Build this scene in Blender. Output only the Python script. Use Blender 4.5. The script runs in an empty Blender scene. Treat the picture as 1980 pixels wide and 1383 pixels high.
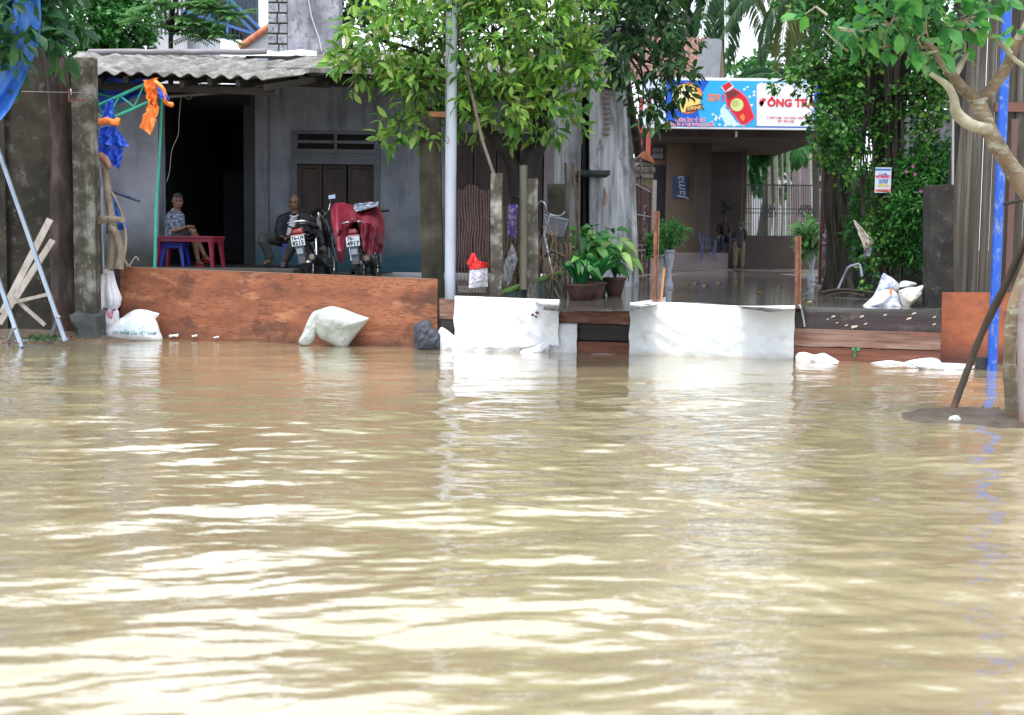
import bpy, bmesh, math, random
import numpy as np
from mathutils import Vector, Matrix, noise as mnoise
from mathutils.bvhtree import BVHTree
random.seed(7); np.random.seed(7)
SC = bpy.context.scene
COL = SC.collection
PI = math.pi
# ---------------------------------------------------------------- camera
F = 2600.0                      # focal length in pixels of the 1980-wide photograph
H = 1.40                        # eye height above the flood water
PITCH = math.atan((691.5-472)/F); ROLL = math.radians(0.7)
cF = Vector((0, math.cos(PITCH), -math.sin(PITCH)))
R0 = Vector((1, 0, 0)); U0 = Vector((0, math.sin(PITCH), math.cos(PITCH)))
cR = R0*math.cos(ROLL)+U0*math.sin(ROLL); cU = U0*math.cos(ROLL)-R0*math.sin(ROLL)
CAM = Vector((0, 0, H))
cd = bpy.data.cameras.new('camera'); cam = bpy.data.objects.new('camera', cd); COL.objects.link(cam)
cam.matrix_world = Matrix(((cR.x, cU.x, -cF.x, CAM.x), (cR.y, cU.y, -cF.y, CAM.y), (cR.z, cU.z, -cF.z, CAM.z), (0, 0, 0, 1)))
cd.sensor_width = 36; cd.lens = F/1980*36; cd.clip_start = .1; cd.clip_end = 2000
cd.dof.use_dof = True; cd.dof.focus_distance = 17.8; cd.dof.aperture_fstop = 2.8
SC.camera = cam
# ---------------------------------------------------------------- world, sun, exposure
SUN_EL, SUN_AZ = math.radians(74), math.radians(195)
w = bpy.data.worlds.new('World'); SC.world = w; w.use_nodes = True
nt = w.node_tree; nt.nodes.clear()
sky = nt.nodes.new('ShaderNodeTexSky'); sky.sky_type = 'NISHITA'; sky.sun_disc = False
sky.sun_elevation = SUN_EL; sky.sun_rotation = SUN_AZ; sky.air_density = 1.6; sky.dust_density = 8; sky.ozone_density = 1.0
hs = nt.nodes.new('ShaderNodeHueSaturation'); hs.inputs['Saturation'].default_value = .30; hs.inputs['Value'].default_value = 1.0
mx = nt.nodes.new('ShaderNodeMix'); mx.data_type = 'RGBA'; mx.inputs[0].default_value = .62
mx.inputs['B'].default_value = (12.6, 13.6, 15.2, 1)          # the even cloud layer
bg = nt.nodes.new('ShaderNodeBackground'); bg.inputs['Strength'].default_value = .10
wo = nt.nodes.new('ShaderNodeOutputWorld')
nt.links.new(sky.outputs[0], hs.inputs['Color']); nt.links.new(hs.outputs[0], mx.inputs['A'])
nt.links.new(mx.outputs['Result'], bg.inputs['Color']); nt.links.new(bg.outputs[0], wo.inputs[0])
sl = bpy.data.lights.new('sun', 'SUN'); sun = bpy.data.objects.new('sun', sl); COL.objects.link(sun)
sl.energy = 1.3; sl.angle = math.radians(14); sl.color = (1, .97, .92)
sd = Vector((math.sin(SUN_AZ)*math.cos(SUN_EL), math.cos(SUN_AZ)*math.cos(SUN_EL), math.sin(SUN_EL)))
sun.rotation_euler = sd.to_track_quat('Z', 'Y').to_euler()
SC.view_settings.view_transform = 'Standard'; SC.view_settings.look = 'None'
SC.view_settings.exposure = 1.12; SC.view_settings.gamma = 1
SC.render.engine = 'CYCLES'
SC.cycles.max_bounces = 6; SC.cycles.diffuse_bounces = 3; SC.cycles.transparent_max_bounces = 8

# ---------------------------------------------------------------- pixel helpers
def ray(px, py): return cF + cR*((px-990)/F) + cU*((691.5-py)/F)
def P(px, py, Y):
    d = ray(px, py); return CAM + d*(Y/d.y)
def G(px, py, z):
    d = ray(px, py); return CAM + d*((z-H)/d.z)
def S(Y): return F/Y           # pixels per metre at distance Y
def RX(px, py, Y): return P(px, py, Y).x
# ---------------------------------------------------------------- objects
def tag(o, label=None, cat=None, group=None, kind=None):
    if label: o['label'] = label
    if cat: o['category'] = cat
    if group: o['group'] = group
    if kind: o['kind'] = kind
    return o
def empty(name, loc, label, cat, group=None, rot=(0, 0, 0)):
    o = bpy.data.objects.new(name, None); COL.objects.link(o); o.location = Vector(loc); o.rotation_euler = rot
    o.empty_display_size = .1
    return tag(o, label, cat, group)
def link(o, parent=None, local=False):
    COL.objects.link(o)
    if parent is not None:
        o.parent = parent
        if not local:
            q = parent; M = Matrix.Identity(4)
            chain = []
            while q is not None: chain.append(q); q = q.parent
            for q in reversed(chain): M = M @ q.matrix_parent_inverse @ q.matrix_basis
            o.matrix_parent_inverse = M.inverted()
    return o
class MB:
    def __init__(s): s.v = []; s.f = []
    def add(s, vs, fs):
        n = len(s.v); s.v += [tuple(p) for p in vs]; s.f += [tuple(i+n for i in f) for f in fs]; return s
    def box(s, a, b, M=None, bev=0):
        x0, y0, z0 = min(a[0], b[0]), min(a[1], b[1]), min(a[2], b[2]); x1, y1, z1 = max(a[0], b[0]), max(a[1], b[1]), max(a[2], b[2])
        vs = [(x0,y0,z0),(x1,y0,z0),(x1,y1,z0),(x0,y1,z0),(x0,y0,z1),(x1,y0,z1),(x1,y1,z1),(x0,y1,z1)]
        if M is not None: vs = [tuple(M @ Vector(p)) for p in vs]
        return s.add(vs, [(0,3,2,1),(4,5,6,7),(0,1,5,4),(1,2,6,5),(2,3,7,6),(3,0,4,7)])
    def beam(s, p, q, w, h=None, up=(0, 0, 1), n=1, jit=0):
        """rectangular bar from p to q"""
        h = h or w; p, q = Vector(p), Vector(q); d = (q-p).normalized()
        a = d.cross(Vector(up)); a = a.normalized() if a.length > 1e-4 else Vector((1, 0, 0)); b = a.cross(d).normalized()
        vs = []
        for k in range(n+1):
            c = p.lerp(q, k/n)
            for sx, sy in ((-1,-1),(1,-1),(1,1),(-1,1)):
                vs.append(c + a*sx*w/2*(1+random.uniform(-jit, jit)) + b*sy*h/2*(1+random.uniform(-jit, jit)))
        fs = [(3,2,1,0), tuple(4*n+i for i in range(4))]
        for k in range(n):
            for i in range(4): j = (i+1) % 4; fs.append((4*k+i, 4*k+j, 4*k+4+j, 4*k+4+i))
        return s.add(vs, fs)
    def tube(s, pts, rad, n=8, caps=True, rough=0, sx=1.0):
        pts = [Vector(p) for p in pts]
        if not hasattr(rad, '__len__'): rad = [rad]*len(pts)
        m = len(pts); vs = []; prev = None
        for k, p in enumerate(pts):
            d = (pts[min(k+1, m-1)]-pts[max(k-1, 0)])
            d = d.normalized() if d.length > 1e-9 else Vector((0, 0, 1))
            if prev is None:
                a = d.cross(Vector((0, 1, 0)));
                if a.length < .1: a = d.cross(Vector((1, 0, 0)))
            else: a = prev - d*prev.dot(d)
            a.normalize(); prev = a; b = d.cross(a)
            for i in range(n):
                t = 2*PI*i/n; r = rad[k]*(1+(random.uniform(-rough, rough) if rough else 0))
                vs.append(p + a*math.cos(t)*r + b*math.sin(t)*r*sx)
        fs = []
        for k in range(m-1):
            for i in range(n): j = (i+1) % n; fs.append((k*n+i, k*n+j, k*n+n+j, k*n+n+i))
        if caps: fs.append(tuple(range(n-1, -1, -1))); fs.append(tuple((m-1)*n+i for i in range(n)))
        return s.add(vs, fs)
    def ball(s, c, r, nu=12, nv=8, f=None):
        if not hasattr(r, '__len__'): r = (r, r, r)
        vs = [(c[0], c[1], c[2]-r[2])]
        for j in range(1, nv):
            ph = -PI/2+PI*j/nv
            for i in range(nu):
                t = 2*PI*i/nu; vs.append((c[0]+r[0]*math.cos(ph)*math.cos(t), c[1]+r[1]*math.cos(ph)*math.sin(t), c[2]+r[2]*math.sin(ph)))
        vs.append((c[0], c[1], c[2]+r[2])); L = len(vs)-1; fs = []
        for i in range(nu):
            j = (i+1) % nu; fs.append((0, 1+j, 1+i)); fs.append((L, L-nu+i, L-nu+j))
        for k in range(nv-2):
            for i in range(nu): j = (i+1) % nu; fs.append((1+k*nu+i, 1+k*nu+j, 1+(k+1)*nu+j, 1+(k+1)*nu+i))
        if f: vs = [f(Vector(p)) for p in vs]
        return s.add(vs, fs)
    def lathe(s, c, prof, n=20, M=None):
        """prof: (radius, height)"""
        vs = []
        for r, z in prof:
            for i in range(n):
                t = 2*PI*i/n; p = Vector((r*math.cos(t), r*math.sin(t), z)); p = (M @ p) if M is not None else p
                vs.append(p+Vector(c))
        fs = []
        for k in range(len(prof)-1):
            for i in range(n): j = (i+1) % n; fs.append((k*n+i, k*n+j, k*n+n+j, k*n+n+i))
        fs.append(tuple(range(n-1, -1, -1))); fs.append(tuple((len(prof)-1)*n+i for i in range(n)))
        return s.add(vs, fs)
    def grid(s, fn, nu, nv, th=0.0, off=Vector((0, 1, 0))):
        """sheet fn(u,v) -> Vector; with th also a back face, closed all round"""
        vs = [fn(i/nu, j/nv) for j in range(nv+1) for i in range(nu+1)]
        W = nu+1; fs = [(j*W+i, j*W+i+1, (j+1)*W+i+1, (j+1)*W+i) for j in range(nv) for i in range(nu)]
        if th:
            n = len(vs); vs = vs + [Vector(p)+off*th for p in vs]
            fs += [tuple(n+i for i in reversed(f)) for f in fs]
            rim = [j for j in range(nu+1)] + [j*W+nu for j in range(1, nv+1)] + [nv*W+i for i in range(nu-1, -1, -1)] + [j*W for j in range(nv-1, 0, -1)]
            for k in range(len(rim)):
                a, b = rim[k], rim[(k+1) % len(rim)]; fs.append((b, a, a+n, b+n))
        return s.add(vs, fs)
    def prism(s, poly, d):
        """flat polygon (3D points) pushed along vector d"""
        n = len(poly); d = Vector(d); vs = [Vector(p) for p in poly] + [Vector(p)+d for p in poly]
        fs = [tuple(range(n)), tuple(range(2*n-1, n-1, -1))] + [((i+1) % n, i, n+i, n+(i+1) % n) for i in range(n)]
        return s.add(vs, fs)
    def mesh(s, name):
        me = bpy.data.meshes.new(name); me.from_pydata([tuple(v) for v in s.v], [], s.f); me.validate(); return me
    def build(s, name, mat, parent=None, smooth=False, local=False, bevel=0, fix=True):
        me = s.mesh(name)
        if fix or bevel:
            bm = bmesh.new(); bm.from_mesh(me)
            if bevel:
                es = [e for e in bm.edges if len(e.link_faces) == 2 and e.calc_face_angle(0) > .7]
                bmesh.ops.bevel(bm, geom=es, offset=bevel, segments=2, affect='EDGES', profile=.6)
            bmesh.ops.recalc_face_normals(bm, faces=bm.faces); bm.to_mesh(me); bm.free()
        if mat: me.materials.append(mat)
        if smooth:
            me.polygons.foreach_set('use_smooth', [True]*len(me.polygons))
            try: me.set_sharp_from_angle(angle=math.radians(smooth if smooth > 1 else 50))
            except Exception: pass
        return link(bpy.data.objects.new(name, me), parent, local)
def wobble(mb, amp, freq, seed=0):
    mb.v = [tuple(Vector(p)+mnoise.noise_vector(Vector(p)*freq+Vector((seed, 0, 0)))*amp) for p in mb.v]; return mb
def subdivided(mb, n):
    me = mb.mesh('t'); bm = bmesh.new(); bm.from_mesh(me); bmesh.ops.subdivide_edges(bm, edges=bm.edges, cuts=n, use_grid_fill=True)
    r = MB(); r.v = [tuple(v.co) for v in bm.verts]; bm.verts.index_update(); r.f = [tuple(v.index for v in f.verts) for f in bm.faces]
    bm.free(); bpy.data.meshes.remove(me); return r
def modmesh(mb, name, mat, parent=None, voxel=.008, smooth=2, local=False):
    """closed pieces fused into ONE continuous surface"""
    me = mb.mesh(name); o = bpy.data.objects.new(name, me); COL.objects.link(o)
    bm = bmesh.new(); bm.from_mesh(me); bmesh.ops.recalc_face_normals(bm, faces=bm.faces); bm.to_mesh(me); bm.free()
    m = o.modifiers.new('r', 'REMESH'); m.mode = 'VOXEL'; m.voxel_size = voxel; m.use_smooth_shade = True
    if smooth: s_ = o.modifiers.new('s', 'SMOOTH'); s_.iterations = smooth; s_.factor = .5
    dg = bpy.context.evaluated_depsgraph_get(); dg.update()
    new = bpy.data.meshes.new_from_object(o.evaluated_get(dg)); new.name = name
    bpy.data.objects.remove(o); new.materials.clear(); new.materials.append(mat)
    new.polygons.foreach_set('use_smooth', [True]*len(new.polygons))
    return link(bpy.data.objects.new(name, new), parent, local)
def bpx(x0, x1, y0, y1, Y, th, mb=None, zb=None, zt=None):
    """axis-aligned box whose front (at Y) spans those photo pixels"""
    xm, ym = (x0+x1)/2, (y0+y1)/2
    a = (P(x0, ym, Y).x, Y, zb if zb is not None else P(xm, y1, Y).z); b = (P(x1, ym, Y).x, Y+th, zt if zt is not None else P(xm, y0, Y).z)
    return (mb or MB()).box(a, b)
def px_pts(lst, Y): return [P(a[0], a[1], a[2] if len(a) > 2 else Y) for a in lst]
def smoothline(pts, k=4):
    """Catmull-Rom resample of points (Vectors or tuples, any dimension)"""
    pts = [Vector(p) for p in pts]; out = []
    for i in range(len(pts)-1):
        p0 = pts[max(i-1, 0)]; p1 = pts[i]; p2 = pts[i+1]; p3 = pts[min(i+2, len(pts)-1)]
        for j in range(k):
            t = j/k; out.append(.5*((2*p1)+(p2-p0)*t+(2*p0-5*p1+4*p2-p3)*t*t+(3*p1-p0-3*p2+p3)*t*t*t))
    return out+[pts[-1]]
# ---------------------------------------------------------------- materials
MATS = {}
def nn(t, k): return t.nodes.new('ShaderNode'+k)
def mat(name, cols, scale=4, stretch=(1, 1, 1), rough=.8, bump=.0, bscale=None, metal=0, spec=.5, streak=None, band=None, fine=None,
        detail=8, trans=0, island=None, contrast=.22, coat=0, sheen=0, nrough=.6):
    """cols: colours met in a soft noise; streak=(colour, amount, stretch); band=(z0,z1,colour,noise) dirt line; fine=(colour,amount,scale,stretch) speckle"""
    if name in MATS: return MATS[name]
    m = bpy.data.materials.new(name); m.use_nodes = True; t = m.node_tree; t.nodes.clear(); MATS[name] = m
    out = nn(t, 'OutputMaterial'); pb = nn(t, 'BsdfPrincipled'); L = t.links.new
    tc = nn(t, 'TexCoord'); co = tc.outputs['Object']
    def noise(sc, st=(1, 1, 1), det=detail, ro=nrough, off=0):
        mp = nn(t, 'Mapping'); mp.inputs['Scale'].default_value = st; mp.inputs['Location'].default_value = (off, off*1.7, off*.3); L(co, mp.inputs[0])
        n_ = nn(t, 'TexNoise'); n_.inputs['Scale'].default_value = sc; n_.inputs['Detail'].default_value = det; n_.inputs['Roughness'].default_value = ro
        L(mp.outputs[0], n_.inputs['Vector']); return n_.outputs['Fac']
    def ramp(fac, stops):
        r = nn(t, 'ValToRGB'); e = r.color_ramp.elements
        while len(e) < len(stops): e.new(.5)
        for el, (p_, c_) in zip(e, stops): el.position = p_; el.color = (*c_[:3], 1) if hasattr(c_, '__len__') else (c_, c_, c_, 1)
        L(fac, r.inputs[0]); return r.outputs['Color']
    def mix(fac, a, b):
        n_ = nn(t, 'Mix'); n_.data_type = 'RGBA'
        if hasattr(fac, 'node') : L(fac, n_.inputs[0])
        else: n_.inputs[0].default_value = fac
        for s_, k_ in ((a, 'A'), (b, 'B')):
            if hasattr(s_, 'node'): L(s_, n_.inputs[k_])
            else: n_.inputs[k_].default_value = (*s_[:3], 1)
        return n_.outputs['Result']
    if len(cols) == 1: c = mix(0, cols[0], cols[0])
    else:
        k = len(cols); c = ramp(noise(scale, stretch), [(.5-contrast+2*contrast*i/(k-1), cols[i]) for i in range(k)])
    if island:
        g = nn(t, 'NewGeometry'); k = len(island)
        ic = ramp(g.outputs['Random Per Island'], [(i/(k-1) if k > 1 else 0, island[i]) for i in range(k)])
        c = mix(.75, c, ic)
    if fine:
        for fi in (fine if isinstance(fine, list) else [fine]):
            c = mix(ramp(noise(fi[2], fi[3], 4, .7, 3), [(.60-.12*fi[1], 0.), (.60-.12*fi[1]+.10, min(1, fi[1]*1.3))]), c, fi[0])
    if streak:
        for k_, st_ in enumerate(streak if isinstance(streak, list) else [streak]):
            c = mix(ramp(noise(1, st_[2], 6, .65, 5+k_*3), [(.55-.2*st_[1], 0.), (.72-.1*st_[1], min(1, .35+st_[1]))]), c, st_[0])
    if band:
        for bd in (band if isinstance(band, list) else [band]):
            sp = nn(t, 'SeparateXYZ'); L(co, sp.inputs[0]); n_ = noise(3, (1, 1, 1), 6, .7, 9)
            ma = nn(t, 'Math'); ma.operation = 'MULTIPLY_ADD'; L(n_, ma.inputs[0]); ma.inputs[1].default_value = bd[3]; L(sp.outputs['Z'], ma.inputs[2])
            mr = nn(t, 'MapRange'); L(ma.outputs[0], mr.inputs[0])
            mr.inputs['From Min'].default_value = bd[0]+bd[3]*.5; mr.inputs['From Max'].default_value = bd[1]+bd[3]*.5
            mr.inputs['To Min'].default_value = bd[4] if len(bd) > 4 else 1; mr.inputs['To Max'].default_value = 0
            c = mix(mr.outputs[0], c, bd[2])
    L(c, pb.inputs['Base Color'])
    pb.inputs['Roughness'].default_value = rough; pb.inputs['Metallic'].default_value = metal
    pb.inputs['Specular IOR Level'].default_value = spec
    if coat: pb.inputs['Coat Weight'].default_value = coat; pb.inputs['Coat Roughness'].default_value = .15
    if bump:
        b = nn(t, 'Bump'); b.inputs['Strength'].default_value = 1; b.inputs['Distance'].default_value = bump
        L(noise(bscale or scale*3, stretch, 6, .65, 2), b.inputs['Height']); L(b.outputs[0], pb.inputs['Normal'])
    sh = pb.outputs[0]
    if trans:
        tr = nn(t, 'BsdfTranslucent'); L(c, tr.inputs['Color']); ms = nn(t, 'MixShader'); ms.inputs[0].default_value = trans
        L(sh, ms.inputs[1]); L(tr.outputs[0], ms.inputs[2]); sh = ms.outputs[0]
    L(sh, out.inputs[0]); return m
def leafmat(name, cols, trans=.35, rough=.45):
    return mat(name, [tuple(x*.8 for x in cols[0]), cols[len(cols)//2]], scale=1.2, rough=rough, island=cols, trans=trans, spec=.4)
white = mat('white woven sack', [(.62, .66, .74), (.78, .80, .84), (.86, .87, .88)], 3, rough=.55, bump=.012, bscale=9, contrast=.16, band=[(-.05, .10, (.42, .35, .25), .14, .5)], fine=[((.45, .40, .34), .25, 5, (1, 1, 1)), ((.6, .63, .72), .5, 18, (1, .2, 3))])
black = mat('black plastic', [(.012, .012, .014)], rough=.4)
chrome = mat('chrome', [(.7, .72, .75)], rough=.18, metal=1)
rubber = mat('rubber', [(.012, .012, .012), (.03, .028, .025)], 20, rough=.85)

# ---------------------------------------------------------------- foliage
LEAF = np.array([(0,0,0),(-.36,.22,.05),(0,.22,0),(.36,.22,.05),(-.5,.5,.09),(0,.52,0),(.5,.5,.09),(-.28,.8,.03),(0,.82,-.03),(.28,.8,.03),(0,1,-.12)])
LFAC = [(0,2,1),(0,3,2),(1,2,5,4),(2,3,6,5),(4,5,8,7),(5,6,9,8),(7,8,10),(8,9,10)]
LOBED = np.array([(0,0,0),(-.2,.12,.03),(0,.14,0),(.2,.12,.03),(-.62,.42,.1),(0,.4,0),(.62,.42,.1),(-.22,.5,.05),(.22,.5,.05),(-.5,.78,.06),(0,.72,-.02),(.5,.78,.06),(0,1,-.12)])
LOFA = [(0,2,1),(0,3,2),(1,2,5),(2,3,5),(1,5,7,4),(3,6,8,5),(5,10,7),(5,8,10),(7,10,9),(8,11,10),(10,12,9),(10,11,12)]
def leaf_mesh(name, pos, dirs, nrm, ln, wd, m, parent=None, lobed=False, bend=0):
    base, fac = (LOBED, LOFA) if lobed else (LEAF, LFAC)
    pos = np.asarray(pos, float); n = len(pos); d = np.asarray(dirs, float); d /= np.linalg.norm(d, axis=1)[:, None]+1e-9
    u = np.asarray(nrm, float); s = np.cross(d, u); s /= np.linalg.norm(s, axis=1)[:, None]+1e-9; u = np.cross(s, d)
    ln = np.broadcast_to(ln, n)[:, None, None]; wd = np.broadcast_to(wd, n)[:, None, None]
    b = base.copy(); nb = len(b); bz = b[:, 2][None, :, None]-bend*(b[:, 1]**2)[None, :, None]
    v = pos[:, None, :] + s[:, None, :]*b[:, 0][None, :, None]*wd + d[:, None, :]*b[:, 1][None, :, None]*ln + u[:, None, :]*bz*ln
    v[:, :, 2] -= (bend*(b[:, 1]**2)[None, :]*ln[:, :, 0])
    v = v.reshape(-1, 3); me = bpy.data.meshes.new(name)
    sizes = [len(f) for f in fac]; flat = np.array([i for f in fac for i in f]); tot = len(flat)
    loops = (flat[None, :]+np.arange(n)[:, None]*nb).ravel(); st = np.cumsum([0]+sizes[:-1])
    starts = (st[None, :]+np.arange(n)[:, None]*tot).ravel()
    me.vertices.add(len(v)); me.vertices.foreach_set('co', v.ravel()); me.loops.add(len(loops)); me.loops.foreach_set('vertex_index', loops.astype(np.int32))
    me.polygons.add(len(starts)); me.polygons.foreach_set('loop_start', starts.astype(np.int32))
    me.update(calc_edges=True); me.validate(); me.materials.append(m)
    return link(bpy.data.objects.new(name, me), parent)
def rnd3(n):
    a = np.random.normal(size=(n, 3)); return a/np.linalg.norm(a, axis=1)[:, None]
def foliage(name, blobs, ncl, per, ln, wd, m, parent, droop=.3, spread=.1, lobed=False, shell=.45, twigs=None, twigmat=None, up=.35, zmin=None):
    """blobs: (centre Vector, (rx,ry,rz)); leaves sit in rosettes on twig ends through each blob's volume"""
    vol = np.array([b[1][0]*b[1][2]*(b[1][1]**.5) for b in blobs]); pr = vol/vol.sum(); P_, D_, N_, L_ = [], [], [], []; tips = []
    for k in range(ncl):
        bi = np.random.choice(len(blobs), p=pr); c, r = blobs[bi]
        d = rnd3(1)[0]; rr = (shell+(1-shell)*np.random.rand())**.6 if np.random.rand() < .75 else np.random.rand()**.5
        q = np.array(c)+d*np.array(r)*rr*np.random.uniform(.85, 1.15)
        if zmin is not None and q[2] < zmin: continue
        tips.append((bi, q)); out = d*np.array([1, 1, .7])+np.array([0, 0, -.1]); out /= np.linalg.norm(out)
        for j in range(max(2, int(per*np.random.uniform(.6, 1.4)))):
            dd = out*.55+rnd3(1)[0]*.8+np.array([0, 0, -droop]); P_.append(q+rnd3(1)[0]*spread*np.random.rand()+dd*.02)
            D_.append(dd); N_.append(np.array([0, 0, 1.])*up*2+rnd3(1)[0]*.6+np.array([0, -.25, 0])); L_.append(np.random.uniform(.45, 1.3))
    L_ = np.array(L_); o = leaf_mesh(name, P_, D_, N_, ln*L_, wd*L_*np.random.uniform(.8, 1.2, len(L_)), m, parent, lobed)
    if twigs and twigmat:
        mb = MB()
        for bi, q in random.sample(tips, min(twigs, len(tips))):
            c = Vector(blobs[bi][0]); q = Vector(q); mid = c.lerp(q, .55)+Vector((0, 0, .08*(q-c).length))+Vector(rnd3(1)[0])*.05
            mb.tube([c, mid, q], [.012, .008, .004], 5, caps=False)
        mb.build('twigs', twigmat, parent, fix=False)['kind'] = 'stuff'
    return o
def blob(px, py, Y, rx, ry, dy):
    s = S(Y); return (P(px, py, Y), (rx/s, dy, ry/s))
def limbs(parent, start, blobs, m, r0=.05, name='limb'):
    for c, r in blobs:
        a = Vector(start); c = Vector(c); mid = a.lerp(c, .5)+Vector((random.uniform(-.15, .15), random.uniform(-.1, .1), .12*(c-a).length))
        MB().tube(smoothline([a, mid, c], 4), list(np.linspace(r0, r0*.3, 9)), 7, rough=.08).build(name, m, parent, smooth=True)
def bark_trunk(pts, rads, m, parent, name='trunk', n=12, rough=.08, seed=0, local=False):
    q = [tuple(p)+(r,) for p, r in zip(pts, rads)]; ss = []
    qq = smoothline([Vector(x) for x in q], 6)
    mb = MB().tube([x.to_3d() if False else Vector(x[:3]) for x in qq], [x[3] for x in qq], n)
    wobble(mb, rads[0]*rough*2, 1.2/max(rads[0], .03)*.3, seed)
    return mb.build(name, m, parent, smooth=True, local=local)
# ---------------------------------------------------------------- lettering
def text_mesh(body, size, shear=0, bold=0, sx=1):
    cu = bpy.data.curves.new('t', 'FONT'); cu.body = body; cu.size = size; cu.align_x = 'CENTER'; cu.align_y = 'CENTER'; cu.shear = shear; cu.offset = bold; cu.resolution_u = 2
    o = bpy.data.objects.new('t', cu); COL.objects.link(o); dg = bpy.context.evaluated_depsgraph_get(); dg.update()
    me = bpy.data.meshes.new_from_object(o.evaluated_get(dg)); bpy.data.objects.remove(o); bpy.data.curves.remove(cu)
    for v in me.vertices: v.co.x *= sx
    return me
def lettering(body, origin, xdir, ydir, size, m, parent, name='lettering', shear=0, bold=0, sx=1, bvh=None, local=False, lift=.003, cast=(0, 1, 0)):
    me = text_mesh(body, size, shear, bold, sx); X = Vector(xdir).normalized(); Yv = Vector(ydir).normalized(); o_ = Vector(origin)
    if bvh is not None:
        bm = bmesh.new(); bm.from_mesh(me); bmesh.ops.triangulate(bm, faces=bm.faces); bmesh.ops.subdivide_edges(bm, edges=[e for e in bm.edges if e.calc_length() > size*.25], cuts=2); bm.to_mesh(me); bm.free()
    cdv = Vector(cast).normalized()
    for v in me.vertices:
        q = o_+X*v.co.x+Yv*v.co.y
        if bvh is not None:
            h = bvh.ray_cast(q-cdv*1.0, cdv)
            if h[0] is not None: q = h[0]-cdv*lift
        v.co = q
    me.materials.clear(); me.materials.append(m)
    return link(bpy.data.objects.new(name, me), parent, local)
def bvh_of(o):
    me = o.data; return BVHTree.FromPolygons([v.co.copy() for v in me.vertices], [tuple(p.vertices) for p in me.polygons])
def copy_tree(o, parent=None):
    c = o.copy(); COL.objects.link(c); c.parent = parent
    for ch in list(o.children): copy_tree(ch, c)
    return c
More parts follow.
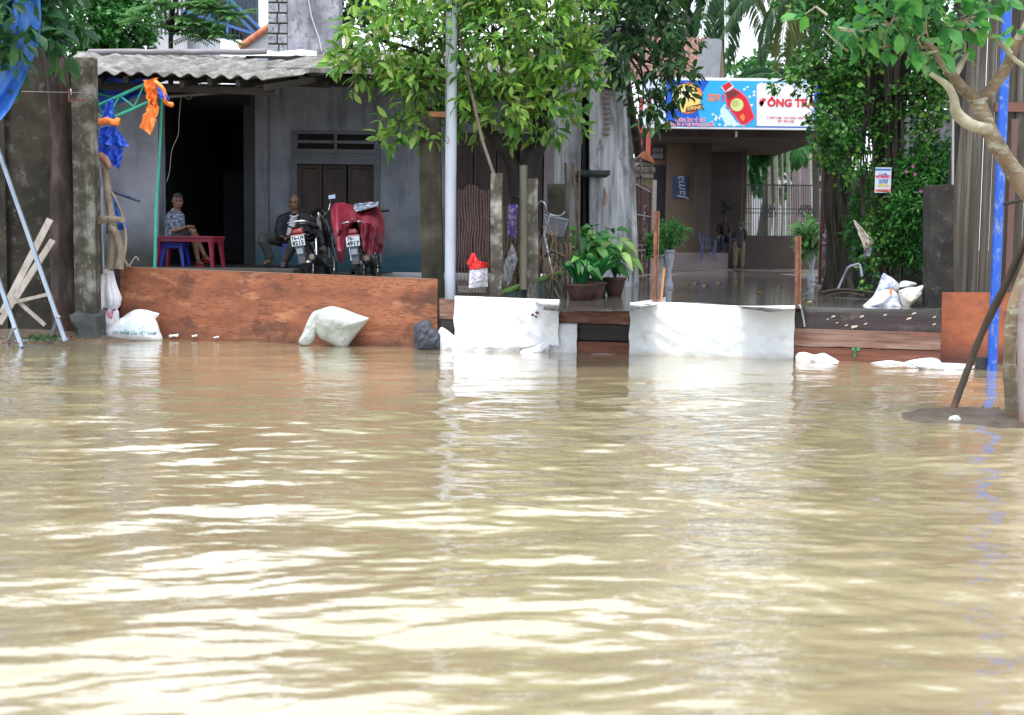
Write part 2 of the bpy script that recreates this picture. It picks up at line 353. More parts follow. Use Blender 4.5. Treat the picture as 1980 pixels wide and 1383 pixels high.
# ================================================================ SETTING
# ---- water: one sheet of real ripples, perspective-friendly spacing, flat skirts round it
def water():
    rng = np.random.RandomState(4)
    ys = 3.0*(20.2/3.0)**(np.linspace(0, 1, 1000)); us = np.linspace(-1, 1, 520)
    Yg, Ug = np.meshgrid(ys, us, indexing='ij'); Xg = Ug*(Yg*.50+1.0); Z = np.zeros_like(Xg)
    warp = .35*np.sin(.9*Xg+.6*Yg+1)+.25*np.sin(-.7*Xg+1.1*Yg)+.3*np.sin(.45*Yg-.5*Xg+2)
    for k in range(80):
        lam = .13*(2.2/.13)**(rng.rand()**1.3); th = PI/2+rng.normal()*.50; kk = 2*PI/lam
        am = lam*.0025*(.5+rng.rand())*(1.25 if lam > .8 else 1.0)
        ph = kk*(Xg*math.cos(th)+Yg*math.sin(th)+.35*warp)+rng.rand()*6.28
        env = .55+.45*np.sin(rng.uniform(.3, .9)*Xg+rng.uniform(.3, .9)*Yg+rng.rand()*6)
        fade = np.clip(lam/(Yg*Yg*.0011+.0001), 0, 1)          # waves too short for the mesh out there are left to the bump
        Z += am*env*fade*(np.sin(ph)+.25*np.sin(2*ph+1))
    Z *= (1-.72*np.clip((Yg-9)/7, 0, 1))*(1-np.clip((np.abs(Ug)-.93)/.07, 0, 1))*np.clip((Yg-3)/.5, 0, 1)*np.clip((20.2-Yg)/.4, 0, 1)
    nr, nc = Xg.shape; v = np.stack([Xg, Yg, Z], -1).reshape(-1, 3)
    i = (np.arange(nr-1)[:, None]*nc+np.arange(nc-1)[None, :]).ravel(); f = np.stack([i, i+1, i+nc+1, i+nc], -1)
    n0 = len(v); a, b = Xg[0, -1], Xg[-1, -1]
    ex = np.array([(-a,3,0),(-b,20.2,0),(a,3,0),(b,20.2,0),(-60,-60,0),(60,-60,0),(-60,3,0),(60,3,0),(-60,20.2,0),(60,20.2,0)])+0.
    v = np.vstack([v, ex]); f = np.vstack([f, [(n0+6, n0, n0+1, n0+8), (n0+2, n0+7, n0+9, n0+3), (n0+4, n0+5, n0+7, n0+6)]])
    me = bpy.data.meshes.new('water'); me.vertices.add(len(v)); me.vertices.foreach_set('co', v.ravel())
    me.loops.add(f.size); me.loops.foreach_set('vertex_index', f.ravel().astype(np.int32)); me.polygons.add(len(f)); me.polygons.foreach_set('loop_start', (np.arange(len(f))*4).astype(np.int32))
    me.update(calc_edges=True); me.polygons.foreach_set('use_smooth', [True]*len(f))
    m = bpy.data.materials.new('muddy flood water'); m.use_nodes = True; t = m.node_tree; pb = t.nodes['Principled BSDF']
    tc = nn(t, 'TexCoord'); L = t.links.new
    def nz(sc, st, det=4):
        mp = nn(t, 'Mapping'); mp.inputs['Scale'].default_value = st; L(tc.outputs['Object'], mp.inputs[0])
        a_ = nn(t, 'TexNoise'); a_.inputs['Scale'].default_value = sc; a_.inputs['Detail'].default_value = det; L(mp.outputs[0], a_.inputs['Vector']); return a_.outputs['Fac']
    cr = nn(t, 'ValToRGB'); cr.color_ramp.elements[0].position = .35; cr.color_ramp.elements[0].color = (.262, .214, .122, 1)
    cr.color_ramp.elements[1].position = .68; cr.color_ramp.elements[1].color = (.315, .268, .160, 1)
    L(nz(.35, (1, 1.4, 1)), cr.inputs[0]); L(cr.outputs[0], pb.inputs['Base Color'])
    pb.inputs['Roughness'].default_value = .035; pb.inputs['IOR'].default_value = 1.66; pb.inputs['Coat Weight'].default_value = .50; pb.inputs['Coat Roughness'].default_value = .03; pb.inputs['Coat IOR'].default_value = 1.6; pb.inputs['Specular IOR Level'].default_value = .6
    b1 = nn(t, 'Bump'); b1.inputs['Distance'].default_value = .0085; L(nz(3.2, (.55, 1.9, 1), 5), b1.inputs['Height'])
    b2 = nn(t, 'Bump'); b2.inputs['Distance'].default_value = .0032; L(nz(11, (.6, 1.5, 1), 3), b2.inputs['Height']); L(b1.outputs[0], b2.inputs['Normal'])
    L(b2.outputs[0], pb.inputs['Normal']); L(b2.outputs[0], pb.inputs['Coat Normal']); me.materials.append(m)
    tag(link(bpy.data.objects.new('water', me)), 'muddy brown flood water rippling over the road', kind='structure')
water()
# ---- terrain under everything, the wet yard, the porch slab
m_earth = mat('wet earth', [(.05, .038, .026), (.10, .075, .05), (.16, .12, .085)], 3, rough=.7, bump=.02, bscale=12)
ZY = .65; ZF = 1.0
m_yard = mat('wet concrete yard', [(.035, .034, .03), (.09, .086, .078), (.15, .145, .135)], .55, stretch=(1, .6, 1), rough=.5, bump=.002, bscale=10, contrast=.14)
def wet_yard_nodes():
    m = m_yard; t = m.node_tree; pb = [n for n in t.nodes if n.type == 'BSDF_PRINCIPLED'][0]; L = t.links.new
    tc = nn(t, 'TexCoord'); n_ = nn(t, 'TexNoise'); n_.inputs['Scale'].default_value = .33; n_.inputs['Detail'].default_value = 5; L(tc.outputs['Object'], n_.inputs[0])
    r = nn(t, 'ValToRGB'); r.color_ramp.elements[0].position = .47; r.color_ramp.elements[0].color = (.03, .03, .03, 1); r.color_ramp.elements[1].position = .57; r.color_ramp.elements[1].color = (.42, .42, .42, 1)
    L(n_.outputs[0], r.inputs[0]); L(r.outputs[0], pb.inputs['Roughness'])
wet_yard_nodes()
def ground_z(x, y):
    return -.7 if y < 16 else ZY-.02
g = MB()
gx = [(-400,19.8),(-7,19.8),(-1.2,18.75),(5.6,17.0),(400,17.0)]
g.add([(x,-100,-.8) for x,_ in gx]+[(x,y,-.8) for x,y in gx]+[(x,y+.35,ZY-.03) for x,y in gx]+[(x,1200,ZY-.03) for x,_ in gx], [(5*r+i,5*r+i+1,5*r+6+i,5*r+5+i) for r in range(3) for i in range(4)])
tag(g.build('ground', m_earth), 'wet dark earth under the houses and trees', kind='structure')
a = G(845, 673, 0); b = G(1990, 711, 0)
y_ = MB().prism([(a.x, a.y+.25, ZY), (b.x+.5, b.y+.25, ZY), (9.0, 48, ZY), (-2.2, 48, ZY), (-1.0, 19, ZY)], (0, 0, -.3))
tag(y_.build('yard', m_yard), 'wet concrete yard behind the barrier running back to the drinks house', kind='structure')
# standing puddle film
m_pud = mat('puddle film', [(.11, .108, .10), (.045, .042, .035)], 1.5, rough=.08, spec=.6, bump=.004, bscale=2.2)
def pud():
    c = [(1010, 560), (1060, 545), (1110, 560), (1165, 540), (1230, 545), (1300, 533), (1370, 523), (1450, 525), (1530, 533), (1572, 548), (1550, 570), (1560, 592), (1480, 602), (1400, 588), (1300, 584), (1220, 600), (1160, 600), (1060, 598)]
    pts = smoothline([G(x, y, ZY+.005) for x, y in c]+[G(c[0][0], c[0][1], ZY+.005)], 5)[:-1]
    return MB().prism([(p.x+.06*math.sin(9*i), p.y+.15*math.sin(5*i), ZY+.006) for i, p in enumerate(pts)], (0, 0, -.004))
tag(pud().build('puddle', m_pud), 'thin brown puddle lying on the yard', kind='structure')
xa = P(100, 560, 19.6).x; xb = P(862, 560, 18.6).x
m_floor = mat('old cement floor', [(.03, .028, .026), (.07, .065, .06)], 1.5, rough=.6, bump=.004)
xs_ = P(588, 520, 20).x; ft = lambda x: 19.30+(x-xa)*(18.72-19.30)/(xb-xa)
pf = MB().prism([(xa, ft(xa), ZF), (xs_, ft(xs_), ZF), (xs_, 29, ZF), (-10, 29, ZF)], (0, 0, -1.7))
pf.prism([(xs_, ft(xs_), .78), (xb, ft(xb), .78), (P(1058, 500, 19.6).x, 22.0, .78), (P(1058, 500, 22.8).x, 29, .78), (xs_, 29, .78)], (0, 0, -1.4))
tag(pf.build('porch_floor', m_floor), 'grey cement floor of the open porch', kind='structure')
# mud bank at the left water edge and the mound round the right tree
def bank(fn_c, rx, ry, top, name, m, label, seed, sq=2.2):
    def fn(u, v):
        t = 2*PI*u; r = v; n_ = mnoise.noise(Vector((math.cos(t)*2+seed, math.sin(t)*2, 0)))
        k = 1+.22*n_; x = fn_c[0]+rx*k*r*math.cos(t); y = fn_c[1]+ry*k*r*math.sin(t)
        z = top*(1-r**sq)-.06*r**3+.012*mnoise.noise(Vector((x*7, y*7, seed)))
        return Vector((x, y, z))
    o = MB().grid(fn, 60, 14).build(name, m, smooth=80); return tag(o, label, kind='structure')
m_mud = mat('brown mud', [(.03, .032, .028), (.08, .06, .045), (.13, .09, .065)], 5, rough=.35, bump=.012, bscale=14)
c = P(1895, 812, 11.05); bank((c.x, 11.15), .80, .85, .065, 'mud_mound', m_mud, 'low reddish mud mound barely above the water round the right tree', 3)
m_bank = mat('littered bank', [(.06, .045, .03), (.14, .10, .07), (.22, .16, .12)], 6, rough=.7, bump=.02, bscale=16, fine=((.05, .07, .02), .6, 8, (1, 1, 1)))
c = P(40, 650, 18.3); bank((c.x-.1, 18.55), 1.75, .75, .14, 'mud_bank', m_bank, 'narrow littered mud bank at the foot of the left concrete wall', 8)

# ================================================================ BARRIER
def wy(px): return 652+(px-200)*53/1620      # photo row where the barrier meets the water
def bar(px, off=0, z=0):
    p = G(px, wy(px), 0); return Vector((p.x, p.y+off, z))
BD = (bar(1820)-bar(200)).normalized(); BN = Vector((BD.y, -BD.x, 0))      # along / towards camera
def slab(px0, px1, z0l, z0r, z1l, z1r, th, off=0, bev=0, n=1):
    a = bar(px0)+BN*off; b = bar(px1)+BN*off
    return MB().prism([(a.x, a.y, z0l), (b.x, b.y, z0r), (b.x, b.y, z1r), (a.x, a.y, z1l)], -BN*th)
m_ply = mat('orange formwork plywood', [(.15, .046, .022), (.27, .090, .041), (.38, .145, .070)], 2.4, stretch=(.5, .5, 1.6), rough=.62, bump=.003, bscale=30, contrast=.2,
    fine=[((.075, .022, .012), .55, 24, (.35, .35, 2.2)), ((.055, .02, .012), .5, 1.5, (1, 1, 1.4)), ((.62, .30, .15), .3, 3, (.5, 1, 2))],
    streak=((.10, .03, .015), .12, (1.2, 1.2, .5)), band=[(-.05, .28, (.035, .014, .009), .35, .55)])
bp = slab(233, 845, -.5, -.5, 1.005, .915, .022)
B1 = empty('barrier_board', bar(540, z=0), 'long orange-brown plywood board standing in the water before the porch', 'board')
bp.build('panel', m_ply, B1, bevel=.003)
q = MB(); a = bar(233, z=1.006)-BN*.001; b = bar(843, z=.917)-BN*.001
q.beam(a-BN*.01+Vector((0, 0, .004)), b-BN*.01+Vector((0, 0, .004)), .026, .007); q.build('top_edge', mat('pale ply edge', [(.20, .11, .06), (.42, .27, .17)], 6, rough=.7), B1)
for px in (300, 560, 800):
    p = bar(px)-BN*.05; MB().beam((p.x, p.y, -.6), (p.x, p.y, .86), .05, .05).build('batten', mat('batten wood', [(.22, .13, .07), (.34, .2, .11)], 5), B1)
# right board
B2 = empty('barrier_board', bar(1900, z=0), 'short orange plywood board at the right end behind the blue pole', 'board')
def slab2(): 
    a = G(1817, 702, 0); b = G(1998, 706, 0)
    return MB().prism([(a.x, a.y, -.45), (b.x, b.y, -.45), (b.x, b.y, .885), (a.x, a.y, .872)], (0, .022, 0))
m_ply2 = mat('red-orange plywood', [(.19, .05, .022), (.32, .09, .035), (.40, .13, .055)], 2, stretch=(1, 1, 1.3), rough=.6, bump=.003, bscale=26,
    fine=[((.2, .06, .03), .45, 24, (.5, .5, 1.4)), ((.07, .02, .02), .3, 1.6, (1, 1, 1.4))], band=[(.05, .32, (.055, .015, .016), .10, .85)])
slab2().build('panel', m_ply2, B2, bevel=.003)
p = G(1817, 702, 0); MB().beam((p.x+.12, p.y+.05, -.6), (p.x+.12, p.y+.05, .82), .05).build('batten', mat('batten wood', [(.2, .1, .05)]), B2)
# planks
def plankmat(nm, cols, dark, **k):
    return mat(nm, cols, 3, stretch=(.35, .35, 3.2), rough=.65, bump=.005, bscale=14, streak=(dark, .35, (1.2, 1.2, 22)), **k)
mp1 = plankmat('red brown plank', [(.10, .038, .022), (.21, .095, .062), (.32, .20, .15)], (.05, .022, .015), fine=((.42, .33, .27), .4, 5, (.5, .5, 3)))
mp2 = plankmat('black wet plank', [(.016, .011, .012), (.032, .022, .024), (.045, .032, .034)], (.01, .008, .008))
mp2b = plankmat('dark plank with flaked paint', [(.022, .014, .016), (.04, .027, .03), (.06, .04, .042)], (.015, .01, .01), fine=((.5, .42, .34), .1, 7, (.6, .6, 1.2)))
mp3 = plankmat('red wet plank', [(.09, .026, .014), (.17, .055, .03), (.24, .09, .05)], (.05, .018, .012))
mp4 = plankmat('greyed plank', [(.10, .05, .035), (.21, .12, .085), (.30, .22, .17)], (.07, .028, .02), fine=((.20, .07, .045), .7, 3, (.5, .5, 3)))
def plank(px0, px1, z0, z1, m, label, off=0, th=.045):
    mb = subdivided(slab(px0, px1, z0, z0-.008, z1, z1-.008, th, off), 9); wobble(mb, .007, 3.1, px0*.01+z0)
    tag(mb.build('barrier_plank', m, bevel=.004), label, 'plank', 'planks stacked as a flood barrier')
plank(849, 1222, .392, .655, mp1, 'reddish brown plank on top of the middle stack, left of the large white sheet')
plank(850, 1222, .172, .378, mp2, 'black plank in the middle of the stack between the two white sheets', -.012)
plank(850, 1222, -.2, .158, mp3, 'brown plank at the waterline between the two white sheets', .004)
plank(1222, 1818, .405, .612, mp2b, 'blackish top plank with flaked paint spots below the dumped sacks', .004)
plank(1222, 1818, .178, .396, mp4, 'greyish brown middle plank right of the large white sheet', .012)
plank(1222, 1818, -.2, .168, mp3, 'red-brown bottom plank right of the large white sheet, touching the water')
# flaked paint chips on the dark top plank
ch = MB()
for cx, cy, w_ in ((1608, 612, 5), (1634, 629, 4), (1650, 632, 7), (1663, 612, 5), (1671, 626, 4), (1708, 609, 4), (1754, 616, 6), (1763, 606, 5), (1803, 613, 4), (1803, 627, 4), (1598, 617, 3), (1646, 631, 4), (1616, 624, 3)):
    base = bar(cx)+BN*.0045; s_ = S(base.y); z = H-(cy-(472+(cx-990)*.0122))/s_; L_ = w_/s_
    ch.prism([base+Vector((0, 0, z))+BD*L_*a_+Vector((0, 0, L_*b_))+BN*.004 for a_, b_ in ((-.8, -.5), (-.1, -.2), (.7, .0), (.9, .5), (.1, .35), (-.5, .1))], -BN*.003)
tag(ch.build('paint_flake', mat('cream paint', [(.62, .52, .40)])), 'scattered cream paint flakes on the blackish plank', 'flake', kind='stuff')
# rusty stakes
m_rust = mat('rusty angle iron', [(.09, .03, .02), (.22, .085, .05), (.36, .17, .12)], 14, stretch=(1, 1, .7), rough=.85, bump=.004, bscale=40, fine=((.45, .30, .26), .3, 20, (1, 1, 1)))
def stake(pxb, pyt, pxt, w_, label):
    b = bar(pxb)-BN*.06; s_ = S(b.y); top = P(pxt, pyt, b.y)
    mb = MB().beam((b.x, b.y, -.5), top, w_/s_, .012, n=6, jit=.03).beam((b.x-w_/s_/2, b.y+.02, -.5), top+Vector((-w_/s_/2, .02, 0)), .008, .045)
    tag(mb.build('rusty_stake', m_rust), label, 'stake', 'iron stakes behind the barrier')
stake(1268, 408, 1274, 11, 'tall rusty iron stake at the left end of the large white sheet')
stake(1548, 457, 1547, 11, 'shorter rusty iron stake at the right end of the large white sheet')
a = bar(1272, z=.5)-BN*.04; tb = P(1284, 518, a.y)
tag(MB().beam((a.x, a.y, .45), tb, .062, .03, n=5, jit=.06).build('wood_offcut', mat('fresh split wood', [(.36, .15, .06), (.52, .27, .13)], 9, stretch=(1, 1, .3), bump=.003)), 'short fresh orange wood offcut beside the tall rusty stake', 'wood')
a = bar(1549)+BN*.012; p0 = P(1546, 592, a.y-.01); p1 = P(1556, 632, a.y-.01)
tag(MB().tube([p0+Vector((0, .06, .0)), p0+Vector((0, 0, .012)), P(1550, 598, a.y-.012), p1], [.012, .012, .014, .012], 6).build('tie_strip', mat('grey strip', [(.42, .44, .5)])), 'grey tie strip hanging over the blackish plank', 'strip')

# ---- white sheets and sacks on the barrier
def drape(px0, px1, z1, z0fn, off, seed, name='sheet', amp=.012, back=.18, nu=50, nv=34, bulge=0, ztop=None):
    A = bar(px0); B = bar(px1)
    def fn(u, v):
        base = A.lerp(B, u); zb = z0fn(u); zt = z1+(ztop(u) if ztop else 0)
        if v < .12: t = v/.12; z = zt-back*(1-t); o = off-.075
        elif v < .16: t = (v-.12)/.04; z = zt+.008*math.sin(PI*t); o = off-.075+.075*t
        else: t = (v-.16)/.84; z = zt+(zb-zt)*t; o = off+bulge*math.sin(PI*min(1, t))
        n1 = mnoise.noise(Vector((u*3+seed, z*1.5, 0))); n2 = mnoise.noise(Vector((u*11, z*7, seed)))
        k = min(1, max(0, (v-.15)*5)); edge = .006*mnoise.noise(Vector((z*6, u*3, seed+4)))*(1 if u in (0., 1.) else 0)
        ru = mnoise.noise(Vector(((u+z*.8)*7+seed, (z-u)*2.2, 3)))
        return Vector((base.x, base.y, z))+BN*(o+k*amp*(n1*1.2+n2*.6-abs(ru)*1.3))+BD*edge*3
    return MB().grid(fn, nu, nv, th=.006, off=-BN)
def jag(f, s_, a_): return lambda u: f+a_*mnoise.noise(Vector((u*5+s_, s_, 0)))+a_*.5*mnoise.noise(Vector((u*16, s_, 1)))
sheetm = mat('white wet sheet', [(.60, .65, .70), (.74, .77, .79), (.82, .83, .84)], 2.2, rough=.5, bump=.012, bscale=7, contrast=.2, band=[(.0, .09, (.42, .36, .27), .08, .5)], fine=[((.50, .53, .58), .35, 3.5, (1, 1, 1.6))])
tag(drape(1217, 1534, .665, lambda u: -.06, .022, 2, amp=.016, nu=70, nv=40, bulge=.012, ztop=lambda u: .012*math.sin(u*7)+(-.0*u)).build('white_sheet', sheetm, smooth=70),
    'large clean white sheet hung over the barrier right of centre', 'sheet', 'white sheets hung over the barrier')
a = bar(1218, z=.67)
def flap(u, v): return bar(1218+64*u, z=.665+.075*u-.09*v*(.3+.7*u))-BN*(.01+.10*u+.02*v)+BN*.02*mnoise.noise(Vector((u*6, v*6, 0)))
tag(MB().grid(flap, 14, 8, .006, off=-BN).build('sheet_corner', sheetm, smooth=70), 'folded white sheet corner tied to the tall rusty stake', 'sheet')
tag(drape(882, 1082, .70, lambda u: .10+.03*math.sin(u*5.5+1)+.02*math.sin(u*17)-.25*max(0, .45-u), .085, 5, amp=.02, nu=60, bulge=.02, ztop=lambda u: -.02*u).build('white_sheet', white, smooth=70),
    'crumpled white sheet with small dark stain hung over the barrier left of centre', 'sheet', 'white sheets hung over the barrier')
tag(drape(1000, 1116, .375, lambda u: -.05, .03, 11, amp=.02, nu=40, back=.0, bulge=.01).build('white_sheet', white, smooth=70),
    'small white sheet drooping to the water below the stained one', 'sheet', 'white sheets hung over the barrier')
st = MB(); a = bar(1035)+BN*.10
for cx, cy, w_ in ((1030, 609, 4), (1038, 605, 4), (1036, 612, 3)):
    p = P(cx, cy, a.y-.035); s_ = S(p.y); st.prism([p+Vector((w_/s_*math.cos(t)*.9, 0, w_/s_*math.sin(t)*.7)) for t in np.linspace(0, 2*PI, 8)[:-1]], (0, .02, 0))
st.build('stain', mat('dark stain', [(.10, .05, .06)]), [o for o in bpy.data.objects if o.name.startswith('white_sheet') and 'stain' in o['label']][0])
def sack(cx, cy, Y, w_, h_, d_, rot=0, seed=0, sq=.62, wr=.03, tail=None, flat=0, nu=44, nv=26):
    """stuffed woven sack: squared cushion with pinched corners and wrinkles. rot about view axis"""
    c = P(cx, cy, Y); M = Matrix.Rotation(math.radians(rot), 3, 'Y')
    def fn(p):
        x, y, z = p
        r = math.sqrt(x*x+z*z)+1e-6
        def pw(a): return math.copysign(abs(a)**sq, a)
        X = pw(x); Zz = pw(z); corner = (abs(X)*abs(Zz))**1.5
        yy = y*(1-.65*max(abs(X), abs(Zz))**4)
        q = Vector((X*w_/2*(1+.07*corner), yy*d_/2, Zz*h_/2*(1+.07*corner)))
        nq = Vector((q.x*3.2+seed, q.y*3, q.z*3.2)); wv = mnoise.noise(nq)*1.0-abs(mnoise.noise(nq*2.7))*.8
        edge = max(abs(X), abs(Zz))**3
        wrk = abs(mnoise.noise(Vector((q.x*9+seed, q.z*9, 5))))*edge
        q *= 1+wr*2*wv/max(.25, q.length*4)*.5
        q.y += (wrk-.2)*wr*2*(1 if y > 0 else -1)*.6
        return c+M @ q
    return MB().ball((0, 0, 0), 1, nu, nv, f=fn)
m_sack = mat('off-white sack', [(.26, .29, .27), (.39, .42, .39), (.50, .52, .50)], 3, rough=.6, bump=.012, bscale=11, fine=[((.22, .23, .19), .5, 5, (1, 1, 1)), ((.56, .58, .56), .5, 50, (1, 1, 1))])

def puff(outl, Y, d_, name, m, parent=None, seed=0, wr=.02, edge=2.4, nu=56, nv=20, lean=0, smooth=75, flat=1.0, local_w=1.0):
    """stuffed or crumpled bag grown from its silhouette, bulging d_ towards and away from the viewer"""
    o_ = smoothline([(a_, b_, 0) for a_, b_ in outl]+[(outl[0][0], outl[0][1], 0)], 8)[:-1]; n = len(o_)
    cx = sum(p.x for p in o_)/n; cy = sum(p.y for p in o_)/n; s_ = S(Y); vs = []; fs = []; rings = []
    for side in (-1, 1):
        for j in range(nv if side < 0 else nv-1):
            r = 1-j/nv if side < 0 else (j+1)/nv
            r = 1-j/(nv) if side < 0 else 1-(j+1)/nv
            ring = []
            for k in range(n):
                x = cx+(o_[k].x-cx)*r; y = cy+(o_[k].y-cy)*r
                q = Vector((x/s_, 0, y/s_)); n1 = mnoise.noise(Vector((q.x*3+seed, q.z*3, side))); n2 = abs(mnoise.noise(Vector((q.x*7+seed, q.z*7+q.x*3, side*2)))); n3 = abs(mnoise.noise(Vector((q.x*15, q.z*11+seed, side))))
                dep = d_*(max(0, 1-r**edge))**.62*(1+.35*n1)-wr*(n2*1.6+n3*.8)*min(1, (1-r)*6+.15)*local_w
                ring.append(len(vs)); vs.append(P(x, y, Y)+Vector((0, side*dep+lean*(cy-y)/s_, 0)))
            rings.append((side, ring))
        cidx = len(vs); vs.append(P(cx, cy, Y)+Vector((0, side*d_*.95, 0))); rings.append((side, cidx))
    fr = [r for sd_, r in rings if sd_ < 0]; bk = [r for sd_, r in rings if sd_ > 0]
    def join(seq):
        for a_, b_ in zip(seq[:-1], seq[1:]):
            if isinstance(b_, int):
                for k in range(n): fs.append((a_[k], a_[(k+1) % n], b_))
            else:
                for k in range(n): fs.append((a_[k], a_[(k+1) % n], b_[(k+1) % n], b_[k]))
    join(fr); join([fr[0]]+bk)
    return MB().add(vs, fs).build(name, m, parent, smooth=smooth)
# sandbag with print
Y = bar(262).y-.30
SB = empty('sandbag', P(258, 655, Y), 'full white sandbag printed with blue-green lines, leaning on the left end of the board', 'sandbag', 'sandbags at the flood barrier')
bo = puff([(196, 656), (203, 642), (218, 627), (236, 614), (262, 607), (290, 608), (303, 622), (309, 640), (313, 660), (280, 664), (230, 662)], Y, .20, 'bag', white, SB, 1, .012)
fl = MB().grid(lambda u, v: P(240+66*u, 612-13*math.sin(PI*min(1, u*1.15))*v+5*u-6*v*(1-u), Y+.02-.05*math.sin(u*3)*(1-v))+Vector((0, .05*mnoise.noise(Vector((u*4, v*4, 2))), .015*mnoise.noise(Vector((u*6, v*6, 0))))), 18, 8, .012)
puff([(232, 618), (246, 607), (262, 599), (280, 599), (296, 603), (308, 607), (302, 616), (290, 620), (262, 616)], Y+.05, .07, 'open_mouth', white, SB, 4, .02)
bv = bvh_of(bo); m_ink = mat('blue-green ink', [(.02, .17, .22)]); m_ink2 = mat('faded ink', [(.42, .62, .68)])
for txt, cx, cy, sz, mm in (('SẢN PHẨM CỦA VIỆT NAM', 250, 646, .062, m_ink), ('công ty thức ăn chăn nuôi', 250, 640.5, .05, m_ink2), ('khối lượng tịnh - bảo quản', 248, 636, .05, m_ink2), ('hướng dẫn sử dụng', 246, 631, .05, m_ink2), ('chất lượng cao', 250, 626, .05, m_ink2)):
    lettering(txt, P(cx+3, cy, Y-.3), (1, 0, -.02), (0, 0, 1), sz, mm, bo, sx=.78 if mm is m_ink else .85, bvh=bv, bold=.0012 if mm is m_ink else 0)
# middle sandbag, lying tilted against the board
Y = bar(650).y-.28
SB2 = empty('sandbag', P(650, 671, Y), 'plump greenish-white sandbag slumped against the middle of the board', 'sandbag', 'sandbags at the flood barrier')
puff([(605, 622), (609, 608), (618, 599), (640, 592), (664, 597), (688, 606), (708, 613), (714, 616), (711, 622), (698, 637), (684, 654), (672, 671), (664, 676), (655, 674), (636, 664), (619, 654), (609, 640)], Y, .22, 'bag', m_sack, SB2, 9, .010)
MB().tube(smoothline([P(711, 617, Y-.01), P(700, 629, Y-.07), P(684, 645, Y-.08), P(670, 660, Y-.06), P(659, 673, Y-.02)], 5), .007, 6, rough=.2).build('seam', m_sack, SB2, smooth=True)
puff([(624, 597), (606, 603), (595, 620), (586, 643), (577, 662), (588, 669), (600, 666), (608, 656), (613, 640), (622, 618)], Y-.02, .09, 'loose_mouth', m_sack, SB2, 14, .02)
# tied bag on the short stake, small bag in water
Y = bar(212).y-.16
TB = empty('tied_bag', P(208, 650, Y), 'white plastic sack tied upright round a stake left of the board', 'sack')
m_bagc = mat('white sack with lilac shade', [(.66, .66, .72), (.78, .78, .83), (.85, .84, .88)], 5, rough=.5, bump=.008, bscale=14)
prof = [(0, 640, 8), (.02, 640, 20), (.15, 622, 22), (.3, 605, 17), (.42, 598, 13), (.5, 590, 19), (.65, 578, 22), (.8, 560, 17), (.92, 540, 12), (1, 524, 10), (1, 520, 2)]
def tie(u, v):
    k = v*(len(prof)-1); i = min(int(k), len(prof)-2); t = k-i; py = prof[i][1]*(1-t)+prof[i+1][1]*t; r = (prof[i][2]*(1-t)+prof[i+1][2]*t)/S(Y)
    a_ = 2*PI*u; fo = 1+.22*math.sin(a_*5+2*v)*min(1, 3*v)+.18*mnoise.noise(Vector((math.cos(a_)*2, math.sin(a_)*2, v*6)))
    return P(209-4*(v > .8)*(v-.8)*5, py, Y)+Vector((math.cos(a_)*r*fo, math.sin(a_)*r*fo*.8, 0))
MB().grid(tie, 48, 40).build('bag', m_bagc, TB, smooth=80)
MB().tube([P(209, 598, Y)+Vector((math.cos(t)*.105, math.sin(t)*.085, .012*math.sin(2*t))) for t in np.linspace(0, 2*PI, 20)], .011, 5).build('cord', mat('dark cord', [(.05, .04, .06)]), TB)
pm = mat('faded red print', [(.62, .12, .22), (.74, .5, .6)], 30, contrast=.1)
MB().prism([P(x, y, Y-.115) for x, y in ((207, 600), (219, 601), (216, 622), (213, 634), (209, 618))], (0, .01, 0)).build('print', pm, TB)
MB().beam(P(196, 650, Y+.14), P(197, 520, Y+.14), .05).build('stake', mat('grey wood', [(.25, .23, .2), (.4, .38, .34)], 8, stretch=(1, 1, .2)), TB)
q = MB(); q.grid(lambda u, v: P(196+14*u, 519+8*v+3*math.sin(u*5), Y-.06-.04*math.sin(PI*u)), 8, 4, .02); q.build('knot_end', m_bagc, TB, smooth=80)
Y = bar(180).y-.34
tag(puff([(157, 655), (162, 645), (175, 638), (192, 636), (204, 645), (203, 658), (185, 664), (165, 663)], Y, .11, 'small_sack', white, None, 21, .015), 'small flat white sack half sunk at the far left of the board', 'sack')
# crumpled sacks bottom of the middle barrier and right
def crumple(outl, Y, label, seed, mt=white, d_=.11, name='crumpled_sack', wr=.03):
    return tag(puff(outl, Y, d_, name, mt, None, seed, wr, smooth=60), label, 'sack', 'crumpled white sacks at the waterline')
crumple([(1538, 690), (1543, 683), (1556, 681), (1575, 686), (1592, 683), (1606, 689), (1624, 702), (1600, 712), (1545, 711)], bar(1580).y-.18, 'small crumpled white sack floating against the red-brown bottom plank', 31)
crumple([(1682, 702), (1720, 697), (1742, 702), (1765, 696), (1800, 692), (1818, 698), (1820, 716), (1760, 715), (1715, 711)], bar(1740).y-.16, 'long flat white sack at the waterline left of the short orange board', 37)
crumple([(1765, 707), (1800, 703), (1830, 702), (1876, 705), (1884, 712), (1862, 720), (1826, 724), (1788, 717)], G(1830, 712, 0).y-.06, 'flat white sack in the water below the short orange board', 41, d_=.16)
crumple([(847, 642), (853, 633), (864, 638), (878, 650), (890, 668), (888, 688), (870, 702), (852, 696)], bar(876).y-.16, 'crumpled white sack with pink marks beside the dark rock', 43, d_=.11)
crumple([(872, 660), (890, 646), (925, 654), (958, 662), (985, 655), (1010, 666), (1004, 688), (960, 698), (890, 701), (874, 690)], bar(940).y-.14, 'wide crumpled white sack in the water below the stained sheet', 47, d_=.11)
crumple([(996, 690), (1008, 678), (1028, 672), (1050, 664), (1064, 668), (1058, 684), (1040, 694), (1005, 698)], bar(1030).y-.12, 'little crumpled white sack between the dark gap and the small sheet', 49, d_=.08)
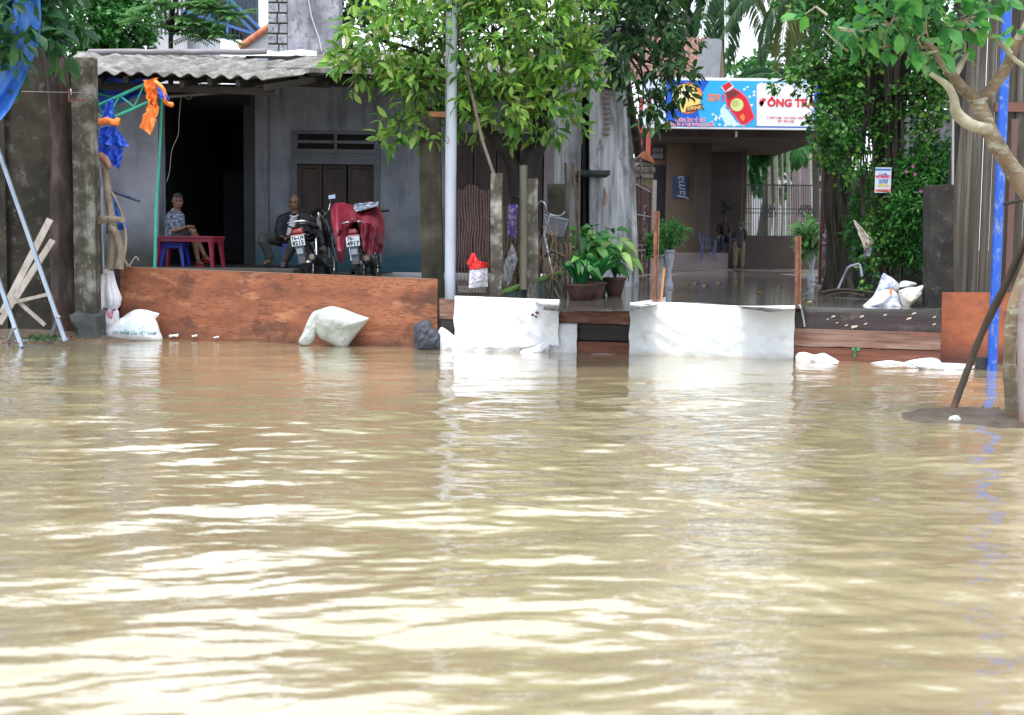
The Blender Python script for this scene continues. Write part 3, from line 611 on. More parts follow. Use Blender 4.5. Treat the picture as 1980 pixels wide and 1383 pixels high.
crumple([(1088, 688), (1120, 685), (1160, 684), (1200, 685), (1218, 688), (1200, 693), (1130, 693), (1095, 692)], bar(1150).y-.08, 'thin strip of white sack along the foot of the brown plank', 53, d_=.04, wr=.01)
for i, (x0, x1, y0, y1, lb) in enumerate(((326, 345, 646, 652, 'small white plastic scrap at the foot of the board, nearest the printed sandbag'), (370, 382, 647, 652, 'tiny white scrap floating at the foot of the board left of centre'), (412, 424, 650, 654, 'tiny white scrap floating at the foot of the board near the middle'))):
    crumple([(x0, y0+2), ((x0+x1)/2, y0+1), (x1, y0), (x1-2, y1), ((x0+x1)/2+1, y1-1), (x0+2, y1+1)], bar((x0+x1)/2).y-.07, lb, 60+i, d_=.03, wr=.01, name='plastic_scrap')
# dark rock
Y = bar(826).y-.2
rk = puff([(799, 640), (801, 629), (809, 624), (818, 619), (826, 617), (832, 624), (838, 634), (850, 641), (856, 660), (854, 684), (808, 684), (800, 664)], Y, .15, 'rock', mat('dark blue-grey stone', [(.022, .026, .036), (.05, .057, .075), (.095, .105, .13)], 9, rough=.8, bump=.02, bscale=16, detail=10), None, 3, .035, edge=4, smooth=28)
tag(rk, 'dark blue-grey rock at the right end of the long board', 'rock')
# green sprig and yellow leaf on the planks
p = bar(1652)+BN*.02; sp = empty('sprig', P(1652, 690, p.y), 'small green sprig stuck to the red-brown bottom plank', 'sprig')
MB().tube([P(1651, 695, p.y), P(1652, 685, p.y), P(1656, 676, p.y)], .006, 5).build('stem', mat('sprig green', [(.03, .2, .07)]), sp)
leaf_mesh('leaf', [P(1653, 678, p.y), P(1656, 677, p.y-.01), P(1652, 684, p.y)], [(-.5, 0, .5), (.7, 0, .4), (.1, 0, -1)], [(0, -1, .2)]*3, .05, .05, MATS['sprig green'], sp)
q = P(1695, 674, p.y); tag(leaf_mesh('fallen_leaf', [q, q], [(1, 0, .1), (-.9, 0, .3)], [(0, -1, .3)]*2, .05, .035, mat('yellow leaf', [(.6, .36, .02)])), 'yellow leaf caught on the greyish plank', 'leaf')
# ================================================================ LEFT HOUSE
m_wall = mat('bluish grey limewash', [(.14, .155, .195), (.235, .255, .31), (.33, .35, .41)], 1.3, rough=.85, bump=.003, bscale=12, contrast=.2,
    streak=[((.045, .048, .055), .26, (4, 4, .6)), ((.26, .20, .20), .16, (1.4, 1.4, 1.0))], band=[(1.10, 1.50, (.025, .12, .17), .30, .85), (.75, 1.0, (.03, .045, .035), .3, .8)])
m_wallp = mat('pinkish grey wall', [(.20, .17, .20), (.28, .24, .27)], 1.5, rough=.85, streak=((.14, .13, .14), .15, (4, 4, .6)), band=[(1.0, 1.5, (.09, .10, .09), .4, .8)])
m_wallL = mat('grey cement wall', [(.22, .235, .29), (.33, .345, .42), (.41, .425, .50)], 1.6, rough=.85, bump=.003, contrast=.2, streak=((.17, .18, .19), .15, (3, 3, .8)), band=[(1.15, 1.75, (.055, .07, .045), .5, .85)])
m_pier = mat('dark stained pier', [(.035, .038, .045), (.075, .08, .09)], 2, rough=.9, streak=((.05, .05, .055), .3, (5, 5, .6)))
m_dark = mat('near-black matte', [(.010, .010, .010), (.022, .021, .021)], 1.5, rough=.9)  # near-black mottled colour for interiors, recesses and small dark parts
m_shut = mat('old brown shutter', [(.014, .008, .006), (.035, .021, .015), (.06, .036, .025)], 6, stretch=(1, 1, .25), rough=.6, fine=((.16, .10, .075), .25, 9, (3, 3, .4)))
m_doorw = mat('brown door wood', [(.035, .022, .02), (.065, .042, .04)], 5, stretch=(1, 1, .25), rough=.6)
HS = empty('old_house', P(560, 520, 22.8), 'old grey rendered house with corrugated porch roof and dark open room', 'house')
YW = 22.8
# front wall with openings: assembled from butted panels
def wallpan(x0, x1, y0, y1, m=m_wall, name='wall', Y=YW, th=.22, zb=None, zt=None): return bpx(x0, x1, y0, y1, Y, th, zb=zb, zt=zt).build(name, m, HS)
Zt = 4.42; zwin1 = P(650, 318, YW).z; zwin0 = ZF+.55; zv1 = P(650, 259, YW).z; zv0 = P(650, 291, YW).z
def X(px, Y=YW): return P(px, 330, Y).x
w_ = MB()
w_.box((X(520), YW, ZF-.1), (X(575), YW+.22, Zt))
w_.box((X(575), YW, ZF-.1), (X(723), YW+.22, zwin0)); w_.box((X(575), YW, zwin1), (X(723), YW+.22, zv0)); w_.box((X(575), YW, zv1), (X(723), YW+.22, Zt))
w_.box((X(723), YW, ZF-.1), (X(868), YW+.22, Zt))
w_.box((X(868), YW, P(0, 246, YW).z), (X(1052), YW+.22, Zt))
w_.build('wall', m_wall, HS)
MB().box((X(1052), YW, ZF-.1), (X(1066), YW+.24, Zt)).build('wall', m_wallp, HS)['label'] = 'pinkish grey end of the front wall'
MB().box((X(1066), YW, ZF-.1), (X(1066)+.05, YW+6, Zt)).build('side_wall', m_wallp, HS)
# piers left of the window
MB().box((X(497), YW-.16, ZF-.1), (X(521), YW+.1, Zt)).build('column', m_wall, HS)
MB().box((X(474), YW-.12, ZF-.1), (X(497)-.003, YW+.3, Zt)).build('pier', m_pier, HS)
# left wall panel in front (its end is the dark jamb)
YL = 20.62; xl = P(306, 340, YL).x
MB().box((P(168, 340, YL).x, YL, ZF-.3), (xl, YL+.42, 3.75)).build('wall', m_wallL, HS)['label'] = 'pale grey porch wall behind the green frame'
# dark room
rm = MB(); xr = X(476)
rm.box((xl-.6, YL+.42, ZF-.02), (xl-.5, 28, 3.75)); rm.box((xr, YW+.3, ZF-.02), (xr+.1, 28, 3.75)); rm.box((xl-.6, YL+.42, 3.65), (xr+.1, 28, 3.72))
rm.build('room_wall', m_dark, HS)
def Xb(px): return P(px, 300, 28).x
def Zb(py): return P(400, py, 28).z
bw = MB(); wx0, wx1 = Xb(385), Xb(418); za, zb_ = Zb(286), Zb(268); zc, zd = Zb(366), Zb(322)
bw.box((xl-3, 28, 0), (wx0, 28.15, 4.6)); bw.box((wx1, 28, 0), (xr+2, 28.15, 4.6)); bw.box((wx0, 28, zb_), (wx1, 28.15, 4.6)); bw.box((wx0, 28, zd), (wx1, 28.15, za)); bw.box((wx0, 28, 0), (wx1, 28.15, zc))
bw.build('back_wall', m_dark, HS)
gr = MB()
for k in range(1, 4): gr.beam((wx0+(wx1-wx0)*k/4, 28.02, zc), (wx0+(wx1-wx0)*k/4, 28.02, zd), .015)
gr.build('window_grille', black, HS)
# dim furniture seen in the room
cab = empty('cupboard', P(450, 500, 26), 'dim tall cupboard deep inside the dark room', 'cupboard')
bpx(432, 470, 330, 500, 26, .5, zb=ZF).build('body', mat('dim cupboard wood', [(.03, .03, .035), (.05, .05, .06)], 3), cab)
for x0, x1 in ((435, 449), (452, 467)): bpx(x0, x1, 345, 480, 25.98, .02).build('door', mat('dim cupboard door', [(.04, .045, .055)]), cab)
# window: trim bands, louvre, shutters
tr = MB(); m_trim = mat('trim limewash', [(.12, .13, .16), (.18, .19, .22)], 3, rough=.85, streak=((.10, .10, .11), .2, (4, 4, .8)))
V = MB(); zf = lambda py: P(650, py, YW).z
for ya, yb in ((254, 260), (272, 278), (289, 297), (300, 318)): V.box((X(564), YW-.05, zf(yb)), (X(735), YW+.02, zf(ya)))
V.box((X(563), YW-.04, zwin0), (X(575), YW+.02, zf(318)-.002)); V.box((X(723), YW-.04, zwin0), (X(735), YW+.02, zf(318)-.002))
V.box((X(564), YW-.045, zf(289)+.002), (X(573), YW+.02, zf(260)-.002)); V.box((X(726), YW-.045, zf(289)+.002), (X(735), YW+.02, zf(260)-.002)); V.box((X(646), YW-.03, zf(289)+.002), (X(652), YW+.02, zf(260)-.002))
WN = V.build('window', m_trim, HS, bevel=.004)
MB().box((X(573), YW+.12, zv0), (X(727), YW+.16, zv1)).build('vent_recess', m_dark, WN)
def shutter(x0, x1, nm='shutter'):
    s = MB(); za_, zb_2 = zwin0, zf(318)-.01; fw = .055; y0 = YW+.06
    s.box((X(x0), y0, za_), (X(x0)+fw, y0+.035, zb_2)); s.box((X(x1)-fw, y0, za_), (X(x1), y0+.035, zb_2))
    for t in (0, .33, .66, 1):
        z = za_+(zb_2-za_-fw)*t; s.box((X(x0)+fw, y0+.002, z), (X(x1)-fw, y0+.033, z+fw))
    for t in (0, .33, .66):
        z = za_+(zb_2-za_-fw)*t+fw; h_ = (zb_2-za_-fw)*.33-fw; s.box((X(x0)+fw, y0+.018, z), (X(x1)-fw, y0+.026, z+h_)); s.box((X(x0)+fw+.04, y0+.010, z+.04), (X(x1)-fw-.04, y0+.018, z+h_-.04))
    s.build('shutter', m_shut, WN, bevel=.002)
shutter(577, 621); shutter(624, 668); shutter(672, 721)
# big folding door behind the tree
dr = MB(); y0 = YW+.08; zt = P(0, 246, YW).z
for k, (x0, x1) in enumerate(((870, 914), (916, 959), (961, 1004), (1006, 1050))):
    d = MB(); fw = .06; xa_, xb_ = X(x0), X(x1); d.box((xa_, y0, ZF), (xa_+fw, y0+.04, zt)); d.box((xb_-fw, y0, ZF), (xb_, y0+.04, zt))
    zz = [ZF, ZF+.7, ZF+1.25, ZF+1.75, zt-.06]
    for z in zz: d.box((xa_+fw, y0+.002, z), (xb_-fw, y0+.038, z+fw))
    d.box((xa_+fw, y0+.02, ZF+fw), (xb_-fw, y0+.03, zt-.06))
    for i in range(4): d.box((xa_+fw+.04, y0+.012, zz[i]+fw+.04), (xb_-fw-.04, y0+.02, zz[i+1]-.04))
    d.build('door', m_doorw, HS, bevel=.003)
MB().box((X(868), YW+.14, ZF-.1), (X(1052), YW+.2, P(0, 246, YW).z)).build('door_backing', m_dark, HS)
# ---- roof
m_roof = mat('weathered cement sheet', [(.085, .08, .07), (.18, .172, .16), (.30, .295, .29)], 3, stretch=(2, .5, 1), rough=.9, bump=.004, bscale=16, contrast=.2, streak=((.05, .047, .04), .42, (8, .7, 1)), fine=((.04, .04, .03), .5, 9, (1, .5, 1)))
A0, A1, A2, A3 = P(118, 138, 19.0), P(514, 152, 19.0), P(720, 119, 23.0), P(150, 99, 23.0)
def roofp(u, v, dz=0):
    p = A0.lerp(A1, u)*(1-v)+A3.lerp(A2, u)*v
    ph = (u*12.4+.28+.02*math.sin(v*9)); z = .028*math.cos(2*PI*ph)+.008*mnoise.noise(Vector((u*9, v*5, 0)))
    lap = -.022*((v*3) % 1)
    return p+Vector((0, 0, z+lap+dz+.012*math.sin(v*3+u*2)))
RF = MB().grid(lambda u, v: roofp(u, v), 200, 42, .012, off=Vector((0, 0, -1))).build('roof', m_roof, HS, smooth=60)
# timber under the eave
m_beam = mat('black old timber', [(.02, .017, .014), (.045, .036, .03)], 5, stretch=(.4, .4, 3), rough=.85)
def under(u, v, d): p = roofp(u, v); return Vector((p.x, p.y, p.z-d))
ev = MB()
for k in range(8):
    u = .04+k*.135; ev.beam(under(u, .02, .11), under(u, .98, .11), .06, .09)
ev.build('rafter', m_beam, HS)['kind'] = 'stuff'
MB().beam(under(0, .10, .21), under(1.0, .10, .21), .08, .1).build('purlin', m_beam, HS)
MB().beam(under(0, .55, .21), under(1.0, .55, .21), .08, .1).build('purlin', m_beam, HS)
# lintel/fascia running right and the rear roof slope
q = P(505, 150, 21.4); r_ = P(1075, 150, 21.4)
MB().box((q.x, 21.4, P(790, 168, 21.4).z), (r_.x, 21.55, P(790, 150, 21.4).z)).build('eave_beam', m_beam, HS)
for px in (586, 690, 800, 905, 1010): MB().beam(P(px, 154, 20.9), P(px+3, 148, 23.0), .14, .1).build('beam_end', mat('grey timber end', [(.07, .06, .055), (.13, .115, .10)], 6), HS)
MB().prism([P(514, 136, 20.7)+Vector((0,0,.05)), P(1085, 143, 20.7), P(1085, 100, 24.5), P(640, 95, 24.5)], (0, 0, -.07)).build('roof', m_roof, HS)
MB().prism([P(640, 95, 24.5), P(1085, 100, 24.5), P(1085, 130, 29), P(560, 130, 29)], (0, 0, -.07)).build('roof', m_roof, HS)
MB().prism([A3+Vector((0,0,.0)), A2, P(600, 125, 29), P(150, 125, 29)], (0, 0, -.05)).build('roof', m_roof, HS)
sf = MB().box((X(476), YW-.01, 4.42), (X(1066), 28.1, 4.48)); sf.build('added_ceiling', m_dark, HS)  # unseen flat slab added below the roof to darken the inside
# ridge bamboo
MB().tube([P(172+ (515-172)*k/12, 100.5+.6*math.sin(k*2), 22.7) for k in range(13)], [.047+.004*(k % 2) for k in range(13)], 12).build('ridge_pole', mat('grey bamboo', [(.14, .13, .15), (.27, .25, .27)], 7, stretch=(.3, 1, 1), rough=.7), HS, smooth=True)
# chimney-like wall end of stacked blocks and the rendered gable
m_rend = mat('stained grey render', [(.12, .12, .14), (.27, .27, .31), (.40, .40, .45)], 2.2, rough=.9, bump=.006, bscale=10, contrast=.2, streak=((.06, .06, .07), .35, (4, 4, .7)), fine=((.07, .07, .08), .5, 12, (1, 1, 1)))
m_blk = mat('pale weathered block', [(.22, .22, .25), (.36, .36, .40)], 8, rough=.9, bump=.006, fine=((.07, .07, .08), .6, 18, (1, 1, 1)))
m_moss = mat('mossy mortar', [(.012, .03, .008), (.03, .07, .015), (.02, .02, .02)], 9, rough=.95, bump=.01)
MB().box((P(556, 50, 23.1).x, 23.1, 4.2), (P(655, 50, 23.1).x, 23.6, 6.6)).build('gable', m_rend, HS)
MB().box((P(518, 50, 23.1).x, 23.12, 4.2), (P(556, 50, 23.1).x, 23.55, 6.6)).build('mortar', m_moss, HS)
bl = MB(); yrow = 104; r = 0
while yrow > -110:
    hh = 20; x0, x1 = (518, 536) if True else 0
    xs = (518.5, 535, 537.5, 555) if r % 2 else (518.5, 538, 540.5, 555)
    for a_, b_ in ((xs[0], xs[1]), (xs[2], xs[3])):
        bl.box((P(a_, 50, 23.1).x, 23.085, P(540, yrow, 23.1).z), (P(b_, 50, 23.1).x, 23.3, P(540, yrow-hh+3, 23.1).z))
    yrow -= hh; r += 1
bl.build('block', m_blk, HS, bevel=.012)['kind'] = 'stuff'
fl = MB().grid(lambda u, v: P(516+96*u, 98+11*v+2*math.sin(u*7), 23.05-.16*v)+Vector((0, 0, .015*mnoise.noise(Vector((u*8, v*3, 0))))), 20, 5, .05)
fl.build('flashing', mat('pale mortar fillet', [(.45, .46, .5), (.62, .63, .68)], 6, rough=.8), HS, smooth=50)
MB().tube(smoothline([P(588, -60, 23.06), P(600, 20, 23.06), P(608, 50, 23.06), P(617, 75, 23.06), P(622, 100, 23.06)], 4), .008, 5).build('cable', mat('pale cable', [(.6, .6, .64)]), HS)
# iron pipe under the eave and the hanging wire
tag(MB().tube([P(308, 188, 19.5), P(400, 181, 19.9), P(560, 166, 20.6)], .026, 10).build('iron_pipe', mat('dull grey pipe', [(.12, .12, .13), (.22, .22, .23)], 9, rough=.5, metal=.4), smooth=True), 'dull iron pipe sticking out under the corrugated eave', 'pipe')
tag(MB().tube(smoothline([P(390, 158, 19.8), P(376, 180, 19.8), P(366, 192, 19.8), P(352, 186, 19.8), P(349, 200, 19.8), P(346, 235, 19.8), P(344, 262, 19.8), P(332, 292, 19.8), P(328, 330, 19.8), P(322, 352, 19.8)], 5), .005, 5).build('hanging_wire', mat('grey wire', [(.25, .25, .25)])), 'thin grey wire dangling in the dark doorway of the porch', 'wire')

# ================================================================ BUILDINGS BEHIND, UPPER LEFT
BW = empty('pale_building', P(325, 90, 36), 'pale grey block building seen above the corrugated roof', 'building')
m_pale = mat('pale distant render', [(.48, .49, .54), (.60, .61, .66)], .8, rough=.9, streak=((.36, .37, .4), .15, (2, 2, .4)))
bpx(283, 362, -60, 98, 36, 4, zb=.6).build('wall', m_pale, BW)
MB().box((P(278, 0, 35.9).x, 35.8, P(0, -62, 35.9).z), (P(368, 0, 35.9).x, 40.2, P(0, -75, 35.9).z)).build('roof', m_rend, BW)
BS = empty('steel_shed', P(440, 80, 33), 'open shed with dark corrugated roof on blue steel trusses', 'shed')
m_bst = mat('blue steel', [(.03, .10, .32), (.05, .15, .42)], 3, rough=.45)
m_dsh = mat('dark slate sheet', [(.035, .05, .07), (.07, .09, .12)], 3, rough=.6)
def shed(u, v):
    p = P(372, -60, 33).lerp(P(515, 72, 33), u)*(1-v)+P(348, -40, 37).lerp(P(470, 80, 37), u)*v
    return p+Vector((0, 0, .02*math.cos(v*2*PI*26)))
MB().grid(shed, 12, 156, .02, off=Vector((0, 0, -1))).build('roof', m_dsh, BS)
MB().grid(lambda u, v: P(300, 66, 36).lerp(P(500, 80, 36), u)+Vector((0, .02*math.cos(u*PI*50), (1-v)*1.6)), 150, 2, .02).build('wall', m_dsh, BS)
for a_, b_ in (((385, -60), (516, 68)), ((440, -30), (440, 78)), ((352, 20), (516, 74)), ((440, 10), (500, 72)), ((405, -40), (405, 74))):
    MB().beam(P(*a_, 32.9), P(*b_, 32.9), .06).build('truss_bar', m_bst, BS)
TE = empty('tile_edge', P(490, 80, 27), 'short sloping edge of orange clay tiles beside the mossy chimney', 'roof edge')
m_tile = mat('orange clay tile', [(.35, .10, .05), (.55, .2, .11), (.45, .22, .16)], 9, rough=.85)
for k in range(5):
    a_ = P(463+k*11.5, 93-k*8.2, 27); MB().tube([a_, P(463+(k+1.2)*11.5, 93-(k+1.2)*8.2-1.5, 27)], [.075, .06], 10).build('tile', m_tile, TE, smooth=True)
MB().prism([P(462, 97, 27.05), P(522, 97, 27.05), P(522, 56, 27.05)], (0, .2, 0)).build('gable', m_pale, TE)

# ================================================================ LEFT WALL, POST, TREE TRUNK
m_cw = mat('black-stained concrete wall', [(.009, .008, .007), (.028, .024, .018), (.07, .062, .05)], 1.6, rough=.95, bump=.008, bscale=9, contrast=.2, streak=[((.02, .02, .016), .35, (3, 3, .4)), ((.10, .085, .05), .2, (1.5, 1.5, 1))], fine=((.24, .24, .21), .25, 6, (1, 1, 1)), band=[(.1, .6, (.05, .045, .03), .3, .7)])
LW = empty('concrete_wall', P(40, 650, 19.2), 'tall black-stained concrete panel wall at the left edge', 'wall')
MB().box((P(-160, 400, 19.1).x, 19.1, -.3), (P(3, 400, 19.1).x, 19.25, 4.1)).build('panel', m_cw, LW)
MB().box((P(8, 400, 19.1).x, 19.1, -.3), (P(104, 400, 19.1).x, 19.25, 4.08)).build('panel', m_cw, LW)
MB().box((P(3, 400, 19.0).x, 19.0, -.3), (P(8, 400, 19.0).x+.02, 19.3, 4.3)).build('joint_post', m_cw, LW)
m_post = mat('lichen concrete post', [(.022, .020, .014), (.08, .072, .055), (.32, .31, .28)], 3.2, rough=.95, bump=.006, bscale=14, contrast=.18, streak=[((.04, .04, .028), .4, (7, 7, .5))], fine=((.4, .4, .38), .3, 10, (1, 1, .5)), band=[(.2, .9, (.05, .045, .03), .4, .7)])
def post(x0b, x1b, yb, x0t, x1t, yt, Y, m, label, name='concrete_post', th=None, bev=.012, zb=-.4):
    a_, b_ = P((x0b+x1b)/2, yb, Y), P((x0t+x1t)/2, yt, Y); w_ = (x1b-x0b)/S(Y); th = th or w_
    a_ = a_ + (a_-b_)*((a_.z-zb)/(b_.z-a_.z))
    mb = subdivided(MB().beam(a_, b_, w_, th, up=(0, 1, 0)), 6); wobble(mb, .012, 2.5, Y+x0b)
    return tag(mb.build(name, m, bevel=bev), label, 'post')
PL = post(150, 192, 640, 144, 181, 113, 18.5, m_post, 'tall lichen-streaked concrete post left of the green frame', th=.22)
tag(MB().beam(P(182, 300, 18.36), P(186, 300, 18.36)+Vector((0, .1, 0)), .01, .01).build('post_face', m_post, PL), None, None)
foot = wobble(subdivided(bpx(143, 190, 603, 655, 18.25, .35, zb=-.3), 5), .09, 3.5); tag(foot.build('stone_block', mat('grey footing stone', [(.04, .045, .045), (.10, .11, .11)], 5, rough=.9, bump=.01), bevel=.03), 'rough grey stone block at the foot of the lichen-streaked post', 'stone')
wr = empty('wire_tie', P(100, 180, 18.2), 'horizontal wire stretched from the dark wall to the lichen-streaked post', 'wire')
MB().tube([P(40, 177, 18.6), P(90, 178, 18.4), P(183, 180, 18.3)], .006, 5).build('wire', MATS['grey wire'], wr)
MB().beam(P(133, 172, 18.33), P(134, 195, 18.33), .02).beam(P(133, 195, 18.33), P(166, 194, 18.33), .02).build('angle_bracket', m_rust, wr)

LT = empty('broadleaf_tree', P(125, 650, 18.75), 'dark-trunked broadleaf tree overhanging the left concrete wall', 'tree')
m_dbark = mat('dark wet bark', [(.018, .012, .010), (.05, .033, .03), (.13, .095, .09)], 6, stretch=(1, 1, .35), rough=.85, bump=.02, bscale=12, contrast=.2, band=[(.0, .6, (.11, .045, .02), .4, .6)])
bark_trunk([P(128, 665, 18.75), P(124, 560, 18.75), P(121, 420, 18.75), P(122, 280, 18.75), P(112, 160, 18.7), P(98, 70, 18.6), P(85, -60, 18.5)], [.19, .175, .165, .16, .155, .13, .1], m_dbark, LT)
m_lf1 = leafmat('dark broad leaf', [(.010, .045, .018), (.018, .075, .03), (.035, .13, .045), (.08, .20, .05), (.02, .09, .05)])
bl1 = [blob(20, 20, 16.8, 90, 75, .6), blob(100, 20, 17.0, 80, 55, .6), blob(60, 85, 16.6, 70, 45, .5), blob(-60, 60, 16.8, 90, 100, .7), blob(20, -90, 17.2, 150, 90, 1.0)]
bl1.append(blob(10, 115, 16.3, 45, 28, .3)); bl1.append(blob(45, 60, 16.1, 38, 40, .25)); bl1.append(blob(15, 20, 16.1, 50, 30, .25))
foliage('crown', bl1, 185, 8, .27, .13, m_lf1, LT, droop=.45, spread=.16, twigs=60, twigmat=m_dbark)
limbs(LT, P(98, 70, 18.6), bl1[:5], m_dbark, .055)
MB().tube(smoothline([P(135, 120, 18.3), P(110, 105, 18.2), P(95, 130, 18.3), P(108, 165, 18.4), P(122, 200, 18.5)], 5), .01, 5).build('aerial_root', m_dbark, LT)
MB().tube(smoothline([P(90, 95, 18.2), P(130, 110, 18.3), P(150, 128, 18.3), P(138, 160, 18.45)], 5), .008, 5).build('aerial_root', m_dbark, LT)

# blue tarp at the top left
m_tarp = mat('blue tarpaulin', [(.02, .10, .48), (.05, .21, .68), (.22, .44, .80)], 2.5, stretch=(2, 1, .7), rough=.4, bump=.006, bscale=7, trans=.25)
ed = smoothline([(76, -30, 0), (79, 55, 0), (66, 108, 0), (42, 165, 0), (18, 212, 0), (-12, 246, 0)], 6)
def tarp(u, v):
    k = v*(len(ed)-1); i = min(int(k), len(ed)-2); e = ed[i].lerp(ed[i+1], k-i); x = -150+(e.x+150)*u; y = e.y+(1-u)*(18*v)
    return P(x, y, 16.75-.3*u+.10*math.sin(u*13+v*4)+.05*math.sin(u*29+v*9))
TP = MB().grid(tarp, 60, 40, .006).build('blue_tarp', m_tarp, smooth=80); tag(TP, 'bright blue tarpaulin hanging from the leaves in the top left corner', 'tarp')

# A-frame steel props and slats
m_galv = mat('galvanised tube', [(.22, .27, .33), (.36, .42, .50)], 9, stretch=(1, 1, .3), rough=.4, metal=.5, spec=.6)
m_slat = mat('bleached slat', [(.34, .29, .25), (.58, .52, .46)], 5, rough=.8, streak=((.16, .11, .09), .3, (9, 9, .7)))
def trestle(a_, b_, st_a, st_b, label):
    o = empty('steel_prop', P(b_[0], b_[1], b_[2]), label, 'prop', 'steel props leaning at the left wall')
    MB().beam(P(*a_), P(*b_), .052, .045, up=(0, 1, 0)).build('tube', m_galv, o, bevel=.004); MB().beam(P(*st_a), P(*st_b), .04, up=(0, 1, 0)).build('brace', m_galv, o, bevel=.003); return o
trestle((-22, 236, 18.2), (127, 660, 17.45), (113, 612, 17.5), (97, 655, 17.9), 'tall galvanised steel prop leaning against the dark wall, the right one')
trestle((-60, 380, 17.9), (43, 672, 17.15), (27, 632, 17.2), (14, 668, 17.7), 'galvanised steel prop at the very left edge, nearer the camera')
tag(MB().beam(P(30, 659, 17.9), P(133, 655, 17.75), .03, .02).build('flat_bar', m_galv), 'flat steel bar lying on the mud bank', 'bar')
def slat(a_, b_, w_, label): 
    tag(subdivided(MB().beam(P(*a_), P(*b_), w_/146, .02, up=(0, 1, 0), n=6, jit=.06), 0).build('timber_strip', m_slat), label, 'slat', 'loose slats against the left wall')
slat((4, 606, 17.95), (97, 424, 18.35), 13, 'thick bleached slat leaning up against the wall, upper of the two long ones')
slat((-2, 626, 17.85), (102, 464, 18.3), 12, 'lower long bleached slat leaning beside the thick one')
slat((12, 588, 17.75), (98, 568, 17.7), 6.5, 'thin pale slat nearly level, tied across the steel prop')
slat((20, 570, 17.8), (87, 629, 17.8), 7, 'short pale slat slanting down to the right under the level one')
# litter on the bank
lt = [(75, 652, 'brown'), (95, 660, 'blue'), (30, 655, 'grey'), (55, 659, 'brown'), (140, 655, 'brown'), (120, 651, 'grey')]
lm = {'brown': mat('brown scrap', [(.16, .08, .04)]), 'blue': mat('blue scrap', [(.05, .12, .22)]), 'grey': mat('grey scrap', [(.2, .2, .2)])}
mb = MB()
for k in range(60):
    x_, y_ = random.uniform(-20, 165), random.uniform(645, 662); p = G(x_, y_, .08); p.z = .06; wobble(mb.beam(p, p+Vector((random.uniform(-.08, .08), random.uniform(-.06, .06), random.uniform(.0, .03))), random.uniform(.01, .03), .01), 0, 1)
tag(mb.build('litter', lm['brown'], fix=False), 'scattered brown twigs and scraps on the mud bank', 'litter', kind='stuff')
gp = [G(random.uniform(60, 110), random.uniform(652, 660), .08) for _ in range(70)]
tag(leaf_mesh('weeds', [(p.x, p.y, .07) for p in gp], rnd3(70)*.6+np.array([0, 0, .8]), rnd3(70)+np.array([0, 0, 1]), .08, .03, leafmat('weed green', [(.03, .08, .02), (.07, .14, .04)])), 'tuft of green weeds at the water edge by the steel props', 'weeds', kind='stuff')

# ================================================================ GREEN FRAME, TARP BUNDLES, STICKS
m_green = mat('turquoise green paint', [(.02, .30, .21), (.04, .42, .31)], 6, rough=.45, fine=[((.35, .38, .3), .3, 14, (1, 1, 1)), ((.20, .08, .04), .3, 11, (1, 1, 1))])
GF = empty('steel_truss', P(240, 230, 19.1), 'turquoise painted steel truss frame jutting from behind the tall concrete post', 'truss')
def bar_(a_, b_, r=.018, Y=19.1, nm='chord'): MB().tube([P(a_[0], a_[1], a_[2] if len(a_) > 2 else Y), P(b_[0], b_[1], b_[2] if len(b_) > 2 else Y)], r, 8).build(nm, m_green, GF, smooth=True)
bar_((178, 210), (290, 158), .024); bar_((178, 246), (300, 192), .024)
bar_((178, 153, 19.6), (262, 170, 19.6), .022); bar_((178, 178, 19.6), (215, 187, 19.6), .02); bar_((178, 224, 19.6), (255, 207, 19.6), .016)
for a_, b_ in (((280, 162), (259, 207)), ((259, 207), (232, 186)), ((230, 187), (210, 226)), ((178, 213), (212, 238))): bar_(a_, b_, .014, nm='web_bar')
for a_, b_ in (((178, 160, 19.6), (196, 215, 19.6)),): bar_(a_, b_, .014, nm='web_bar')
MB().tube([P(184, 153, 19.0), P(176, 178, 19.0)], .012, 6).build('rusty_pin', mat('orange pin', [(.6, .12, .03)]), GF)
GP = MB().tube([P(313, 188, 19.35), P(311, 250, 19.35), P(307, 330, 19.35), P(302, 400, 19.35), P(299, 535, 19.35)], [.018, .018, .021, .024, .024], 10).build('green_pole', m_green, smooth=True); tag(GP, 'turquoise painted steel pole standing at the porch wall corner', 'pole')
m_tarp2 = mat('deep blue tarpaulin', [(.010, .045, .38), (.018, .085, .60), (.05, .16, .72)], 4, stretch=(2, 1, .7), rough=.4, bump=.006, bscale=8)
def quadsheet(cs, Y, m, name, label, cat, amp=.05, fold=9, nu=36, nv=24, dirv=0, parent=None, vfold=2, edge=1.5, dy=0):
    c0, c1, c2, c3 = [Vector((a, b, 0)) for a, b in cs]   # TL TR BR BL in px
    def fn(u, v):
        e = c0.lerp(c1, u)*(1-v)+c3.lerp(c2, u)*v
        n_ = mnoise.noise(Vector((u*5+c0.x, v*4, 0)))
        return P(e.x+edge*mnoise.noise(Vector((v*7, u, c0.y))), e.y+edge*mnoise.noise(Vector((u*8, v, 3+c0.x))), Y-amp*math.sin(u*fold+v*vfold+n_*2)*(.3+.7*v)-amp*.6*n_+dy*v)
    o = MB().grid(fn, nu, nv, .005).build(name, m, parent, smooth=75)
    return tag(o, label, cat) if parent is None else o
quadsheet([(150, 150), (305, 152), (295, 176), (150, 232)], 19.75, m_tarp2, 'blue_tarp', 'deep blue tarpaulin stretched behind the turquoise truss', 'tarp', .05, 6)
TB2 = empty('tarp_bundle', P(212, 240, 18.9), 'blue tarpaulin skirt gathered with an orange band, hanging from the truss', 'tarp')
quadsheet([(192, 246), (222, 244), (250, 284), (186, 278)], 18.92, m_tarp2, 'skirt', '', '', .05, 16, parent=TB2, edge=3)
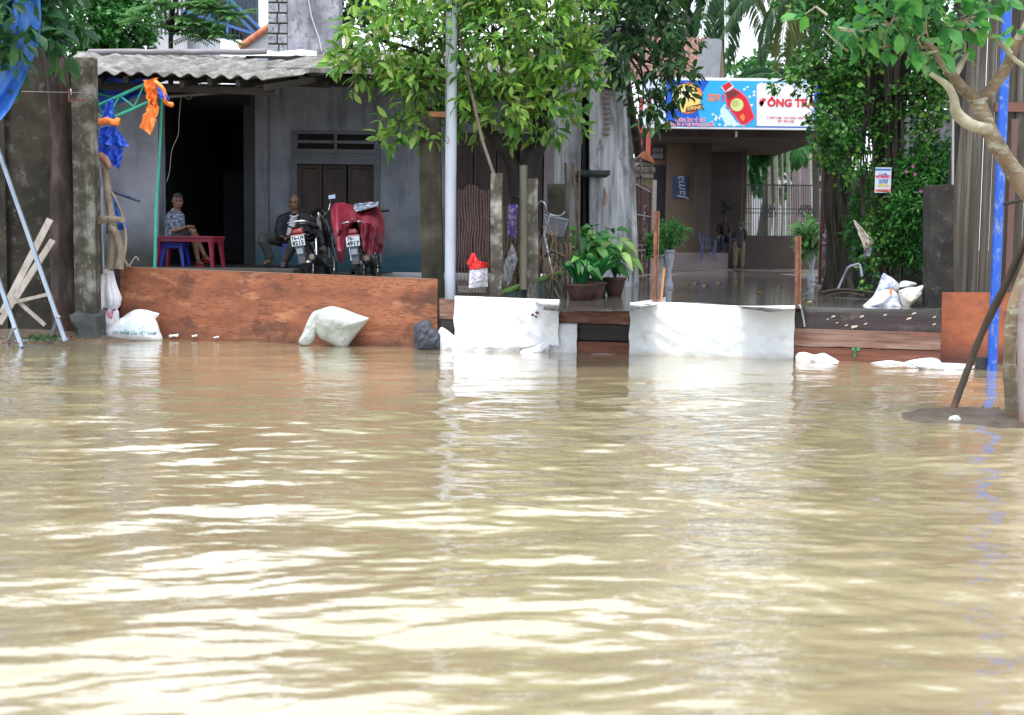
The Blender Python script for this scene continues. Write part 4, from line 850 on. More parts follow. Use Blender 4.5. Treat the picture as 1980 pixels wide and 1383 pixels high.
quadsheet([(186, 266), (242, 270), (231, 328), (188, 300)], 18.97, m_tarp2, 'skirt', '', '', .05, 14, parent=TB2, edge=4)
quadsheet([(206, 196), (218, 190), (222, 232), (196, 232)], 18.98, m_tarp2, 'gathered_neck', '', '', .03, 9, parent=TB2)
m_or = mat('orange cloth', [(.62, .12, .015), (.85, .22, .03), (.90, .35, .10)], 5, rough=.55, bump=.006, bscale=12)
MB().tube(smoothline([P(180, 230, 18.9), P(192, 236, 18.84), P(208, 233, 18.82), P(222, 238, 18.86), P(228, 232, 18.95)], 5), [.05]*6+[.045]*6+[.05]*6+[.04]*3, 8, rough=.2).build('orange_band', m_or, TB2, smooth=True)
OC = empty('orange_cloth', P(300, 200, 18.95), 'orange cloth tied at the truss tip with a rag hanging down', 'cloth')
quadsheet([(276, 156), (306, 150), (304, 206), (288, 206)], 18.98, m_or, 'upper_fold', '', '', .05, 8, parent=OC, edge=4)
quadsheet([(286, 202), (309, 206), (291, 262), (270, 246)], 18.95, m_or, 'rag', '', '', .03, 7, parent=OC, edge=4)
MB().tube(smoothline([P(298, 158, 18.9), P(313, 170, 18.88), P(319, 186, 18.9), P(322, 199, 18.92), P(336, 203, 18.95)], 4), [.03, .04, .045, .04, .035, .03, .03, .035, .04, .045, .04, .035, .03, .03, .035, .04, .02][:17], 8, rough=.2).build('knot', m_or, OC, smooth=True)
quadsheet([(302, 168), (316, 172), (330, 196), (310, 190)], 18.86, m_tarp2, 'blue_scrap', '', '', .02, 5, parent=OC, edge=3)
quadsheet([(212, 372), (224, 388), (250, 442), (204, 452)], 19.0, m_tarp, 'blue_rag', 'bright blue rag caught on the sticks beside the pale log', 'tarp', .04, 6)
# stick pile
m_stick = mat('pale driftwood', [(.10, .075, .05), (.25, .20, .15), (.38, .32, .25)], 7, stretch=(1, 1, .5), rough=.85, bump=.01)
def stick(pts, r, label, m=m_stick, name='dead_branch', grp='dead branches piled behind the tall post', n=8):
    return tag(MB().tube(smoothline([P(*q_) for q_ in pts], 4), list(np.linspace(r, r*.6, 4*(len(pts)-1)+1)), n, rough=.12).build(name, m, smooth=True), label, 'branch', grp)
stick([(190, 425, 18.5), (210, 424, 18.6), (237, 425, 18.3)], .062, 'short thick pale log sticking out level from behind the tall post', name='log', n=12)
stick([(215, 520, 18.9), (219, 470, 18.9), (212, 400, 18.9), (206, 350, 18.95), (200, 310, 18.95)], .075, 'thick upright dead branch close behind the tall post')
stick([(228, 520, 18.85), (232, 480, 18.85), (224, 450, 18.8), (212, 440, 18.8)], .07, 'gnarled pale stump below the level log')
stick([(236, 515, 18.9), (243, 470, 18.9), (240, 430, 18.9), (228, 395, 18.9), (215, 370, 18.9)], .025, 'thin dead branch arching right of the blue rag')
stick([(247, 514, 18.9), (236, 495, 18.85), (225, 485, 18.85)], .02, 'thin forked twig low at the left end of the board')
stick([(268, 504, 18.95), (262, 497, 18.95), (250, 515, 18.9)], .012, 'curled thin twig above the board by the green pole')
stick([(192, 300, 18.9), (205, 310, 18.9), (212, 325, 18.9)], .06, 'reddish broken branch end under the blue skirt', mat('red-brown wood', [(.25, .12, .08), (.4, .22, .17)], 8))
stick([(216, 368, 19.3), (240, 378, 19.2), (270, 389, 19.1)], .03, 'dark blue-black rod leaning on the pale porch wall', mat('blue-black rod', [(.02, .03, .06), (.08, .12, .2)], 18), name='rod', grp=None)
stick([(196, 360, 18.8), (197, 440, 18.8), (201, 530, 18.8)], .022, 'grey upright batten just right of the tall post', mat('grey batten', [(.28, .3, .34)], 5), name='batten', grp=None)
stick([(186, 340, 18.95), (190, 430, 18.95), (193, 530, 18.95)], .045, 'dark upright plank in shade right of the tall post', mat('dark batten', [(.02, .025, .035)], 5), name='dark_batten', grp=None)
for k, (a_, b_) in enumerate((((242, 268), (262, 245)), ((246, 262), (264, 240)))): pass

# ================================================================ PEOPLE
m_skin = mat('brown skin', [(.12, .06, .038), (.18, .095, .06)], 8, rough=.55)
m_skin2 = mat('tan skin', [(.17, .085, .053), (.24, .13, .085)], 8, rough=.5)
m_hair = mat('short grey-black hair', [(.012, .011, .011), (.05, .048, .045)], 40, rough=.8)
m_eye = mat('dark eye', [(.015, .012, .01)], rough=.2)
m_lip = mat('lip', [(.17, .06, .05)], rough=.5)
def head_pts(c, M, mb, s=1.0):
    """skull, jaw, nose, brow, lips, ears: closed pieces, fused later"""
    def T(x, y, z): return Vector(c)+M @ (Vector((x, y, z))*s)
    def el(x, y, z, rx, ry, rz, n=14): 
        k = len(mb.v); mb.ball((0, 0, 0), 1, n, 10, f=lambda p: T(x+p.x*rx, y+p.y*ry, z+p.z*rz))
    el(0, .012, .030, .074, .092, .090, 20); el(0, -.022, -.045, .056, .062, .066, 16); el(0, -.052, -.088, .028, .024, .020)
    el(0, -.076, .018, .050, .018, .012); el(0, -.092, -.018, .012, .018, .026); el(0, -.100, -.034, .017, .015, .011)
    for sx in (-1, 1):
        el(sx*.042, -.062, -.028, .024, .022, .020); el(sx*.076, .010, -.012, .010, .020, .032); el(sx*.048, -.03, -.062, .018, .03, .03)
    el(0, -.078, -.060, .024, .014, .006); el(0, -.076, -.070, .021, .014, .007)
    mb.tube([T(0, .02, -.05), T(0, .03, -.12), T(0, .03, -.17)], [.052*s, .050*s, .058*s], 12)
def hand(mb, wrist, dirv, up, s=1.0, curl=.5, side=1):
    w_ = Vector(wrist); d = Vector(dirv).normalized(); u = Vector(up); sd_ = d.cross(u).normalized()*side; u = sd_.cross(d).normalized()*side
    pc = w_+d*.045*s
    mb.ball((0, 0, 0), 1, 12, 8, f=lambda p: pc+sd_*p.x*.040*s+d*p.y*.050*s+u*p.z*.016*s)
    for k, (off, L_) in enumerate(((-.028, .064), (-.010, .074), (.009, .070), (.027, .056))):
        a_ = pc+sd_*off*s+d*.038*s; p1 = a_+d*L_*.45*s-u*.012*curl*s; p2 = p1+(d*(1-curl)-u*curl).normalized()*L_*.32*s; p3 = p2+(d*(.6-curl)-u*(curl+.3)).normalized()*L_*.25*s
        mb.tube([a_, p1, p2, p3], [.0095*s, .009*s, .0085*s, .0065*s], 7)
    a_ = pc-sd_*.030*s-d*.02*s; mb.tube([a_, a_-sd_*.022*s+d*.022*s-u*.01*s, a_-sd_*.024*s+d*.050*s-u*.02*s], [.012*s, .010*s, .008*s], 7)
def face_bits(parent, c, M, s=1.0, hair='bald', white_hair=False):
    def T(x, y, z): return Vector(c)+M @ (Vector((x, y, z))*s)
    for sx in (-1, 1):
        MB().ball((0, 0, 0), 1, 8, 6, f=lambda p: T(sx*.030+p.x*.0105, -.083+p.y*.006, .000+p.z*.0052)).build('eye', m_eye, parent)
        MB().tube([T(sx*.015, -.090, .018), T(sx*.032, -.088, .022), T(sx*.046, -.076, .016)], .0035*s, 5).build('eyebrow', m_hair, parent)
    MB().tube([T(-.022, -.083, -.064), T(0, -.0925, -.065), T(.022, -.083, -.064)], .0032*s, 6).build('mouth', m_lip, parent)
    h_ = MB()
    if hair == 'bald':
        h_.grid(lambda u, v: T(.0785*math.sin((u-.5)*3.9), .012+.0965*math.cos((u-.5)*3.9), -.045+.075*v+.006*math.sin(u*30)), 30, 6, .003, off=Vector((0, 0, .3)))
    else:
        def hf(u, v):
            th = (u-.5)*2*PI; ph = PI/2*(1-v); fr = math.cos(th)            # fr=1 is the back
            lo = -.075 if fr > -.25 else .052; z0 = lo; z = z0+(.125-z0)*v
            r_ = math.sqrt(max(0, 1-((z-.03)/.097)**2)) if z > .03 else 1
            return T(.081*math.sin(th)*r_, .014+.099*math.cos(th)*r_+(0 if z > .03 else .0), z)
        h_.grid(hf, 40, 14)
    h_.build('hair', m_hair, parent, smooth=80)
def limb(mb, pts, rad, n=12): mb.tube(smoothline(pts, 3), [x for x in np.interp(np.linspace(0, len(rad)-1, 3*(len(pts)-1)+1), range(len(rad)), rad)], n); [mb.ball(p, r*1.0, 10, 8) for p, r in zip(pts, rad)]
def feet(mb, ank, dirv, s=1.0):
    d = Vector(dirv); d.z = 0; d.normalize(); a_ = Vector(ank); sd_ = Vector((d.y, -d.x, 0))
    for t, r, zz in ((-.03, .030, -.045), (.03, .030, -.035), (.09, .030, -.05), (.14, .034, -.055)): mb.ball(a_+d*t*s+Vector((0, 0, zz*s)), (r*s, r*s, r*.7*s), 10, 6)
    mb.tube([a_+d*.02*s+Vector((0, 0, -.02)), a_+d*.14*s+Vector((0, 0, -.055*s))], [.036*s, .026*s], 10)
    for k in range(5): mb.tube([a_+d*.14*s+sd_*(k-2)*.013*s+Vector((0, 0, -.058*s)), a_+d*(.185-.006*abs(k-1))*s+sd_*(k-2)*.014*s+Vector((0, 0, -.062*s))], [.010*s, .008*s], 6)
def person(origin, J, label, skin, clothes, head_rot=(0, 0, 0), hair='bald', s=1.0, hands=True, voxel=.0075, sandals=None, group=None):
    """J: joint -> local position (x right, y away from the camera, z up), feet at z 0"""
    o = empty('person', origin, label, 'person', group); O_ = Vector(origin)
    W = {k: O_+Vector(v)*s for k, v in J.items()}
    M = Matrix.Rotation(head_rot[2], 3, 'Z') @ Matrix.Rotation(head_rot[0], 3, 'X') @ Matrix.Rotation(head_rot[1], 3, 'Y')
    b = MB(); head_pts(W['head'], M, b, s)
    nk = W['neck']; mid = (W['hipL']+W['hipR'])/2
    limb(b, [W['head']+M @ Vector((0, .03, -.13)), nk, nk.lerp(mid, .3), nk.lerp(mid, .65), mid], [.05*s, .06*s, .12*s, .11*s, .13*s], 14)
    for q in 'LR':
        limb(b, [nk, W['sh'+q]], [.05*s, .055*s]); limb(b, [W['sh'+q], W['el'+q], W['wr'+q]], [.052*s, .038*s, .024*s])
        limb(b, [W['hip'+q], W['kn'+q], W['kn'+q].lerp(W['an'+q], .35)+Vector((0, .02, 0)), W['an'+q]], [.088*s, .056*s, .050*s, .032*s]); feet(b, W['an'+q], W['toe'+q]-W['an'+q], s)
        hand(b, W['wr'+q], W['hand'+q]-W['wr'+q], J.get('palm'+q, (0, 0, 1)), s, .45, 1 if q == 'R' else -1)
    modmesh(b, 'body', skin, o, voxel)
    face_bits(o, W['head'], M, s, hair)
    for nm, kind, m in clothes:
        c_ = MB()
        if kind in ('shirt', 'jacket', 'undershirt'):
            t = {'shirt': .012, 'jacket': .030, 'undershirt': .014}[kind]*s
            limb(c_, [nk.lerp(mid, .04 if kind != 'jacket' else .08), nk.lerp(mid, .3), nk.lerp(mid, .65), mid], [.085*s+t*.4, .128*s+t, .120*s+t, .135*s+t], 16)
            for q in 'LR':
                limb(c_, [nk.lerp(W['sh'+q], .5), W['sh'+q]], [.065*s+t*.6, .062*s+t])
                if kind == 'shirt': limb(c_, [W['sh'+q], W['sh'+q].lerp(W['el'+q], .75)], [.060*s+t, .058*s+t])
                elif kind == 'jacket': limb(c_, [W['sh'+q], W['el'+q], W['el'+q].lerp(W['wr'+q], .92)], [.062*s+t, .055*s+t, .040*s+t])
        elif kind in ('trousers', 'shorts'):
            limb(c_, [mid+Vector((0, 0, .07)), mid], [.13*s, .145*s])
            for q in 'LR':
                if kind == 'trousers': limb(c_, [W['hip'+q], W['kn'+q], W['kn'+q].lerp(W['an'+q], .45), W['kn'+q].lerp(W['an'+q], .86)], [.105*s, .082*s, .072*s, .066*s])
                else: limb(c_, [W['hip'+q], W['hip'+q].lerp(W['kn'+q], .8)], [.10*s, .080*s])
        mv = wobble(c_, .008*s, 9, 3); modmesh(mv, nm, m, o, voxel*1.1)
    if sandals:
        for q in 'LR':
            a_ = W['an'+q]; d = (W['toe'+q]-a_); d.z = 0; d.normalize(); sd_ = Vector((d.y, -d.x, 0))
            f = MB().prism([a_+d*t+sd_*w_+Vector((0, 0, -.086*s)) for t, w_ in ((-.06, -.03), (-.06, .03), (.05, .036), (.15, .044), (.21, .025), (.21, -.025), (.15, -.044), (.05, -.036))], (0, 0, -.018))
            f.tube(smoothline([a_+d*.11+sd_*.04+Vector((0, 0, -.07)), a_+d*.10+Vector((0, 0, -.022)), a_+d*.11-sd_*.04+Vector((0, 0, -.07))], 4), .011, 6); f.build('sandal', sandals, o)
    return o
# old man on the blue stool
Ym = 20.75; so = P(560, 521, Ym); so.z = ZF
k = 1/S(Ym)
def jp(px, py, dy=0): return ((px-560)*k, dy, (521-py)*k)
J = dict(head=jp(571, 397, -.10), neck=jp(567, 419, -.02), shL=jp(594, 430, 0), shR=jp(546, 431, -.01), elL=jp(600, 462, -.05), elR=jp(541, 459, -.05), wrL=jp(571, 462, -.30), wrR=jp(549, 461, -.30), handL=jp(562, 464, -.37), handR=jp(559, 464, -.36),
    hipL=jp(578, 471, .02), hipR=jp(555, 471, .02), knL=jp(579, 470, -.42), knR=jp(517, 466, -.38), anL=jp(559, 510, -.42), anR=jp(530, 506, -.30), toeL=jp(560, 514, -.62), toeR=jp(514, 512, -.55), palmL=(0, .3, 1), palmR=(0, .3, 1))
m_jack = mat('black jacket', [(.005, .006, .009), (.010, .012, .018)], 6, rough=.75); m_trs = mat('grey-green trousers', [(.028, .030, .027), (.055, .057, .05)], 6, rough=.85)
man = person(so, J, 'old bald man in black jacket and grey trousers sitting on a blue stool', m_skin, [('trousers', 'trousers', m_trs), ('jacket', 'jacket', m_jack)], head_rot=(.05, 0, .05), hair='bald', sandals=mat('dark sandal', [(.03, .018, .012)]))
sh = mat('pale lilac shirt', [(.42, .40, .47), (.56, .54, .60)], 8, rough=.7)
nk = P(568, 424, Ym-.17)
MB().grid(lambda u, v: P(562+13*u-9*v*(1-u*.3), 417+38*v, Ym-.175-.03*math.sin(PI*u)-.01*v), 8, 12, .006).build('shirt_front', sh, man, smooth=70)
MB().tube([P(561, 417, Ym-.19), P(569, 421, Ym-.225), P(577, 415, Ym-.19)], [.012, .014, .012], 6).build('collar', sh, man)
# woman, sitting with crossed legs, looking at the camera
Yw = 20.5; so2 = P(345, 521, Yw); so2.z = ZF; k = 1/S(Yw)
def jw(px, py, dy=0): return ((px-345)*k, dy, (521-py)*k)
J = dict(head=jw(346, 396, -.04), neck=jw(339, 417, .03), shL=jw(352, 427, -.07), shR=jw(328, 426, .08), elL=jw(353, 450, -.14), elR=jw(332, 452, -.06), wrL=jw(366, 446, -.22), wrR=jw(360, 449, -.24), handL=jw(374, 444, -.2), handR=jw(370, 444, -.27),
    hipL=jw(340, 470, -.07), hipR=jw(332, 470, .08), knL=jw(375, 450, -.14), knR=jw(371, 460, .10), anL=jw(386, 507, -.10), anR=jw(392, 500, .14), toeL=jw(400, 514, -.28), toeR=jw(406, 508, -.0), palmL=(0, -.4, 1), palmR=(0, -.4, 1))
m_bl = mat('blue and white patterned blouse', [(.03, .05, .10), (.06, .09, .16), (.34, .37, .44)], 34, rough=.75, contrast=.08, detail=3); m_shr = mat('dark shorts', [(.03, .03, .04)])
woman = person(so2, J, 'elderly woman in patterned blouse sitting cross-legged behind the dark red bench', m_skin2, [('shorts', 'shorts', m_shr), ('blouse', 'shirt', m_bl)], head_rot=(.05, .05, .35), hair='short', sandals=mat('red sandal', [(.5, .03, .03)]))
# stools and bench (moulded plastic)
def legtable(name, label, cat, x0, x1, y_, Y0, Y1, m, h, topth=.035, splay=.05, group=None, legw=.06, arch=True):
    """rectangular plastic seat on four tapering legs; (x0,Y0) near-left .. (x1,Y1) far-right in metres, z from floor"""
    o = empty(name, ((x0+x1)/2, (Y0+Y1)/2, ZF), label, cat, group); z = ZF+h
    t = MB().box((x0, Y0, z-topth), (x1, Y1, z)); t.box((x0+.015, Y0+.015, z-topth-.05), (x1-.015, Y0+.03, z-topth)); t.box((x0+.015, Y1-.03, z-topth-.05), (x1-.015, Y1-.015, z-topth)); t.box((x0+.015, Y0+.031, z-topth-.05), (x0+.03, Y1-.031, z-topth)); t.box((x1-.03, Y0+.031, z-topth-.05), (x1-.015, Y1-.031, z-topth))
    t.build('seat', m, o, bevel=.008)
    for sx, xx in ((-1, x0+.045), (1, x1-.045)):
        for sy, yy in ((-1, Y0+.045), (1, Y1-.045)):
            a_ = Vector((xx, yy, z-topth)); b_ = Vector((xx+sx*splay, yy+sy*splay, ZF)); q = MB()
            vs = []
            for c_, w_ in ((a_+Vector((0, 0, .0)), legw*1.5), (a_.lerp(b_, .2), legw), (b_, legw*.7)):
                for dx, dy in ((-1, -1), (1, -1), (1, 1), (-1, 1)): vs.append(c_+Vector((dx*w_/2-sx*0, dy*w_/2, 0)))
            fs = [(3, 2, 1, 0), (8, 9, 10, 11)]+[(4*k_+i, 4*k_+(i+1) % 4, 4*k_+4+(i+1) % 4, 4*k_+4+i) for k_ in range(2) for i in range(4)]
            q.add(vs, fs).build('leg', m, o, bevel=.006)
    return o
m_red = mat('dark red plastic', [(.13, .006, .02), (.19, .01, .032)], 4, rough=.38); m_bluep = mat('deep blue plastic', [(.008, .02, .30), (.012, .035, .42)], 3, rough=.35)
so_ = empty
Yb = 19.95
bench = empty('plastic_bench', (P(375, 480, Yb).x, Yb, ZF), 'dark red plastic bench standing on the porch before the seated woman', 'bench')
# bench is turned: long axis from upper left to lower right
pa, pb_ = Vector((P(310, 455, 20.35).x, 20.32, 0)), Vector((P(420, 478, 19.75).x, 19.78, 0)); ax = (pb_-pa).normalized(); ay = Vector((-ax.y, ax.x, 0)); hb = .46; L_ = (pb_-pa).length
Mb = Matrix(((ax.x, ay.x, 0, pa.x), (ax.y, ay.y, 0, pa.y), (0, 0, 1, ZF), (0, 0, 0, 1)))
def bb(a_, b_): return MB().box(a_, b_, M=Mb)
t = bb((0, -.11, hb-.035), (L_, .17, hb)); t.box((.01, -.10, hb-.09), (L_-.01, -.085, hb-.036), M=Mb); t.box((.01, .145, hb-.09), (L_-.01, .16, hb-.036), M=Mb); t.box((L_-.025, -.084, hb-.09), (L_-.01, .144, hb-.036), M=Mb); t.box((.01, -.084, hb-.09), (.025, .144, hb-.036), M=Mb)
t.build('seat', m_red, bench, bevel=.008)
for xx, sx in ((.06, -1), (L_-.06, 1)):
    for yy, sy in ((-.07, -1), (.13, 1)):
        vs = []
        for z_, w_, o_ in ((hb-.036, .085, 0), (hb-.16, .055, .005), (0, .042, .04)):
            for dx, dy in ((-1, -1), (1, -1), (1, 1), (-1, 1)): vs.append(Mb @ Vector((xx+sx*o_+dx*w_/2, yy+sy*o_*.5+dy*w_/2, z_)))
        MB().add(vs, [(3, 2, 1, 0), (8, 9, 10, 11)]+[(4*k_+i, 4*k_+(i+1) % 4, 4*k_+4+(i+1) % 4, 4*k_+4+i) for k_ in range(2) for i in range(4)]).build('leg', m_red, bench, bevel=.005)
legtable('plastic_stool', 'blue plastic stool under the seated woman', 'stool', so2.x-.22, so2.x+.12, 0, Yw-.2, Yw+.18, m_bluep, .36)
legtable('plastic_stool', 'blue plastic stool under the old man', 'stool', so.x-.08, so.x+.26, 0, Ym-.19, Ym+.2, m_bluep, .36)
bk = MB().box((so.x-.13, Ym+.21, ZF+.36), (so.x-.05, Ym+.25, ZF+.50)); bk.build('back_corner', m_bluep, [o for o in bpy.data.objects if o.name.startswith('plastic_stool') and 'man' in o['label'] and 'woman' not in o['label']][0], bevel=.015)

# ================================================================ MOTORBIKES (local: x right, y forward = away, z up)
m_bk = mat('black bike paint', [(.010, .010, .013)], rough=.18, coat=.6); m_eng = mat('oily alloy', [(.08, .075, .07), (.2, .19, .18)], 18, rough=.45, metal=.6); m_tl = mat('red tail lens', [(.22, .008, .010)], rough=.15, coat=.8)
m_plate = mat('white number plate', [(.62, .68, .74)], rough=.5); m_num = mat('plate digits', [(.02, .02, .03)]); m_seat = mat('black vinyl', [(.016, .016, .018)], 10, rough=.5); m_gmud = mat('grey-blue mudguard', [(.10, .12, .15), (.15, .18, .22)], 5, rough=.4)
def tor(mb, c, R, r, ax='x', n=36, m_=10):
    vs = []; 
    for i in range(n):
        t = 2*PI*i/n
        for j in range(m_):
            p_ = 2*PI*j/m_; rr = R+r*math.cos(p_); vs.append((c[0]+r*.9*math.sin(p_), c[1]+rr*math.cos(t), c[2]+rr*math.sin(t)))
    return mb.add(vs, [(i*m_+j, i*m_+(j+1) % m_, ((i+1) % n)*m_+(j+1) % m_, ((i+1) % n)*m_+j) for i in range(n) for j in range(m_)])
def lb(mb, name, m, par, **k): return mb.build(name, m, par, local=True, **k)
def wheel(o, y):
    w_ = lb(tor(MB(), (0, y, .30), .262, .042), 'wheel', rubber, o, smooth=True)
    rim = tor(MB(), (0, y, .30), .222, .014); rim.tube([(-.05, y, .3), (.05, y, .3)], .045, 12); lb(rim, 'rim', chrome, w_, smooth=True)
    sp = MB()
    for k_ in range(18): t = 2*PI*k_/18; sp.tube([(.03*(-1)**k_, y, .30), (0, y+.21*math.cos(t), .30+.21*math.sin(t))], .0025, 4)
    q = lb(sp, 'spokes', chrome, w_, fix=False)
    return w_
def motorbike(origin, label, lean, yaw, digits, group, covered=False):
    o = empty('motorbike', origin, label, 'motorbike', group, rot=(0, lean, yaw))
    wheel(o, .30); wheel(o, 1.52)
    lb(MB().tube([(0, .1, .58), (0, .12, .66), (0, .6, .70), (0, 1.0, .72)], [.04, .06, .07, .05], 10, sx=1), 'frame', m_bk, o, smooth=True)
    lb(MB().grid(lambda u, v: Vector(((u-.5)*.13, .08+.26*(1-math.cos(v*1.5)), .72-.40*math.sin(v*0)-.0)) if False else Vector(((u-.5)*.12*(1-.2*v), .30-.36*math.sin(.35+v*1.25), .30+.36*math.cos(.35+v*1.25)+.0)), 6, 12, .006, off=Vector((0, 1, 0))), 'rear_mudguard', m_bk, o, smooth=True)
    lb(MB().grid(lambda u, v: Vector(((u-.5)*.11, 1.52-.34*math.cos(v*2.2+.3), .30+.34*math.sin(v*2.2+.3))), 5, 14, .005, off=Vector((0, 0, 1))), 'front_mudguard', m_bk, o, smooth=True)
    # tail section
    tail = lb(MB().ball((0, 0, 0), 1, 20, 12, f=lambda p: Vector((math.copysign(abs(p.x)**.7, p.x)*.135*(1-.25*max(0, p.z)), .12+p.y*.22, .74+math.copysign(abs(p.z)**.8, p.z)*.085))), 'tail_cowl', m_bk, o, smooth=True)
    lb(MB().ball((0, 0, 0), 1, 18, 10, f=lambda p: Vector((math.copysign(abs(p.x)**.5, p.x)*.085*(1-.2*p.z), -.075+p.y*.045, .735+math.copysign(abs(p.z)**.6, p.z)*.045))), 'tail_light', m_tl, o, smooth=True)
    lb(MB().ball((0, 0, 0), 1, 14, 8, f=lambda p: Vector((p.x*.115, -.085+p.y*.02, .685+p.z*.012))), 'reflector_strip', mat('pinkish reflector', [(.6, .25, .28)], rough=.2), o, smooth=True)
    lb(MB().tube(smoothline([(-.15, .35, .80), (-.155, .05, .83), (-.12, -.06, .865), (.0, -.085, .875), (.12, -.06, .865), (.155, .05, .83), (.15, .35, .80)], 5), .013, 8), 'grab_rail', chrome, o, smooth=True)
    lb(MB().ball((0, 0, 0), 1, 20, 10, f=lambda p: Vector((p.x*.13*(1-.2*p.y), .48+p.y*.40, .82+math.copysign(abs(p.z)**.6, p.z)*.05+.02*p.y**2))), 'seat', m_seat, o, smooth=True)
    pl = lb(MB().box((-.095, -.125, .535), (.095, -.121, .675)), 'number_plate', m_plate, o, bevel=.002)
    pl.data.transform(Matrix.Translation((0, 0, 0)))
    lettering(digits[0], (0 if len(digits[0]) > 3 else -.03, -.128, .640), (1, 0, 0), (0, 0, 1), .066, m_num, pl, bold=.0022, local=True, sx=1.05)
    lettering(digits[1], (0, -.128, .572), (1, 0, 0), (0, 0, 1), .080, m_num, pl, bold=.003, local=True, sx=1.05)
    lb(MB().grid(lambda u, v: Vector(((u-.5)*(.13-.03*v), -.10+.05*v, .53-.16*v)), 5, 5, .005), 'mud_flap', m_gmud, o)
    lb(MB().box((-.045, -.1, .42), (.045, -.085, .50)), 'flap_badge', mat('dull silver', [(.28, .3, .36)], metal=.3, rough=.4), o, bevel=.004)
    # running gear
    eng = MB().ball((0, .85, .36), (.14, .20, .13), 14, 9); eng.tube([(0, .95, .40), (0, 1.12, .48)], .085, 12); eng.box((-.15, .70, .26), (.15, .95, .34)); lb(eng, 'engine', m_eng, o, smooth=40)
    lb(MB().tube([(.12, .95, .30), (.15, .7, .22), (.165, .35, .26), (.17, .05, .33)], [.022, .024, .03, .03], 10).tube([(.165, .40, .26), (.17, .0, .34), (.17, -.14, .36)], [.04, .058, .052], 16), 'exhaust', black, o, smooth=50)
    lb(MB().tube([(.17, -.141, .36), (.17, -.146, .36)], [.034, .030], 16), 'exhaust_tip', mat('bronze end cap', [(.3, .22, .15)], metal=.5), o)
    for sx in (-1, 1):
        lb(MB().tube([(sx*.12, .30, .34), (sx*.13, .36, .62)], [.022, .022], 10).tube([(sx*.123, .315, .43), (sx*.129, .35, .58)], [.033, .033], 10, rough=.0), 'shock_absorber', chrome, o, smooth=True)
        lb(MB().tube([(sx*.09, 1.52, .30), (sx*.085, 1.30, .95)], .02, 8), 'fork', chrome, o, smooth=True)
        lb(MB().beam((sx*.085, .30, .30), (sx*.085, .80, .32), .03, .04), 'swing_arm', m_eng, o)
        lb(MB().ball((0, 0, 0), 1, 16, 10, f=lambda p: Vector((sx*.12+p.x*.035, .62+p.y*.24, .62+p.z*.12))), 'side_panel', m_bk, o, smooth=True)
        lb(MB().tube([(sx*.10, .75, .22), (sx*.23, .75, .21)], .012, 8), 'foot_peg', rubber, o)
    lb(MB().ball((0, 0, 0), 1, 18, 10, f=lambda p: Vector((p.x*.16*(1-.15*p.z), 1.22+p.y*.17, .80+p.z*.28))), 'leg_shield', m_bk, o, smooth=True)
    lb(MB().ball((0, 1.30, 1.0), (.13, .12, .10), 16, 10), 'headlight_cowl', m_bk, o, smooth=True)
    hb_ = lb(MB().tube(smoothline([(-.34, 1.02, 1.02), (-.2, 1.10, 1.03), (-.08, 1.2, .98), (.08, 1.2, .98), (.2, 1.10, 1.03), (.34, 1.02, 1.02)], 5), .012, 8), 'handlebar', chrome, o, smooth=True)
    for sx in (-1, 1):
        lb(MB().tube([(sx*.22, 1.08, 1.03), (sx*.36, 1.01, 1.02)], .019, 10), 'grip', rubber, hb_, smooth=True)
        if not covered:
            mi = lb(MB().tube([(sx*.19, 1.10, 1.03), (sx*.22, 1.12, 1.13), (sx*.25, 1.10, 1.19)], .006, 6), 'mirror', chrome, o)
            lb(MB().ball((0, 0, 0), 1, 16, 8, f=lambda p: Vector((sx*.27+math.copysign(abs(p.x)**.6, p.x)*.065, 1.10+p.y*.015, 1.22+math.copysign(abs(p.z)**.6, p.z)*.042))), 'mirror_housing', black, mi, smooth=True)
            lb(MB().box((sx*.27-.05, 1.080, 1.193), (sx*.27+.05, 1.083, 1.247)), 'mirror_glass', mat('mirror glass', [(.25, .3, .38)], rough=.05, metal=1), mi)
    lb(MB().tube([(-.12, .72, .24), (-.20, .66, .03)], .009, 6), 'side_stand', m_eng, o)
    return o
Yk = 19.75; ZB = .78
o1 = P(592, 527, Yk); o1.z = ZB
bike1 = motorbike(o1, 'black motorbike parked on the porch beside the old man, plate and red tail light showing', math.radians(-8), math.radians(-7), ('76-U9', '8215'), 'motorbikes parked on the porch')
o2 = P(694, 527, Yk-.12); o2.z = ZB
bike2 = motorbike(o2, 'motorbike parked under a dark red rain cape, silver muffler end showing', math.radians(-6), math.radians(-4), ('76-', '4917'), 'motorbikes parked on the porch', covered=True)
for b_ in (bike1, bike2): b_.scale = (1.05, 1.0, 1.05)
# red cape over bike 2
m_cape = mat('dark red rain cape', [(.09, .004, .013), (.16, .007, .022), (.22, .02, .04)], 3, rough=.5, bump=.004, bscale=8)
CP = empty('rain_cape', P(690, 400, Yk), 'dark red rain cape draped over the right motorbike', 'cape')
Yc = Yk-.12
def topline(u):   # photo outline of the cape's upper edge
    return np.interp(u, [0, .08, .25, .45, .62, .80, .90, 1], [400, 393, 391, 397, 395, 389, 391, 400])
Ll = smoothline([(634, 398, 0), (638, 430, 0), (646, 458, 0), (652, 486, 0), (657, 508, 0)], 5); Lr = smoothline([(735, 391, 0), (742, 412, 0), (749, 437, 0), (743, 460, 0), (741, 492, 0)], 5)
hemx = [634, 655, 660, 668, 676, 688, 698, 712, 728, 742]
def bott(u): return float(np.interp(u, [0, .06, .14, .17, .24, .34, .46, .55, .60, .70, .85, 1], [474, 508, 509, 484, 450, 428, 432, 470, 488, 484, 489, 492]))
